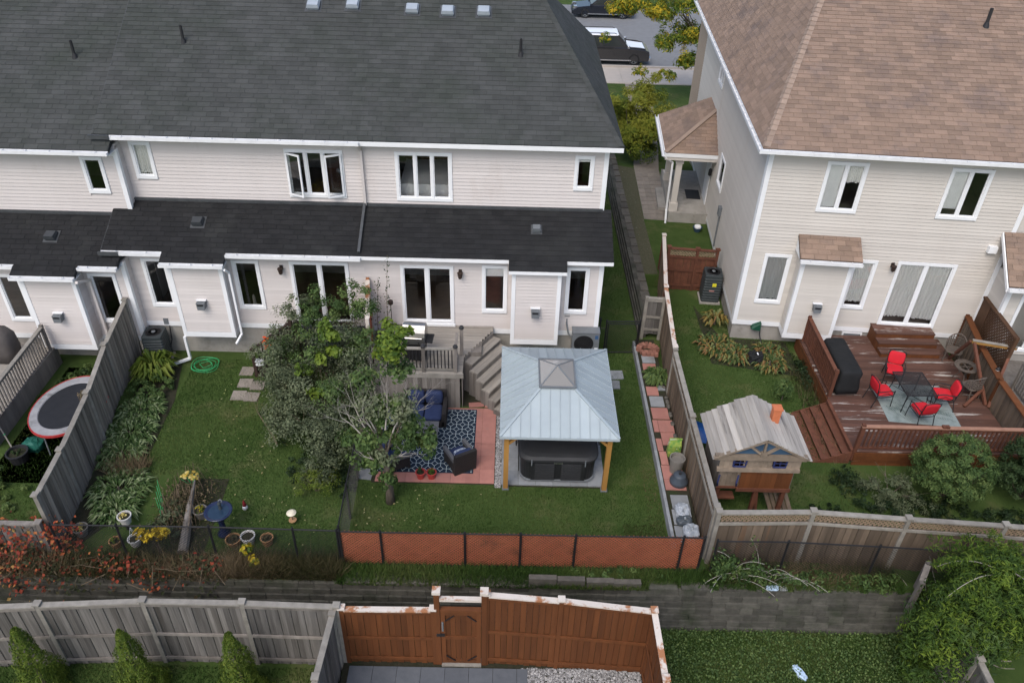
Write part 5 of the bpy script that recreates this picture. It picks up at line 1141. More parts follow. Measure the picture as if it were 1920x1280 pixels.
def dining_chair(label, loc, rz):
    c = thing('dining_chair', label, 'chair', loc, rz)
    for s in (-1, 1):
        obj('leg', MB().tube([(s * .25, .27, 0), (s * .25, .24, .42), (s * .25, .24, .62)], .014, 6), BLACK, c)
        obj('leg', MB().tube([(s * .25, -.36, 0), (s * .24, -.26, .40), (s * .24, -.34, .92)], .014, 6), BLACK, c)
        obj('armrest', MB().tube([(s * .25, .26, .56), (s * .28, .1, .64), (s * .28, -.1, .63), (s * .25, -.29, .60)], .016, 6), BLACK, c)
        obj('arm_scroll', MB().tube([(s * .25, .2, .42), (s * .27, .02, .55), (s * .25, -.2, .46)], .009, 5), BLACK, c)
    obj('seat_frame', MB().tube([(-.25, .25, .40), (.25, .25, .40), (.25, -.26, .38), (-.25, -.26, .38), (-.25, .25, .40)], .014, 6), BLACK, c)
    obj('back_frame', MB().tube([(-.24, -.34, .90), (-.1, -.36, .96), (.1, -.36, .96), (.24, -.34, .90)], .014, 6).tube([(-.23, -.33, .86), (.2, -.28, .5)], .009, 5).tube([(.23, -.33, .86), (-.2, -.28, .5)], .009, 5), BLACK, c)
    obj('seat_cushion', soft(MB(), (-.25, -.24, .40), (.25, .27, .52)), REDC, c, smooth=True)
    obj('back_cushion', soft(MB(), (-.24, -.05, 0), (.24, .06, .42), mx=Matrix.Translation((0, -.255, .50)) @ Matrix.Rotation(R(10), 4, 'X')), REDC, c, smooth=True); return c
zc_ = RZD + .008
dining_chair('red-cushioned black chair beside the covered grill', (11.42, 18.62, RZD), R(-82)); dining_chair('red-cushioned black chair with its back to the front railing', (12.3, 17.78, zc_), R(8))
dining_chair('red-cushioned black chair nearest the leaning timber stand', (13.22, 18.5, zc_), R(80)); dining_chair('red-cushioned black chair nearest the house steps', (12.2, 19.68, RZD), R(160))
# wicker bistro set
wt = thing('bistro_table', 'round brown wicker side table by the deck wall', 'table', (14.45, 19.75, RZD))
obj('rim', MB().lathe([(.31, .56), (.35, .57), (.35, .60), (.31, .60)], n=28, close=True), WICKB, wt); obj('woven_top', MB().lathe([(.31, .575), (.20, .576), (.20, .572), (.31, .571)], n=28, close=True), WICKB, wt)
obj('spokes', MB().tube([(-.31, 0, .57), (.31, 0, .57)], .012, 6).tube([(0, -.31, .57), (0, .31, .57)], .012, 6), WICKB, wt)
for k in range(3): a = 2.1 * k + .4; obj('leg', MB().tube([(math.cos(a) * .28, math.sin(a) * .28, .57), (math.cos(a) * .1, math.sin(a) * .1, .3), (math.cos(a) * .27, math.sin(a) * .27, 0)], .018, 6), WICKB, wt)
def wicker_chair(label, loc, rz):
    c = thing('wicker_chair', label, 'chair', loc, rz)
    obj('seat', loft([(rrect(.24, .23, .1, 4), .38), (rrect(.25, .24, .1, 4), .40), (rrect(.24, .23, .1, 4), .425)]), WICKB, c)
    b = MB()
    for k in range(13):
        a = math.pi + math.pi * k / 12; x, y = math.cos(a) * .26, math.sin(a) * .24; h = .62 + .26 * math.sin(math.pi * k / 12); b.tube([(x, y, .40), (x * 1.1, y * 1.12, h)], .012, 5)
    b.tube([(math.cos(math.pi + math.pi * k / 24) * .286, math.sin(math.pi + math.pi * k / 24) * .27, .62 + .26 * math.sin(math.pi * k / 24)) for k in range(25)], .022, 6)
    for zz in (.5, .58, .66, .74): b.tube([(math.cos(math.pi + math.pi * k / 16) * .275, math.sin(math.pi + math.pi * k / 16) * .26, zz) for k in range(4, 13)], .012, 5)
    obj('backrest', b, WICKB, c)
    for s in (-1, 1):
        for t in (-1, 1): obj('leg', MB().tube([(s * .2, t * .19, .39), (s * .22, t * .22, 0)], .018, 6), WICKB, c)
    return c
wicker_chair('brown wicker chair against the beige wall by the lattice screen', (14.62, 20.85, RZD), R(150)); wicker_chair('brown wicker chair beside the leaning timber stand', (14.35, 19.02, RZD), R(20))

# ---------------------------------------------------------------- playhouse
PHWOOD = mat('weathered_brown_wood', (.26, .205, .155), (.17, .135, .10), rough=.9, scale=5, objv=.18, coord='O', bump=.3)
PH = thing('playhouse', 'raised wooden playhouse with silvery plank roof and blue window frames', 'playhouse', (6.45, 15.0, 0), local=False)
fy, by_ = 14.36, 15.75; xl, xr = 5.5, 7.4; fz, ez, rz_ = 1.08, 2.2, 2.86; xm = 6.45
for x, y in ((xl + .1, fy + .1), (xm + .15, fy + .1), (xr - .08, fy + .1), (xl + .1, by_ - .1), (xr - .08, by_ - .1)): pbox('leg', PH, (x - .05, y - .05, -.05), (x + .05, y + .05, fz), REDWD)
for k in range(10): pbox('floor_board', PH, (xl, fy + k * .14, fz - .03), (xr, fy + .135 + k * .14, fz), REDWD)
pbox('floor_beam', PH, (xm - .42, fy - .04, fz - .1), (xr + .02, fy - .002, fz + .02), REDWD)
x = xm - .38
while x < xr - .05: pbox('wall_board', PH, (x, fy - .02, fz + .02), (x + .128, fy, fz + .66), CEDAR); x += .131
x = xl
while x < xm - .4: pbox('wall_board', PH, (x, fy + .06, fz - .1), (x + .12, fy + .08, fz + .66), PHWOOD); x += .125
for xx in (xl, xr - .02):
    y = fy
    while y < by_ - .1: pbox('wall_board', PH, (xx, y, fz), (xx + .02, y + .135, ez), WOODG); y += .14
y = xl
while y < xr - .1: pbox('wall_board', PH, (y, by_ - .02, fz), (y + .135, by_, ez), WOODG); y += .14
pbox('cross_beam', PH, (xl - .1, fy - .1, fz + .66), (xr + .08, fy - .0, fz + .76), PHWOOD)
x = xl - .05
while x < xr:
    if not (xl + .28 < x + .06 < xl + .60 or xr - .60 < x + .06 < xr - .26): pbox('wall_board', PH, (x, fy - .03, fz + .76), (x + .118, fy - .01, ez - .02), PHWOOD)
    else: pbox('wall_board', PH, (x, fy - .03, fz + .76), (x + .118, fy - .01, fz + .80), PHWOOD)
    x += .12
for cx in (xl + .45, xr - .44):
    f = obj('arched_window', MB().tube([(cx - .15, fy - .045, fz + .80), (cx - .16, fy - .045, ez - .12), (cx - .08, fy - .045, ez - .05), (cx + .08, fy - .045, ez - .05), (cx + .16, fy - .045, ez - .12), (cx + .15, fy - .045, fz + .80), (cx - .15, fy - .045, fz + .80)], .026, 6).tube([(cx, fy - .045, fz + .80), (cx, fy - .045, ez - .05)], .014, 5).tube([(cx - .15, fy - .045, ez - .19), (cx + .15, fy - .045, ez - .19)], .014, 5), mat('blue_paint', (.028, .036, .12), (.022, .03, .09), rough=.5), PH)
pbox('gable_beam', PH, (xl - .22, fy - .12, ez - .04), (xr + .16, fy - .02, ez + .12), PHWOOD)
obj('gable_panel', MB().prism([(xm - .72, fy - .06, ez + .14), (xm + .72, fy - .06, ez + .14), (xm, fy - .06, rz_ - .10)], (0, .02, 0)), BLUEG, PH)
for p, q in (((xl - .25, fy - .1, ez + .02), (xm, fy - .1, rz_ - .04)), ((xr + .2, fy - .1, ez + .02), (xm, fy - .1, rz_ - .04)), ((xm, fy - .08, ez + .14), (xm, fy - .08, rz_ - .1)), ((xm - .02, fy - .08, ez + .14), (xm - .38, fy - .08, ez + .44)), ((xm + .02, fy - .08, ez + .14), (xm + .38, fy - .08, ez + .44))): pbeam('gable_rafter', PH, p, q, .05, .09, PHWOOD, up=(0, 1, 0))
obj('hub_block', MB().prism([(xm - .09, fy - .14, ez + .10), (xm + .09, fy - .14, ez + .10), (xm + .07, fy - .14, ez + .24), (xm - .07, fy - .14, ez + .24)], (0, .08, 0)), PHWOOD, PH)
for s in (-1, 1):
    e0 = Vector((xm + s * 1.22, 0, ez - .02)); r0 = Vector((xm, 0, rz_ + .02)); n = 9
    for k in range(n):
        a, c = e0.lerp(r0, k / n), e0.lerp(r0, (k + 1) / n); up = Vector((s * .55, 0, .83)).normalized()
        lo = Vector((0, 0, .022)); y0, y1 = fy - .14, by_ + .18 + rnd.uniform(-.03, .03)
        pts = [a + up * .042, a + up * .004, c + up * -.006, c + up * .008]
        sh = [(a + c) / 2]; o_ = Vector((sh[0].x, (y0 + y1) / 2, sh[0].z))
        obj('roof_plank', MB().prism([Vector((p.x - o_.x, y0 - o_.y, p.z - o_.z)) for p in pts], (0, y1 - y0, 0)), PALEROOF, PH, mx=Matrix.Translation(o_))
ch = obj('chimney', MB().hexa([(6.80, 15.12, 2.5), (6.98, 15.12, 2.5), (6.98, 15.30, 2.5), (6.80, 15.30, 2.5)], [(6.79, 15.11, 3.05), (6.99, 15.11, 3.05), (6.99, 15.31, 3.05), (6.79, 15.31, 3.05)]), CHIM, PH)
obj('chimney_top', MB().box((6.77, 15.09, 3.05), (7.01, 15.33, 3.09)), CHIM, ch)
for x in (xl + .02, xm - .45): obj('grab_handle', MB().tube([(x, fy - .05, fz + .12), (x - .04, fy - .12, fz + .3), (x, fy - .05, fz + .5)], .022, 6), MATS['blue_paint'], PH)
pbeam('brace', PH, (xm + .3, fy + .1, .05), (xm + .15, fy + .1, fz), .07, .07, REDWD)
for k in range(5): pbeam('ramp_plank', PH, (xm + .35 + k * .13, fy + .75, fz - .02), (xm + .75 + k * .13, fy + .05, .02), .12, .025, WOODBR)
pbox('bench', PH, (xl, fy + .1, .55), (xm - .35, fy + .35, .6), REDWD)
sl = obj('slide', MB(), SLIDE, PH); bpy.data.objects.remove(sl)
b = MB(); path = [(5.62, 15.95, 1.12), (5.60, 16.3, 1.10), (5.56, 16.7, .95), (5.5, 17.3, .5), (5.45, 17.8, .16), (5.44, 18.1, .10)]
for i in range(len(path)):
    x, y, z = path[i]
    for dx, dz in ((-.26, .16), (-.22, .02), (0, -.02), (.22, .02), (.26, .16)): b.v.append((x + dx, y, z + dz))
for i in range(len(path) - 1):
    for k in range(4): b.f.append((i * 5 + k, i * 5 + k + 1, (i + 1) * 5 + k + 1, (i + 1) * 5 + k)); b.a.append(0)
obj('slide', b, SLIDE, PH, smooth=True)

# ---------------------------------------------------------------- middle yard: brown stairs, hose, pots, ornaments
BS = thing('brown_stairs', 'dark brown painted deck stairs with railing beside the big shrub', 'stairs', (-6.6, 20.2, 0), local=False)
for k in range(9): pbox('deck_board', BS, (-6.55, 19.75 + k * .135, 1.19), (-4.5, 19.88 + k * .135, 1.22), mat('dark_blue_deck', (.045, .05, .06), (.035, .04, .05), rough=.7))
for k in range(5): pbox('tread', BS, (-6.85 - k * .26, 19.78, 1.0 - k * .22), (-6.56 - k * .26, 20.85, 1.04 - k * .22), DKWOOD)
for y in (19.76, 20.86): pbeam('stringer', BS, (-6.5, y, 1.05), (-7.85, y, -.02), .04, .2, DKWOOD)
for x, z0, z1 in ((-6.50, .0, 2.1), (-7.15, .0, 1.52), (-7.82, -.02, 1.0)): pbox('rail_post', BS, (x - .05, 19.72, z0), (x + .05, 19.82, z1 + .1), DKWOOD)
pbeam('hand_rail', BS, (-6.45, 19.77, 2.16), (-7.9, 19.77, 1.0), .11, .05, DKWOOD); pbeam('lower_rail', BS, (-6.5, 19.77, 1.38), (-7.82, 19.77, .26), .04, .06, DKWOOD)
for k in range(8): x = -6.62 - k * .145; z = 1.35 - k * .123; pbox('baluster', BS, (x - .016, 19.755, z), (x + .016, 19.785, z + .76), DKWOOD)
for x in (-6.3, -5.6, -4.7): pbox('baluster', BS, (x - .05, 19.72, 0), (x + .05, 19.82, 2.1), DKWOOD)
pbox('hand_rail', BS, (-6.3, 19.71, 2.1), (-4.6, 19.83, 2.15), DKWOOD)
fl = thing('orange_flowers', 'bright orange artificial flowers tied to the brown stair rail', 'flowers', (-7.28, 19.68, 1.1))
b = MB()
for k in range(46): a, z, r_ = rnd.uniform(0, 6.28), rnd.uniform(0, .52), rnd.uniform(.02, .13); soft(b, (math.cos(a) * r_ - .03, math.sin(a) * r_ * .6 - .03, z - .02), (math.cos(a) * r_ + .03, math.sin(a) * r_ * .6 + .03, z + .03), .8, 6, 4)
obj('blossoms', b, mat('orange_petals', (.75, .10, .02), (.6, .07, .015), rough=.6), fl); obj('stem', MB().tube([(0, 0, -.02), (0, 0, .45)], .012), DRYM, fl)
wb = thing('white_box', 'small white box hung on the lower brown stair rail', 'box', (-7.58, 19.6, .62)); obj('box_body', MB().box((-.12, -.08, 0), (.12, .08, .14)), WHITE, wb); obj('box_lid', MB().box((-.13, -.09, .14), (.13, .09, .16)), WHITE, wb)
ho = thing('garden_hose', 'coiled green garden hose on the lawn by the foundation', 'hose', (-9.62, 20.25, 0)); b = MB(); pts = []
for k in range(5 * 26): a = k * 2 * math.pi / 26; r_ = .26 + .13 * math.sin(k * .07) + .02 * math.sin(k * .9); pts.append((math.cos(a) * r_ * 1.15, math.sin(a) * r_, .03 + .012 * (k // 26) + .01 * math.sin(k * .5)))
obj('coil', b.tube(pts, .010, 6), HOSEM, ho, smooth=True)
fo = thing('sill_ornament', 'small grey ornament inside the window next to the wall lamp', 'ornament', (-7.95, 21.13, 1.81)); obj('ornament_body', MB().lathe([(.06, 0), (.065, .06), (.05, .14), (.06, .24), (.04, .36), (.0, .42)], n=10), POTG, fo)
bb = thing('birdbath', 'glazed blue birdbath with a ring-handled statue by the fence', 'birdbath', (-6.98, 13.42, 0))
obj('pedestal', MB().lathe([(.17, 0), (.16, .06), (.09, .15), (.07, .4), (.09, .6), (.14, .7)], n=18), BLUEP, bb, smooth=True)
obj('basin', MB().lathe([(.10, .66), (.28, .74), (.34, .82), (.345, .85), (.31, .85), (.24, .80), (.001, .775)], n=28), BLUEP, bb, smooth=True); obj('water', MB().lathe([(.26, .812), (.001, .813)], n=24), mat('bath_water', (.02, .04, .07), rough=.05, spec=.6), bb)
obj('figure', MB().lathe([(.05, .78), (.035, .9), (.05, 1.0), (.02, 1.06)], (.02, .1, 0), 10), DARKMET, bb); obj('ring', MB().lathe([(.03, -.012), (.05, -.012), (.05, .012), (.03, .012)], n=14, close=True), GREYMET, bb, mx=Matrix.Translation((.0, .22, .95)) @ Matrix.Rotation(R(55), 4, 'X'))
gn = thing('garden_gnome', 'small red-hatted garden gnome standing on the lawn', 'gnome', (-6.68, 14.25, 0)); obj('gnome_body', MB().lathe([(.06, 0), (.075, .05), (.06, .13), (.03, .16)], n=12), POTW, gn, smooth=True); obj('hat', MB().lathe([(.06, .12), (.035, .24), (.0, .36)], n=12), mat('dark_red_felt', (.22, .02, .025), rough=.8), gn, smooth=True); obj('beard', soft(MB(), (-.045, -.075, .06), (.045, -.02, .14), .8, 8, 6), WHITE, gn)
bf = thing('mushroom_lamp', 'two-tiered pale round feeder on a stake in the lawn', 'feeder', (-5.33, 13.82, 0)); obj('stake', MB().tube([(0, 0, 0), (0, 0, .40)], .015), DRYM, bf); obj('lower_tray', MB().lathe([(.03, .08), (.10, .10), (.10, .12), (.02, .12)], n=16), mat('copper_tray', (.42, .24, .12), rough=.4), bf); obj('cap', MB().lathe([(.12, .36), (.125, .38), (.07, .42), (.0, .43)], n=18), mat('cream_plastic', (.75, .68, .52), rough=.5), bf)
for nm, lb, p, r_, h, m in [('flower_pot', 'white pot of yellow pansies hanging at the fence rail', (-9.42, 13.5, .25), .16, .26, POTW), ('hanging_pot', 'white pot hanging on a chain below the fence rail', (-8.98, 12.92, .12), .15, .24, POTW), ('flower_pot', 'grey pot half behind the hosta by the fence', (-10.5, 13.3, .0), .17, .26, POTG), ('flower_pot', 'rusty pot of orange flowers by the fence post', (-9.5, 12.95, 0), .14, .22, POTT), ('flower_pot', 'taupe pot with yellow leaves beside the old log', (-7.72, 13.95, 0), .17, .28, POTG), ('flower_pot', 'clay pot with dried plant beside the birdbath', (-6.64, 13.1, 0), .18, .2, POTT), ('flower_pot', 'plain white pot of bare soil beside the clay pot', (-6.28, 13.15, 0), .17, .27, POTW), ('flower_pot', 'tan pot with dried stems at the end of the pot row', (-5.8, 13.12, 0), .15, .25, POTT)]:
    T = pot(nm, lb, p, r_, h, m)
    if nm == 'hanging_pot':
        for a in (0, 2.1, 4.2): obj('chain', MB().tube([(math.cos(a) * .14, math.sin(a) * .14, .24), (0, 0, .62)], .006, 4), WHITE, T)
        obj('hook', MB().tube([(0, 0, -.12), (0, 0, 0)], .02, 5), BLACK, T)
    elif p[2] > 0: obj('stand', MB().tube([(0, 0, -p[2]), (0, 0, .02)], .05, 6), BLACK, T)
lg = thing('old_log', 'weathered split log leaning through the flower bed', 'log', (-7.95, 13.8, 0), local=False); obj('log_body', MB().tube([(-7.80, 12.75, .05), (-7.85, 13.2, .16), (-7.98, 14.0, .34), (-8.06, 14.75, .5)], [.13, .12, .08, .02], 9), WOODG, lg); obj('bark_strip', MB().tube([(-7.75, 12.8, .14), (-7.84, 13.5, .30), (-8.0, 14.4, .50)], [.03, .03, .01], 6), BARK, lg)
tr = thing('green_trellis', 'thin green plastic trellis leaning at the flower bed', 'trellis', (-8.75, 14.2, 0), local=False)
for k in range(4): obj('trellis_bar', MB().tube([(-8.62 - k * .05, 13.7 + k * .16, 0), (-8.72 - k * .06, 13.9 + k * .2, .75)], .007, 4), HOSEM, tr)
obj('trellis_tie', MB().tube([(-8.66, 13.78, .3), (-8.84, 14.4, .32)], .006, 4), HOSEM, tr)

# ---------------------------------------------------------------- trampoline yard
TP = thing('trampoline', 'round trampoline with grey pad and red edge behind the board fence', 'trampoline', (-12.48, 17.38, 0)); R0 = 1.12; EL = (.86, 1.16)
obj('jump_mat', MB().lathe([(R0 * .80, .70), (.001, .685)], n=40, ell=EL), MATBLK, TP); obj('spring_pad', MB().lathe([(R0 * .78, .705), (R0 * .80, .725), (R0 * 1.0, .725), (R0 * 1.01, .705)], n=40, ell=EL, close=True), GREYPAD, TP)
obj('edge_band', MB().lathe([(R0 * 1.005, .66), (R0 * 1.03, .66), (R0 * 1.03, .73), (R0 * 1.005, .73)], n=40, ell=EL, close=True), REDPL, TP)
for k in range(6): a = k * math.pi / 3 + .4; x, y = math.cos(a) * R0 * EL[0], math.sin(a) * R0 * EL[1]; obj('leg', MB().tube([(x, y, .68), (x * 1.03, y * 1.03, .02)], .02, 8), GREYMET, TP)
LD = thing('corner_deck', 'grey deck corner with slatted railing beyond the trampoline', 'deck', (-15.5, 18.5, 0), local=False)
for k in range(30): pbox('deck_board', LD, (-18.2, 16.2 + k * .137, .68), (-14.18, 16.333 + k * .137, .71), WOODDK)
obj('deck_frame', MB().box((-18.2, 16.25, .0), (-14.2, 20.25, .66)), WOODG, LD)
railing(LD, (-14.12, 16.2), (-14.24, 19.95), .62, 1.62, WOODG, .13, mr=WOODGL)
bc = thing('covered_barbecue', 'rounded brown-covered barbecue standing on the corner deck', 'grill', (-15.25, 19.5, .71)); obj('cover', loft([(rrect(.30, .3, .2), .0), (rrect(.36, .34, .22), .4), (rrect(.34, .33, .25), .85), (rrect(.2, .2, .15), 1.1)]), mat('brown_cover', (.09, .08, .075), rough=.8, bump=.5, bscale=8), bc, smooth=True); obj('base', MB().lathe([(.25, -.0), (.25, .03)], n=12), BLACK, bc)
bp = thing('black_planter', 'black tub planter in the weedy grass below the corner deck', 'planter', (-13.35, 15.85, 0)); obj('tub', MB().lathe([(.22, 0), (.27, .28), (.29, .28), (.29, .32), (.25, .32), (.23, .22), (.001, .22)], n=18), BLACKP, bp); obj('soil', MB().lathe([(.235, .235), (.001, .25)], n=14), SOIL, bp)
sk = thing('garden_stake', 'pale wooden stake leaning in the weeds by the black planter', 'stake', (-13.7, 16.2, 0)); obj('stick', MB().tube([(0, 0, -.02), (-.55, .5, .75)], .02, 6), WOODGL, sk); obj('tie', MB().lathe([(.03, 0), (.03, .03)], (-.28, .26, .36), 8), HOSEM, sk)
gt_ = thing('green_tarp', 'crumpled green plastic sheet under the trampoline edge', 'tarp', (-13.15, 16.3, 0)); b = soft(MB(), (-.28, -.22, -.02), (.28, .22, .34), .7, 14, 8); b.v = [(x + rnd.uniform(-.03, .03), y + rnd.uniform(-.03, .03), z + rnd.uniform(-.03, .03)) for x, y, z in b.v]; obj('sheet', b, mat('teal_plastic', (.02, .12, .09), rough=.4), gt_)
# ---------------------------------------------------------------- raised-bed things
bg_ = thing('soil_bag', 'upright green and yellow lawn-seed bag in the raised bed', 'bag', (4.84, 16.35, .26))
b = loft([(rrect(.17, .08, .05, 3), 0), (rrect(.19, .11, .06, 3), .15), (rrect(.18, .10, .05, 3), .42), (rrect(.17, .03, .02, 3), .58), (rrect(.18, .015, .01, 3), .64)]); b.v = [(x + rnd.uniform(-.008, .008), y + rnd.uniform(-.008, .008), z) for x, y, z in b.v]; obj('sack', b, GREENBAG, bg_); obj('bag_seam', MB().box((-.17, -.02, .60), (.17, .02, .625)), WHITE, bg_)
T = pot('stacked_pot', 'tall taupe plastic pot turned upside down in the raised bed', (4.80, 15.72, .26), .20, .52, POTG, soil=False, taper=.78)
T2 = thing('grey_lidded_tub', 'dark blue-grey domed lid tub in the raised bed', 'tub', (4.82, 15.28, .26)); obj('tub_body', MB().lathe([(.24, 0), (.25, .1), (.24, .14), (.18, .22), (.17, .30), (.15, .33), (.001, .34)], n=22), mat('blue_grey_plastic', (.06, .075, .095), rough=.4), T2, smooth=True); obj('knob', MB().lathe([(.04, .34), (.04, .37), (.0, .38)], n=10), BLACKP, T2)
for k, (x, y, w, d_, lb) in enumerate([(4.74, 14.15, .2, .24, 'silvery plastic bag on the grey slab'), (4.72, 13.82, .2, .13, 'dark folded bag roll between two silver bags'), (4.84, 13.48, .2, .22, 'crumpled silvery bag at the fence corner')]):
    T = thing('plastic_bag', lb, 'bag', (x, y, .27)); b = soft(MB(), (-w, -d_, 0), (w, d_, .22), .6, 16, 8); b.v = [(p + rnd.uniform(-.025, .025), q + rnd.uniform(-.025, .025), max(0, r_ + rnd.uniform(-.025, .025))) for p, q, r_ in b.v]; obj('bag_body', b, SILVER if k != 1 else mat('dark_grey_bag', (.07, .085, .10), rough=.4, bump=.6, bscale=10), T); obj('knot', soft(MB(), (-.03, -.03, .18), (.03, .03, .27), .8, 8, 5), SILVER, T)
for i, (x, lb) in enumerate(((-2.21, 'red pot with small dark plant on the patio edge'), (-1.91, 'red pot with bright green herb on the patio edge'))): pot('red_pot', lb, (x, 15.5, .03), .13, .22, TERRA)
wbag = thing('white_bag', 'crumpled white-blue plastic bag lying in the lower grass', 'bag', (7.12, 10.6, LZ), R(25)); b = soft(MB(), (-.09, -.22, 0), (.09, .22, .12), .6, 16, 8); b.v = [(p + rnd.uniform(-.02, .02), q + rnd.uniform(-.02, .02), max(0, r_ + rnd.uniform(-.02, .02))) for p, q, r_ in b.v]; obj('bag_body', b, BLUEPL, wbag); obj('bag_ear', soft(MB(), (-.15, .1, 0), (-.06, .2, .06), .8, 8, 5), BLUEPL, wbag)
ltr = thing('plastic_scrap', 'torn white plastic wrapper on top of the block wall', 'litter', (6.65, 12.05, .06)); b = soft(MB(), (-.22, -.08, 0), (.1, .08, .05), .6, 12, 6); b.v = [(p + rnd.uniform(-.02, .02), q + rnd.uniform(-.02, .02), max(0, r_)) for p, q, r_ in b.v]; obj('wrapper', b, BLUEPL, ltr); obj('scrap', MB().box((.12, -.06, 0), (.3, .07, .02)), PAVG, ltr)
bs = thing('blue_scrap', 'tiny bright blue scrap in the dry grass by the lattice', 'litter', (-6.2, 12.35, .02)); obj('scrap', MB().hexa([(-.05, -.06, 0), (.05, -.04, 0), (.04, .06, 0), (-.04, .05, 0)], [(-.04, -.05, .06), (.04, -.03, .08), (.03, .05, .05), (-.03, .04, .07)]), SLIDE, bs)
bk = thing('black_bag', 'crumpled black bag among the yellowing hostas', 'bag', (8.35, 21.15, 0)); b = soft(MB(), (-.25, -.25, 0), (.25, .25, .36), .7, 16, 8); b.v = [(p + rnd.uniform(-.05, .05), q + rnd.uniform(-.05, .05), max(0, r_ + rnd.uniform(-.05, .05))) for p, q, r_ in b.v]; obj('bag_body', b, COVERM, bk); obj('white_tie', MB().box((.02, -.1, .33), (.06, .02, .38)), WHITE, bk)
wp = thing('flower_basket', 'blue and white flower basket on the porch side wall', 'basket', MHB @ Vector((-.45, 6.9, .45))); obj('basket', MB().lathe([(.12, 0), (.2, .2), (.18, .2), (.1, .05)], n=14), BLUEG, wp); obj('white_flowers', soft(MB(), (-.14, -.14, .12), (.14, .14, .3), .8, 10, 6), WHITE, wp)

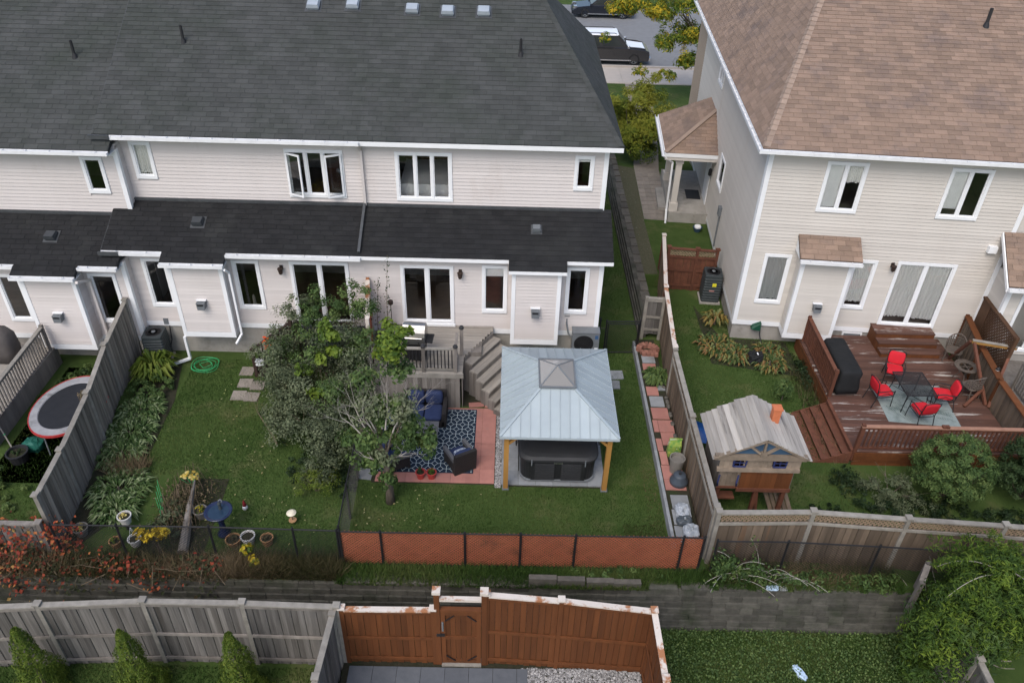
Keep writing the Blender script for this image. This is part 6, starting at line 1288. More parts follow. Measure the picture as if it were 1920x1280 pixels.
# ---------------------------------------------------------------- cars in the street
SKYREF = mat('painted_sky_reflection', (.78, .79, .80), (.76, .77, .78), rough=.12, spec=.6)  # bright sky mirrored in black roof and hood, put in as white colour
def car(label, loc, rz, L, W, H, suv, paint, roofrail=True):
    T = thing('parked_car', label, 'car', loc, rz); h = W / 2; zb = .28; belt = H * .58
    if suv: prof = [(-L / 2, zb + .1), (-L / 2, belt), (-L * .47, belt + .02), (L * .20, belt), (L * .44, belt - .10), (L * .49, belt - .22), (L / 2, zb + .25), (L * .49, zb), (-L * .49, zb)]
    else: prof = [(-L / 2, zb + .15), (-L * .49, belt - .02), (-L * .30, belt + .02), (L * .22, belt), (L * .43, belt - .12), (L / 2, zb + .28), (L * .49, zb), (-L * .49, zb)]
    rings = []
    for y, s, dz in ((-h, .985, -.03), (-h + .05, 1, 0), (h - .05, 1, 0), (h, .985, -.03)): rings.append([(x * s, y, (z - .5) * (1 if z < .6 else 1) + .5 + (dz if z > .6 else 0)) for x, z in prof])
    b = MB(); n = len(prof); vs = [p for r_ in rings for p in r_]
    b.add(vs, [(j * n + i, j * n + (i + 1) % n, (j + 1) * n + (i + 1) % n, (j + 1) * n + i)[::-1] for j in range(3) for i in range(n)] + [tuple(range(n)), tuple(3 * n + i for i in range(n))[::-1]]); obj('body', b, paint, T)
    c0, c1, c2, c3 = (-L * .47, -L * .43, L * .08, L * .22) if suv else (-L * .36, -L * .22, L * .06, L * .22)
    w0, w1 = h - .06, h - .20
    obj('cabin', MB().hexa([(c0, -w0, belt - .02), (c3, -w0, belt - .02), (c3, w0, belt - .02), (c0, w0, belt - .02)], [(c1, -w1, H - .05), (c2, -w1, H - .05), (c2, w1, H - .05), (c1, w1, H - .05)]), GLASSD if False else BLACKP, T)
    obj('roof', loft([([(x + (c1 + c2) / 2, y) for x, y in rrect((c2 - c1) / 2 + .04, w1 + .03, .15, 4)], H - .07), ([(x + (c1 + c2) / 2, y) for x, y in rrect((c2 - c1) / 2, w1, .15, 4)], H - .02), ([(x + (c1 + c2) / 2, y) for x, y in rrect((c2 - c1) / 2 - .15, w1 - .15, .12, 4)], H)]), SKYREF if suv else paint, T)
    lerp = lambda t, a, c: a + (c - a) * t
    wg = mat('car_glass', (.03, .035, .035), (.03, .035, .035), rough=.06, spec=.7)
    def q(t, s): return (lerp(t, c3, c2) + .015, s * (lerp(t, w0, w1) - .06), lerp(t, belt, H - .05) + .012)
    obj('windscreen', MB().add([q(.08, -1), q(.08, 1), q(.92, 1), q(.92, -1)], [(0, 1, 2, 3)]), wg, T)
    for s in (-1, 1):
        for xa, xb in ((.06, .47), (.53, .94)):
            pts = []
            for fx, t in ((xa, .12), (xb, .12), (xb if xb < .9 else xb - .05, .88), (xa + (.03 if xa < .1 else 0), .88)):
                lo, hi = lerp(t, c0, c1), lerp(t, c3, c2); pts.append((lerp(fx, lo, hi), s * (lerp(t, w0, w1) + .008), lerp(t, belt, H - .05)))
            obj('side_window', MB().add(pts, [(0, 1, 2, 3) if s < 0 else (3, 2, 1, 0)]), wg, T)
        obj('mirror', soft(MB(), (c3 - .12, s * h - (.0 if s > 0 else .16), belt), (c3 + .06, s * h + (.16 if s > 0 else 0), belt + .17), .6, 10, 6), CHROME if suv else paint, T)
        obj('sill_step', MB().box((-L * .3, s * h - .03 if s > 0 else -h - .06, zb + .02), (L * .26, h + .06 if s > 0 else -h + .03, zb + .08)), CHROME, T)
        obj('headlight', MB().hexa([(L * .46, s * (h - .36) - .13, zb + .34), (L * .505, s * (h - .36) - .13, zb + .34), (L * .49, s * (h - .3) + .13, zb + .34), (L * .45, s * (h - .3) + .13, zb + .34)], [(L * .44, s * (h - .36) - .13, zb + .54), (L * .492, s * (h - .36) - .13, zb + .54), (L * .478, s * (h - .3) + .13, zb + .54), (L * .43, s * (h - .3) + .13, zb + .54)]), CHROME, T)
        if roofrail and suv: obj('roof_rail', MB().tube([(c1 + .1, s * (w1 - .08), H - .01), (c1 + .2, s * (w1 - .08), H + .05), (c2 - .25, s * (w1 - .08), H + .05), (c2 - .12, s * (w1 - .08), H - .02)], .02, 6), BLACK, T)
        for x in (-L * .30, L * .30):
            r_ = .37 if suv else .33; mx = Matrix.Translation((x, s * (h - .12), r_)) @ Matrix.Rotation(R(90), 4, 'X')
            w = obj('wheel', MB().lathe([(r_ * .7, -.13), (r_ * .95, -.13), (r_, -.09), (r_, .09), (r_ * .95, .13), (r_ * .7, .13)], n=26, close=True), TYRE, T, mx=mx)
            rm = MB().lathe([(r_ * .72, -.1), (r_ * .72, .1), (r_ * .66, .1), (r_ * .66, -.1)], n=24, close=True)
            for k in range(6): a = k * math.pi / 3; rm.beam((0, 0, -s * .1), (math.cos(a) * r_ * .68, math.sin(a) * r_ * .68, -s * .1 + .0), .07, .03)
            obj('rim', rm, GREYMET, w, mx=mx); obj('hub', MB().lathe([(r_ * .66, -.02), (r_ * .66, .02)], n=20), BLACK, w, mx=mx)
    obj('bumper', MB().box((L * .47, -h + .08, zb + .02), (L * .515, h - .08, zb + .2)), CHROME if suv else paint, T); obj('grille', MB().box((L * .488, -.35, zb + .24), (L * .508, .35, zb + .44)), BLACK, T)
    if suv: obj('hood_sky_reflection', MB().hexa([(L * .21, -h + .22, belt - .04), (L * .435, -h + .30, belt - .13), (L * .435, h - .30, belt - .13), (L * .21, h - .22, belt - .04)], [(L * .21, -h + .22, belt + .03), (L * .43, -h + .30, belt - .07), (L * .43, h - .30, belt - .07), (L * .21, h - .22, belt + .03)]), SKYREF, T)  # raised hood panel carries the painted sky reflection
    if suv: obj('hood_scoop', MB().tube([(L * .2, -h + .1, belt + .03), (L * .36, -h + .12, belt - .02), (L * .44, -h + .2, belt - .1)], .05, 6).tube([(L * .2, h - .1, belt + .03), (L * .36, h - .12, belt - .02), (L * .44, h - .2, belt - .1)], .05, 6), BLACKP, T)
    return T
car('black sport utility vehicle at the kerb, white sky reflection painted on roof and hood', (6.35, 52.55, .456), 0, 4.9, 1.95, 1.85, True, SUVP)
car('dark blue-black car parked across the street under yellow leaves', (6.9, 63.9, .456), R(180), 4.7, 1.85, 1.55, False, mat('dark_blue_paint', (.012, .015, .022), rough=.2, spec=.6))

# ---------------------------------------------------------------- plants
def leaf(b, p, nrm, size, asp, v, fold=.15):
    nrm = nrm.normalized(); t = nrm.orthogonal().normalized(); a = rnd.uniform(0, 6.283); w = nrm.cross(t)
    d = t * math.cos(a) + w * math.sin(a); s = d.cross(nrm); h = size * asp / 2
    o = len(b.v)
    b.v += [tuple(p - d * size * .5), tuple(p + s * h + nrm * fold * size * .3), tuple(p + d * size * .5 - nrm * fold * size * .5), tuple(p - s * h + nrm * fold * size * .3)]
    b.f.append((o, o + 1, o + 2, o + 3)); b.a.append(max(.005, min(.995, v)))
def rdir():
    while 1:
        q = Vector((rnd.uniform(-1, 1), rnd.uniform(-1, 1), rnd.uniform(-1, 1)))
        if .05 < q.length < 1: return q.normalized()
def crown(b, c, rad, n, size, asp=.55, clumps=14, cr=.42, up=.35, hollow=.45, vc=.5, vs=.28, flat=1.):
    """leaf clumps spread through an ellipsoid; each clump has its own tone"""
    c = Vector(c); cl = []
    for _ in range(clumps):
        d = rdir(); r = rnd.uniform(hollow, .95) if rnd.random() < .8 else rnd.uniform(.1, .6)
        if d.z < -.5: d.z *= .3
        cl.append((Vector((d.x * rad[0] * r, d.y * rad[1] * r, d.z * rad[2] * r)), rnd.uniform(.6, 1.25), rnd.gauss(vc, vs * .6)))
    m = min(rad) * cr
    for i in range(n):
        q, k, tone = cl[i % clumps]; d = rdir(); r = rnd.random() ** .4 * m * k
        p = c + q + Vector((d.x * r, d.y * r, d.z * r * .75 * flat))
        nrm = d * .6 + (q.normalized() if q.length > .01 else Vector((0, 0, 1))) * .5 + Vector((0, 0, up)) + rdir() * .5
        leaf(b, p, nrm, size * rnd.uniform(.65, 1.3), asp, tone + rnd.gauss(0, vs * .5))
def branchy(b, p, d, L, r, depth, twist=.5, n=3, up=.15):
    pts = [Vector(p)]; rads = [r]; q = Vector(p); d = d.normalized()
    for k in range(4):
        d = (d + rdir() * .18 + Vector((0, 0, up * .3))).normalized(); q = q + d * L / 4; pts.append(q.copy()); rads.append(r * (1 - .17 * (k + 1)))
    b.tube(pts, rads, 6 if r > .02 else 4, cap=False); ends = [q]
    if depth:
        for k in range(n):
            i = rnd.randint(2, 4); nd = (d + rdir() * twist + Vector((0, 0, up))).normalized(); ends += branchy(b, pts[i], nd, L * rnd.uniform(.55, .8), rads[i] * .62, depth - 1, twist, n, up)
    return ends
def plant(name, label, cat, loc, leafm, parts, stem=None, stemm=None, group=None, kind=None, leafname='foliage'):
    T = thing(name, label, cat, loc, 0, group); b = MB()
    for f in parts: f(b)
    obj(leafname, b, leafm, T)
    if stem: s = MB(); stem(s); obj('stem' if leafname != 'crown' else 'trunk', s, stemm or BARK, T)
    return T
GR1 = leafmat('mid_green_leaves', [(.032, .062, .018), (.058, .105, .030), (.095, .155, .045), (.15, .21, .065)])
GR2 = leafmat('grey_green_leaves', [(.055, .070, .036), (.09, .115, .06), (.14, .17, .09), (.20, .225, .13)])
GR3 = leafmat('bright_green_leaves', [(.035, .070, .014), (.06, .112, .018), (.105, .17, .024), (.17, .235, .03)])
GR4 = leafmat('dark_green_leaves', [(.016, .032, .012), (.027, .052, .018), (.042, .076, .026), (.065, .105, .036)])
YEL = leafmat('golden_leaves', [(.30, .20, .012), (.48, .33, .02), (.62, .46, .03), (.68, .56, .08)])
PALY = leafmat('pale_yellow_blooms', [(.55, .40, .06), (.68, .55, .16), (.75, .66, .30)])
YGR = leafmat('yellow_green_leaves', [(.07, .12, .018), (.11, .17, .022), (.17, .22, .026), (.34, .31, .03), (.52, .38, .025)])
REDV = leafmat('red_vine_leaves', [(.04, .05, .02), (.075, .06, .026), (.15, .045, .026), (.28, .045, .03), (.42, .085, .04), (.50, .17, .055), (.40, .25, .08)])
HOST = leafmat('hosta_leaves', [(.05, .10, .025), (.085, .145, .042), (.15, .22, .08), (.27, .33, .17)])
HOSTY = leafmat('yellowing_hosta_leaves', [(.04, .08, .022), (.07, .115, .035), (.12, .17, .06), (.20, .23, .09), (.30, .22, .06), (.26, .15, .06)])
DRY = leafmat('dry_grass_blades', [(.05, .055, .02), (.10, .085, .04), (.17, .13, .07), (.24, .18, .11)])
GRASS = leafmat('grass_blades', [(.034, .070, .014), (.050, .098, .020), (.074, .124, .028), (.115, .145, .044)], trans=.2)
BUSHY = leafmat('feathery_green', [(.05, .09, .014), (.085, .135, .018), (.125, .18, .026), (.18, .22, .036)])

SHRB = leafmat('lime_feathery', [(.07, .11, .018), (.12, .165, .022), (.18, .225, .03), (.27, .28, .04)])
# small ornamental tree with bare grey twigs
T = thing('ornamental_tree', 'small half-bare ornamental tree with pale twigs over the patio corner', 'tree', (-2.93, 14.6, 0))
tk = MB(); tk.tube([(0, 0, -.1), (.01, .02, .5), (-.02, .05, 1.1), (-.05, .1, 1.7)], [.13, .10, .09, .085], 10); ends = []
for dx, dy in ((-.75, .1), (.1, .9), (.75, .3), (.3, -.35), (-.35, .6), (.75, .85), (-.15, .25)): ends += branchy(tk, (-.05, .1, 1.62), Vector((dx, dy, 1.0)), 1.0, .036, 0, .6, 3)
obj('trunk', tk, BARK, T, smooth=True)
for p, d in [((-.25, .3, 2.2), (-.45, .3, 1)), ((-.1, .35, 2.3), (-.2, .35, 1.1)), ((.3, .35, 2.2), (.4, .3, 1)), ((.25, .45, 2.3), (.2, .45, 1.1)), ((-.4, .1, 2.1), (-.7, .1, .9)), ((.35, .4, 2.2), (.75, .2, 1)), ((-.3, .2, 2.1), (-.65, .35, 1)), ((.0, .2, 2.4), (.0, .25, 1.1)), ((.15, .25, 2.2), (.25, .1, 1)), ((-.15, .15, 2.1), (-.3, .0, 1)), ((.1, .0, 1.6), (.5, -.2, .4)), ((-.15, 0, 1.5), (-.5, -.15, .35))]:
    tw = MB(); branchy(tw, p, Vector(d), 1.0 if p[2] > 2 else .55, .024, 3, .6, 3, .08); obj('bare_twig', tw, TWIG, T)
cr_ = MB()
crown(cr_, (.25, .8, 4.6), (.6, .5, .85), 1700, .12, .6, 22, .48, vc=.7, vs=.34)
obj('bright_leaves', cr_, GR3, T)
cr_ = MB()
for c, r_, n_ in (((-.75, .25, 2.1), (.6, .5, .6), 900), ((.65, .45, 2.3), (.65, .55, .6), 1100), ((.1, .3, 2.2), (.5, .4, .8), 700), ((.95, .25, 1.9), (.5, .45, .45), 700), ((-.5, -.05, 1.6), (.45, .35, .4), 420), ((.15, .5, 3.1), (.5, .4, .5), 380), ((.02, -.1, 1.0), (.28, .25, .5), 300), ((.45, 1.0, 3.8), (.55, .5, .5), 420), ((-.5, .9, 3.3), (.5, .5, .6), 420)): crown(cr_, c, r_, n_, .12, .6, 10, .5, vc=.55, vs=.34)
obj('crown', cr_, GR1, T)
cr_ = MB()
for c, r_, n_ in (((-.35, .3, 2.9), (.6, .4, .7), 520), ((.4, .4, 3.0), (.6, .4, .7), 520), ((.0, -.1, 1.7), (.6, .3, .4), 260)): crown(cr_, c, r_, n_, .10, .6, 16, .6, vc=.7, vs=.3)
obj('pale_leaves', cr_, GR2, T)
# big tangled shrub mass between the two yards
T = thing('tangled_shrub', 'large tangled grey-green shrub mass between the two back doors', 'shrub', (-5.3, 18.2, 0))
b = MB()
for c, r_, n_ in (((-1.7, 1.6, 1.0), (.9, .8, 1.1), 2400), ((-1.2, .4, 1.1), (1.0, .9, 1.2), 2600), ((-.6, -.6, 1.2), (1.0, .9, 1.1), 2600), ((.3, .8, 1.7), (1.0, 1.0, 1.5), 3000), ((-1.0, 1.7, 1.9), (.8, .6, 1.3), 2000), ((.8, -.2, 1.5), (.8, .8, 1.2), 2000), ((.1, -1.6, 1.0), (.9, .9, 1.0), 2000), ((-.9, -1.3, .7), (.7, .8, .7), 1300), ((.6, -2.3, .8), (.7, .7, .8), 1300), ((.3, -2.9, .4), (.7, .6, .5), 900), ((-1.3, -.7, .5), (.7, .8, .6), 900), ((.9, -1.2, 1.0), (.5, .8, .9), 1000)): crown(b, c, r_, int(n_ * 1.5), .07, .6, 34, .36, vc=.5, vs=.36)
obj('foliage', b, GR2, T)
b = MB()
for c, r_, n_ in (((.1, 1.7, 2.6), (.9, .5, 1.0), 1900), ((1.0, 1.6, 2.8), (.6, .5, 1.0), 1300), ((-.5, 1.4, 2.2), (.6, .5, .8), 900), ((1.1, .6, 2.1), (.5, .6, 1.0), 1100), ((.5, -1.0, 1.6), (.6, .6, .6), 600), ((-1.3, .9, 1.6), (.6, .6, .7), 700), ((-.2, .2, 2.1), (.6, .6, .6), 700)): crown(b, c, r_, int(n_ * 1.3), .075, .6, 20, .42, vc=.6, vs=.32)
obj('upper_foliage', b, GR1, T)
b = MB()
for c, r_, n_ in (((.35, -.1, 2.2), (.35, .3, .6), 420), ((-.45, -.4, 1.8), (.25, .25, .25), 130), ((.25, .5, 2.6), (.4, .3, .35), 320), ((.1, -.9, 1.5), (.25, .25, .35), 160)): crown(b, c, r_, n_, .13, .8, 7, .6, vc=.75, vs=.2)
obj('vine_leaves', b, GR3, T)
for _ in range(16): s = MB(); branchy(s, (rnd.uniform(-1.5, 1), rnd.uniform(-1.6, 2), -.05), Vector((rnd.uniform(-.4, .4), rnd.uniform(-.4, .4), 1)), 1.2, .03, 2, .5, 2); obj('stem', s, DRYM, T)
b = MB(); s = MB()
for x, y, h in ((1.35, 2.0, 3.5), (1.05, 2.1, 3.1), (.55, 2.0, 3.0), (1.65, 2.15, 4.2)):
    s.tube([(x, y, .5), (x + .03, y, h * .6), (x + .15, y + .02, h)], [.014, .01, .005], 5)
    for k in range(70): t = rnd.uniform(.45, 1); leaf(b, Vector((x + .15 * t * t + rnd.gauss(0, .05), y + rnd.gauss(0, .05), h * t)), rdir() + Vector((0, 0, .6)), .07, .6, rnd.random())
obj('tall_shoots', b, GR4, T, kind='stuff'); obj('shoot_stems', s, DRYM, T)
plant('low_shrub', 'low feathery yellow-green shrub at the foot of the tangled mass', 'shrub', (-4.95, 14.95, 0), BUSHY, [lambda b: crown(b, (0, 0, .35), (.6, .6, .45), 2200, .07, .3, 22, .4, vc=.55)], lambda s: [branchy(s, (0, 0, -.05), Vector((rnd.uniform(-.6, .6), rnd.uniform(-.6, .6), 1)), .5, .015, 1) for _ in range(6)])
# round evergreens by the red deck
for (x, y, r_, h), lb in zip([(12.05, 15.25, 1.05, 1.2), (14.25, 15.25, 1.0, 1.2)], ['round bright green evergreen bush below the red deck', 'round dark evergreen bush at the corner of the red deck']):
    plant('evergreen_bush', lb, 'shrub', (x, y, 0), GR1 if x < 13 else GR4, [lambda b: crown(b, (0, 0, h * .85), (r_, r_ * .85, h * .9), 20000, .08, .42, 300, .17, hollow=.86, vc=.62, vs=.30)], lambda s: [branchy(s, (0, 0, -.05), Vector((rnd.uniform(-.5, .5), rnd.uniform(-.5, .5), 1)), .9, .03, 1) for _ in range(7)])
plant('sprawling_juniper', 'grey-green sprawling low shrub left of the round evergreen', 'shrub', (10.6, 15.25, 0), GR2, [lambda b: crown(b, (0, 0, .3), (1.0, .6, .45), 2600, .08, .35, 26, .4), lambda b: crown(b, (.2, -.6, .25), (.9, .4, .3), 1200, .08, .3, 16, .5)], lambda s: [branchy(s, (0, 0, -.05), Vector((rnd.uniform(-1, 1), rnd.uniform(-.5, .5), .5)), .7, .02, 1) for _ in range(6)])
plant('seedling_shrub', 'blue-green leafy shrub beside the red deck stairs', 'shrub', (8.75, 19.2, 0), GR1, [lambda b: crown(b, (0, 0, .4), (.35, .4, .4), 500, .12, .35, 10, .5)], lambda s: s.tube([(0, 0, -.05), (0, 0, .5)], .02))
# willow shrub
T = thing('willow_shrub', 'large drooping bright green willow shrub over the dark fence', 'shrub', (10.9, 11.0, -1.2))
b = MB(); s = MB()
crown(b, (.1, 0, 2.3), (1.35, 1.1, 1.5), 14000, .12, .28, 170, .24, hollow=.8, vc=.45, vs=.34); crown(b, (-.5, -.3, 1.5), (1.2, 1.0, 1.2), 7000, .12, .28, 90, .28, hollow=.75, vc=.38, vs=.32)
crown(b, (-1.2, -.6, .7), (.6, .8, .8), 900, .14, .3, 14, .45, vc=.35); crown(b, (1.3, .5, 1.9), (.8, .9, 1.2), 1600, .14, .25, 24, .4, vc=.5)
for kk_ in range(60):
    a = rnd.uniform(0, 6.28); r0 = rnd.uniform(.1, .8); x, y = math.cos(a) * r0, math.sin(a) * r0 * .8; z = 3.3 + rnd.uniform(-.5, .5) - r0 * .5; pts = [Vector((x, y, z))]; d = Vector((math.cos(a), math.sin(a), .6)).normalized()
    for k in range(6): d = (d + Vector((0, 0, -.28))).normalized(); pts.append(pts[-1] + d * .2)
    if kk_ % 14 == 0: obj('cane', MB().tube(pts, [.012, .011, .01, .008, .007, .005, .004], 4), TWIG, T)
    for k in range(60): t = rnd.uniform(0, 5.99); i = int(t); p = pts[i].lerp(pts[i + 1], t - i); leaf(b, p + rdir() * .07, rdir() + Vector((0, 0, .9)), .14, .2, rnd.gauss(.5, .25))
obj('foliage', b, GR3, T)
b = MB(); crown(b, (.0, .0, 1.7), (1.3, 1.1, 1.5), 5200, .14, .3, 60, .42, hollow=.5, vc=.4); obj('inner_foliage', b, GR1, T)
for k in range(7): s = MB(); branchy(s, (rnd.uniform(-.2, .2), rnd.uniform(-.2, .2), -.05), Vector((rnd.uniform(-.6, .6), rnd.uniform(-.6, .6), 1)), 1.5, .05, 1); obj('stem', s, TWIG, T)
# young cedars
for (x, y, h), lb in zip([(-10.05, 9.8, 2.35), (-7.88, 9.8, 2.35), (-5.62, 9.8, 2.35)], ['young pointed cedar at the pale fence, farthest from the cedar gate', 'young pointed cedar at the pale fence, middle one of three', 'young pointed cedar at the pale fence, closest to the cedar gate']):
    def cone(b):
        for i in range(5200):
            t = rnd.random() ** 1.5; a = rnd.uniform(0, 6.28); lob = 1 + .22 * math.sin(a * 3 + t * 9 + x) + .12 * math.sin(a * 7 - t * 14); r_ = (.04 + .50 * (1 - t) ** .8) * rnd.uniform(.7, 1.0) * lob; p = Vector((math.cos(a) * r_, math.sin(a) * r_, .05 + t * h)); leaf(b, p, Vector((math.cos(a), math.sin(a), .3)) + rdir() * .5, .09, .3, rnd.gauss(.55, .2))
    plant('young_cedar', lb, 'tree', (x, y, LZ), BUSHY, [cone], lambda s: s.tube([(0, 0, -.05), (0, 0, h * .9)], [.05, .01], 6), group='young cedars along the pale fence', leafname='crown')
# street tree and front shrub
T = thing('street_tree', 'tall tree with yellow and green drooping leaves by the sidewalk', 'tree', (10.9, 45.6, .45)); tk = MB(); tk.tube([(0, 0, -.2), (.05, 0, 1.6), (-.1, .1, 3.2)], [.17, .14, .12], 10)
for d in ((-.9, .3, .8), (-.5, .8, .9), (-.8, -.3, 1), (.3, .4, 1), (-1.2, .6, .6), (.2, -.5, 1)): branchy(tk, (-.1, .1, 3.0), Vector(d), 2.3, .07, 2, .5, 3)
obj('trunk', tk, BARK, T, smooth=True); b = MB()
for c, r_, n_ in (((-2.6, .6, 4.6), (1.6, 1.3, .9), 2400), ((-1.0, .2, 3.5), (1.0, 1.1, 1.1), 2200), ((-1.4, .3, 5.4), (2.2, 1.4, 1.1), 3000), ((-4.0, .9, 4.9), (1.3, 1.0, .8), 1700), ((-1.2, -.4, 2.3), (.9, .9, .7), 1100), ((-4.9, 1.0, 4.7), (.9, .8, .7), 900), ((-2.4, -.2, 3.2), (.8, .8, .8), 800), ((-5.6, .3, 3.2), (.35, .4, .4), 160), ((-3.6, -.5, 1.6), (.5, .5, .35), 260), ((-2.3, -.9, 1.6), (.8, .6, .35), 420)): crown(b, c, r_, n_, .21, .32, 26, .42, vc=.5, vs=.40, flat=1.2)
obj('crown', b, YGR, T)
plant('front_shrub', 'tall feathery green shrub beside the flagstone path', 'shrub', (6.05, 37.0, .4), SHRB, [lambda b: crown(b, (0, 0, 2.0), (1.75, 1.4, 2.3), 13000, .2, .26, 80, .36, vc=.85, vs=.3), lambda b: crown(b, (.2, -.5, .8), (1.2, .9, .8), 2600, .2, .25, 24, .5, vc=.3)], lambda s: [branchy(s, (0, 0, -.05), Vector((rnd.uniform(-.4, .4), rnd.uniform(-.4, .4), 1)), 2, .04, 1) for _ in range(8)])
# hostas and other low plants
def hosta(b, r, n, w=.065, L=.27, h=.28, vlo=0., vhi=1.):
    n = int(n * 1.9)
    for k in range(n):
        a = rnd.uniform(0, 6.28); r0 = rnd.random() ** .6 * r; c = Vector((math.cos(a) * r0, math.sin(a) * r0, 0)); d = Vector((math.cos(a + rnd.gauss(0, .5)), math.sin(a + rnd.gauss(0, .5)), 0)); s = Vector((-d.y, d.x, 0)); l = L * rnd.uniform(.7, 1.2); hh = h * rnd.uniform(.6, 1.2) * (1 - .4 * r0 / r); v = rnd.uniform(max(vlo, .01), vhi)
        p0, p1, p2 = c + Vector((0, 0, hh * .6)), c + d * l * .5 + Vector((0, 0, hh)), c + d * l + Vector((0, 0, hh * .55)); ww = w * rnd.uniform(.8, 1.2)
        o = len(b.v); b.v += [tuple(q) for q in (p0, p1 - s * ww / 2 + Vector((0, 0, .02)), p1 - Vector((0, 0, .01)), p1 + s * ww / 2 + Vector((0, 0, .02)), p2)]
        b.f += [(o, o + 2, o + 1), (o, o + 3, o + 2), (o + 1, o + 2, o + 4), (o + 2, o + 3, o + 4)]; b.a += [v] * 4
root = lambda s: s.tube([(0, 0, -.03), (0, 0, .2)], [.05, .02], 6)
for (x, y, r_, n_), lb in zip([(-10.75, 17.9, .55, 230), (-10.7, 16.9, .6, 260), (-10.6, 16.1, .5, 200), (-10.15, 14.75, .65, 280), (-9.95, 14.1, .45, 170)], ['variegated hosta clump nearest the fern on the fence side', 'big pale hosta clump halfway along the grey fence', 'hosta clump just before the dry grass gap', 'broad green hosta mound after the dry grass gap', 'hosta clump behind the hanging white pots']):
    plant('hosta', lb, 'plant', (x, y, 0), HOST, [lambda b: hosta(b, r_, n_)], root, group='hostas along the grey fence')
for (x, y, r_, n_), lb in zip([(7.2, 21.9, .55, 170), (7.75, 21.45, .5, 150), (8.8, 20.95, .45, 120), (8.95, 21.6, .4, 90)], ['variegated hosta at the corner of the beige house', 'yellowing hosta left of the black bag', 'yellow and orange hosta right of the black bag', 'green hosta between foundation and red deck']):
    plant('hosta', lb, 'plant', (x, y, 0), HOSTY, [lambda b: hosta(b, r_, n_, .075, .25, .28)], root, group='hostas at the beige house')
plant('yellow_weed', 'yellowing tall weed at the side wall of the beige house', 'plant', (7.45, 23.3, 0), HOSTY, [lambda b: hosta(b, .25, 60, .07, .3, .5, .4)], root)
plant('hosta', 'dark glossy hosta in the raised bed beside the board fence', 'plant', (4.86, 19.75, .24), GR1, [lambda b: hosta(b, .28, 170, .08, .24, .36, .3)], root)
plant('fern', 'tall bright fern clump beside the air conditioner', 'plant', (-11.0, 19.75, 0), BUSHY, [lambda b: hosta(b, .3, 130, .11, .5, .75, .3)], root)
plant('leafy_border', 'leafy green border plants between fern and hostas', 'plant', (-10.95, 18.8, 0), GR1, [lambda b: crown(b, (0, 0, .2), (.5, .7, .3), 1000, .09, .6, 18, .5), lambda b: crown(b, (.55, .3, .15), (.3, .6, .2), 600, .08, .6, 12, .5), lambda b: crown(b, (.35, -.9, .12), (.3, .5, .2), 500, .08, .6, 12, .5)], root)
plant('trampoline_bush', 'green and yellow border plants at the stepped-down foundation', 'plant', (-12.9, 19.3, 0), GR1, [lambda b: crown(b, (0, 0, .2), (.9, .6, .35), 1400, .1, .6, 20, .4, vc=.6), lambda b: crown(b, (-.6, -.6, .2), (.6, .8, .3), 900, .13, .6, 14, .5, vc=.4)], root)
plant('weed_thicket', 'bright weedy thicket below the corner deck', 'plant', (-13.4, 14.4, 0), GR1, [lambda b: crown(b, (0, 0, .15), (1.0, 1.2, .3), 2400, .1, .6, 30, .4, vc=.7)], root)
plant('white_flower_grass', 'tuft of dried white flowers poking over the grey fence', 'plant', (-11.6, 16.9, 0), DRY, [lambda b: crown(b, (0, 0, 1.5), (.22, .22, .3), 260, .06, .5, 6, .7, vc=.8)], lambda s: [s.tube([(0, 0, 0), (rnd.uniform(-.15, .15), rnd.uniform(-.15, .15), 1.5)], .006, 4) for _ in range(8)], DRYM)
def dead(b):
    for _ in range(1100):
        x, y = rnd.gauss(0, .35), rnd.gauss(0, .5); leaf(b, Vector((x, y, rnd.uniform(.03, .55) * math.exp(-(x * x + y * y)))), rdir() + Vector((0, 0, .4)), rnd.uniform(.05, .12), .4, rnd.random())
plant('withered_perennials', 'withered brown flower-bed perennials beside the old log', 'plant', (-8.25, 14.2, 0), DRY, [dead], lambda s: [s.tube([(x, y, 0), (x + rnd.uniform(-.15, .15), y + rnd.uniform(-.15, .15), rnd.uniform(.4, .8))], .007, 4) for x, y in [(rnd.gauss(0, .3), rnd.gauss(0, .45)) for _ in range(60)]], DRYM)
plant('bed_greenery', 'green leaves among the withered perennials', 'plant', (-8.4, 13.7, 0), GR2, [lambda b: crown(b, (0, 0, .2), (.5, .8, .3), 700, .09, .5, 16, .5)], root)
plant('chrysanthemum', 'pale yellow chrysanthemum blooms at the top of the flower bed', 'flowers', (-8.3, 15.0, 0), PALY, [lambda b: crown(b, (0, 0, .42), (.24, .2, .16), 330, .055, .9, 16, .35, hollow=.7, up=1.)], lambda s: [s.tube([(0, 0, 0), (rnd.uniform(-.2, .2), rnd.uniform(-.15, .15), .42)], .008, 4) for _ in range(14)], HOSEM)
plant('golden_shrub', 'golden yellow leafy sapling growing through the fence', 'shrub', (-8.35, 12.75, 0), YEL, [lambda b: crown(b, (.1, 0, .75), (.36, .25, .30), 260, .10, .8, 9, .5), lambda b: crown(b, (-.3, 0, .6), (.22, .2, .22), 120, .10, .8, 5, .6)], lambda s: [branchy(s, (0, 0, 0), Vector((rnd.uniform(-.4, .4), 0, 1)), .5, .012, 1) for _ in range(4)])
plant('yellow_sapling', 'thin yellow-green sapling leaning over the fence bottom', 'plant', (-6.05, 12.4, 0), YGR, [lambda b: crown(b, (.0, .1, .55), (.15, .15, .25), 90, .10, .6, 5, .6, vc=.75), lambda b: crown(b, (.15, -.05, .25), (.15, .15, .2), 80, .10, .6, 4, .6, vc=.75)], lambda s: s.tube([(0, .1, 0), (.05, .1, .6)], .01))
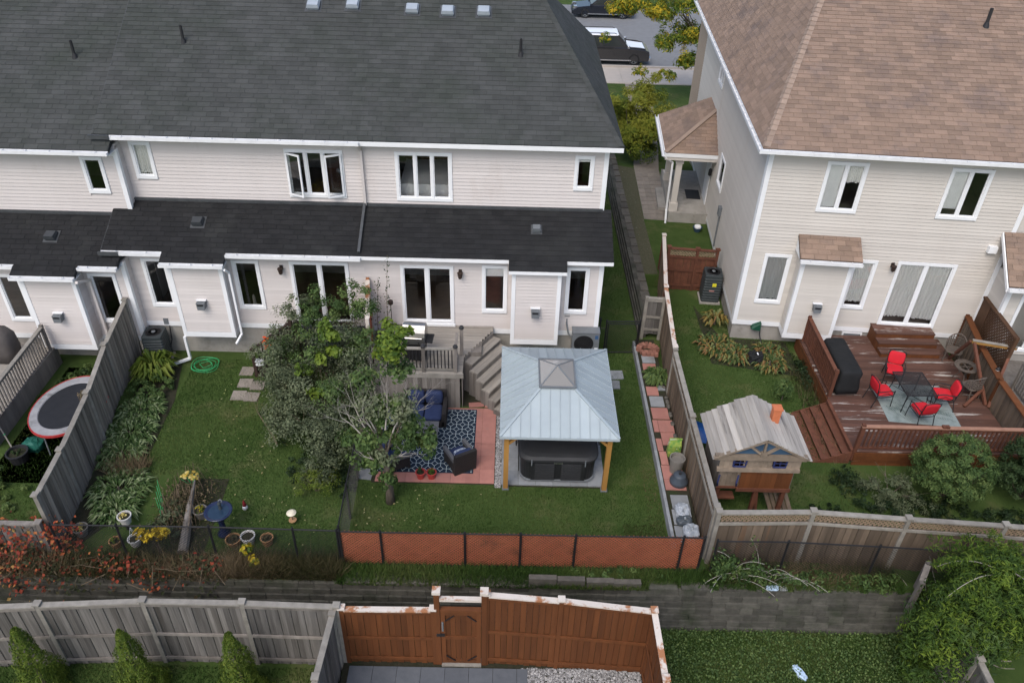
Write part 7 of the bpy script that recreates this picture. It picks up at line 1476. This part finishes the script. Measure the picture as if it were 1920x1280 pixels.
for (x, y, z), m_, r_, n_, lb in [((-9.42, 13.5, .25 + .21), PALY, .13, 50, 'yellow pansies in the white hanging pot'), ((-10.5, 13.3, .21), PALY, .13, 40, 'yellow blooms in the grey pot by the hosta'), ((-9.5, 12.95, .18), YGR, .14, 70, 'orange-tinted flowers in the rusty pot'), ((-7.72, 13.95, .22), YGR, .13, 60, 'yellow leaves in the taupe pot by the log'), ((-6.64, 13.1, .16), DRY, .16, 90, 'dried plant in the clay pot'), ((-5.8, 13.12, .2), DRY, .12, 60, 'dried stems in the tan pot'), ((-2.21, 15.5, .21), GR4, .11, 90, 'small dark plant in the red pot'), ((-1.91, 15.5, .21), GR3, .12, 120, 'bright green herb in the red pot'), ((-13.35, 15.85, .24), GR4, .2, 120, 'dark foliage in the black planter')]:
    plant('potted_plant', lb, 'plant', (x, y, z), m_, [lambda b: crown(b, (0, 0, .07), (r_, r_, .1), n_, .05, .7, 8, .6)], lambda s: s.tube([(0, 0, -.03), (0, 0, .08)], .012))
# red creeper over the low fence and wall top
T = thing('red_creeper', 'red and orange autumn creeper spreading over the wall top', 'vine', (-9.5, 12.2, 0)); b = MB(); s = MB()
for k in range(2500):
    x = rnd.uniform(-5.2, 2.9); w = .95 if x < -1 else .5; dens = 1.0 if x < -1.2 else .55
    if rnd.random() > dens: continue
    y = rnd.gauss(-.05, .28 if x < -.5 else .18); z = max(.02, (.55 if x < -1.6 else .25) * math.exp(-((y - .2) / .5) ** 2) * rnd.uniform(.2, 1.1) + .04 + .12 * math.sin(x * 3.1 + y * 5))
    if y < -.2: z = rnd.uniform(-.35, .25)
    patch = .5 + .32 * math.sin(x * 1.9 + 1.0 + y * 3) + (.12 if x < -1.2 else -.1)
    leaf(b, Vector((x, y, z)), Vector((0, -.4, 1)) + rdir() * .7, rnd.uniform(.06, .13), .75, rnd.gauss(patch * .62, .24))
obj('leaves', b, REDV, T)
for k in range(45): x, y = rnd.uniform(-5.2, 2.8), rnd.gauss(-.05, .2); s.tube([(x, y, 0), (x + rnd.uniform(-.3, .3), y + rnd.uniform(-.2, .2), .3), (x + rnd.uniform(-.6, .6), y + rnd.uniform(-.4, .3), .2)], .007, 4)
obj('vine_stems', s, DRYM, T)
b = MB()
for k in range(520): x, y = rnd.uniform(-12.4, -10.2), 12.75 + rnd.gauss(0, .14); leaf(b, Vector((x, y, rnd.uniform(.1, 1.05))), Vector((0, -.6, .6)) + rdir() * .7, rnd.uniform(.06, .13), .75, rnd.gauss(.55, .22))
T = thing('fence_creeper', 'red creeper leaves climbing the low grey fence corner', 'vine', (-11.3, 12.75, 0)); obj('leaves', b, REDV, T, mx=Matrix.Translation((11.3, -12.75, 0))); obj('vine_stems', MB().tube([(-.5, 0, 0), (-.4, -.05, .5), (.1, -.08, .95)], .01, 4).tube([(.4, 0, 0), (.3, -.06, .6), (-.2, -.06, 1.0)], .01, 4), DRYM, T)
# weeds along the wall top, bramble, ground leaves, grass
def tufts(name, label, boxes, m_, hh, ww, lean=.5, cat='grass'):
    b = MB()
    for (x0, x1, y0, y1, z, n) in boxes:
        for _ in range(n):
            x, y = rnd.uniform(x0, x1), rnd.uniform(y0, y1); a = rnd.uniform(0, 6.28); h = hh * rnd.uniform(.5, 1.3); l = lean * h * rnd.uniform(.2, 1); w = ww * rnd.uniform(.7, 1.3)
            zz = z if z is not None else gh(x, y); q = rnd.uniform(0, 6.28); tone = .5 + .3 * math.sin(x * 1.3 + 2 * math.sin(y * .9)) + rnd.gauss(0, .18)
            b.v += [(x - math.cos(q) * w, y - math.sin(q) * w, zz), (x + math.cos(q) * w, y + math.sin(q) * w, zz), (x + math.cos(a) * l, y + math.sin(a) * l, zz + h)]; o = len(b.v); b.f.append((o - 3, o - 2, o - 1)); b.a.append(max(.01, min(.99, tone)))
    return tag(obj(name, b, m_), label, cat, kind='stuff')
tufts('lawn_grass', 'short green lawn grass in the back gardens', [(-10.0, -5.6, 15.4, 20.6, None, 26000), (-9.0, -3.95, 12.65, 15.4, None, 13000), (-3.8, 4.3, 12.65, 15.25, None, 22000), (2.9, 4.32, 15.2, 22, None, 11000), (3.0, 4.6, 22, 34, None, 8000), (5.2, 9.6, 12.95, 16.2, None, 11000), (5.25, 9.8, 16.2, 24.5, None, 26000), (-13.9, -11.5, 12.9, 20, None, 10000), (5.2, 8, 38, 48, .45, 3000)], GRASS, .055, .008)
tufts('lower_grass', 'thick green grass of the lower yard below the block wall', [(3.6, 10.3, 8.3, 11.85, LZ, 30000), (-12, -3.7, 8.3, 10.5, LZ, 14000)], GRASS, .10, .011)
tufts('straw_patch', 'worn straw-coloured patch of lawn near the raised bed', [(3.2, 4.25, 12.75, 14.0, .0, 1500), (2.2, 3.4, 12.7, 13.2, 0, 700), (3.9, 4.3, 14, 16, 0, 500), (-2.6, -1.2, 12.7, 13.6, 0, 500)], DRY, .05, .009)
b = MB()
for _ in range(15000): leaf(b, Vector((rnd.uniform(3.6, 10.3), rnd.uniform(8.4, 11.8), LZ + rnd.uniform(.03, .14))), rdir() * .7 + Vector((0, 0, 1)), rnd.uniform(.03, .07), .8, rnd.gauss(.62, .25))
tag(obj('clover', b, GR1), 'clover and broad weeds in the lower lawn', 'ground cover', kind='stuff')
tufts('weedy_strip', 'weedy grass strip along the foot of the orange lattice', [(-3.9, 5.0, 12.1, 12.5, .0, 13000), (-3.9, 3.6, 11.93, 12.3, .02, 9000), (5.0, 9.8, 12.0, 12.6, .0, 9000)], GRASS, .20, .011, .8)
tufts('dry_grass', 'tall dry brown grass along the wall top', [(-6.6, -3.8, 12.05, 12.6, .0, 5200), (-13.5, -6.5, 11.95, 12.6, 0, 4200), (5.2, 9.6, 12.15, 12.7, 0, 2400), (9.3, 10, 16.4, 20.5, 0, 700), (-10.7, -9.7, 15.2, 15.8, 0, 700)], DRY, .42, .009, 1.1)
b = MB()
for c, r_, n_ in (((6.0, 12.3, .35), (.9, .3, .45), 1100), ((5.4, 12.3, .55), (.4, .25, .6), 600), ((7.3, 12.25, .2), (1.0, .25, .25), 700), ((9.0, 12.2, .2), (.9, .25, .3), 700), ((2.6, 12.3, .12), (1.6, .2, .18), 700), ((-1.6, 12.25, .06), (1.6, .2, .12), 500)): crown(b, c, r_, n_, .085, .5, 18, .7, vc=.45)
tag(obj('weeds', b, GR1), 'leafy weeds growing on top of the block wall', 'ground cover', kind='stuff')
b = MB()
for c, r_, n_ in (((-5.4, 16.4, .1), (1.0, 1.3, .16), 1500), ((-4.4, 15.2, .1), (.5, 1.2, .2), 900), ((11.0, 14.6, .12), (1.8, .7, .2), 2600), ((13.5, 14.3, .12), (1.6, .6, .2), 2200), ((9.6, 15.6, .15), (.5, .7, .2), 700), ((8.8, 14.2, .08), (1.4, .8, .12), 1500), ((9.75, 20.6, .15), (.25, 1.0, .25), 600)): crown(b, c, r_, n_, .09, .5, 40, .8, vc=.3)
tag(obj('ground_cover', b, GR4), 'dark weedy ground cover around the shrubs', 'ground cover', kind='stuff')
T = thing('bramble', 'arching pale bramble canes in front of the lattice-topped fence', 'bramble', (6.1, 12.25, 0)); s = MB(); b = MB()
for k in range(13):
    x = rnd.uniform(-.8, .7); a = rnd.uniform(-.7, 1.2); p = Vector((x, rnd.uniform(-.1, .1), 0)); d = Vector((a * .6, rnd.uniform(-.3, .2), 1)).normalized(); pts = [p]
    for j in range(7): d = (d + Vector((.1 * a, -.05, -.24))).normalized(); pts.append(pts[-1] + d * .2)
    s.tube(pts, .006, 4)
    for j in range(26): leaf(b, rnd.choice(pts[2:]) + rdir() * .12, rdir() + Vector((0, 0, .8)), .1, .5, rnd.random())
obj('canes', s, TWIG, T); obj('leaves', b, GR1, T)
b = MB()
for x0, x1, y0, y1, n in ((-3.7, -2.0, 13.3, 15.2, 34), (-2.0, 0, 14.2, 15.2, 8), (-8.5, -4.5, 13.0, 18.5, 150), (-9.8, -6.5, 18, 20, 14), (5.3, 9.5, 14, 22, 24)):
    for _ in range(n): leaf(b, Vector((rnd.uniform(x0, x1), rnd.uniform(y0, y1), .05)), Vector((0, 0, 1)) + rdir() * .5, rnd.uniform(.03, .09), .5, rnd.random())
tag(obj('fallen_leaves', b, leafmat('fallen_leaf', [(.36, .30, .14), (.50, .45, .26), (.30, .34, .12)])), 'pale fallen leaves scattered over the lawns', 'leaves', kind='stuff')
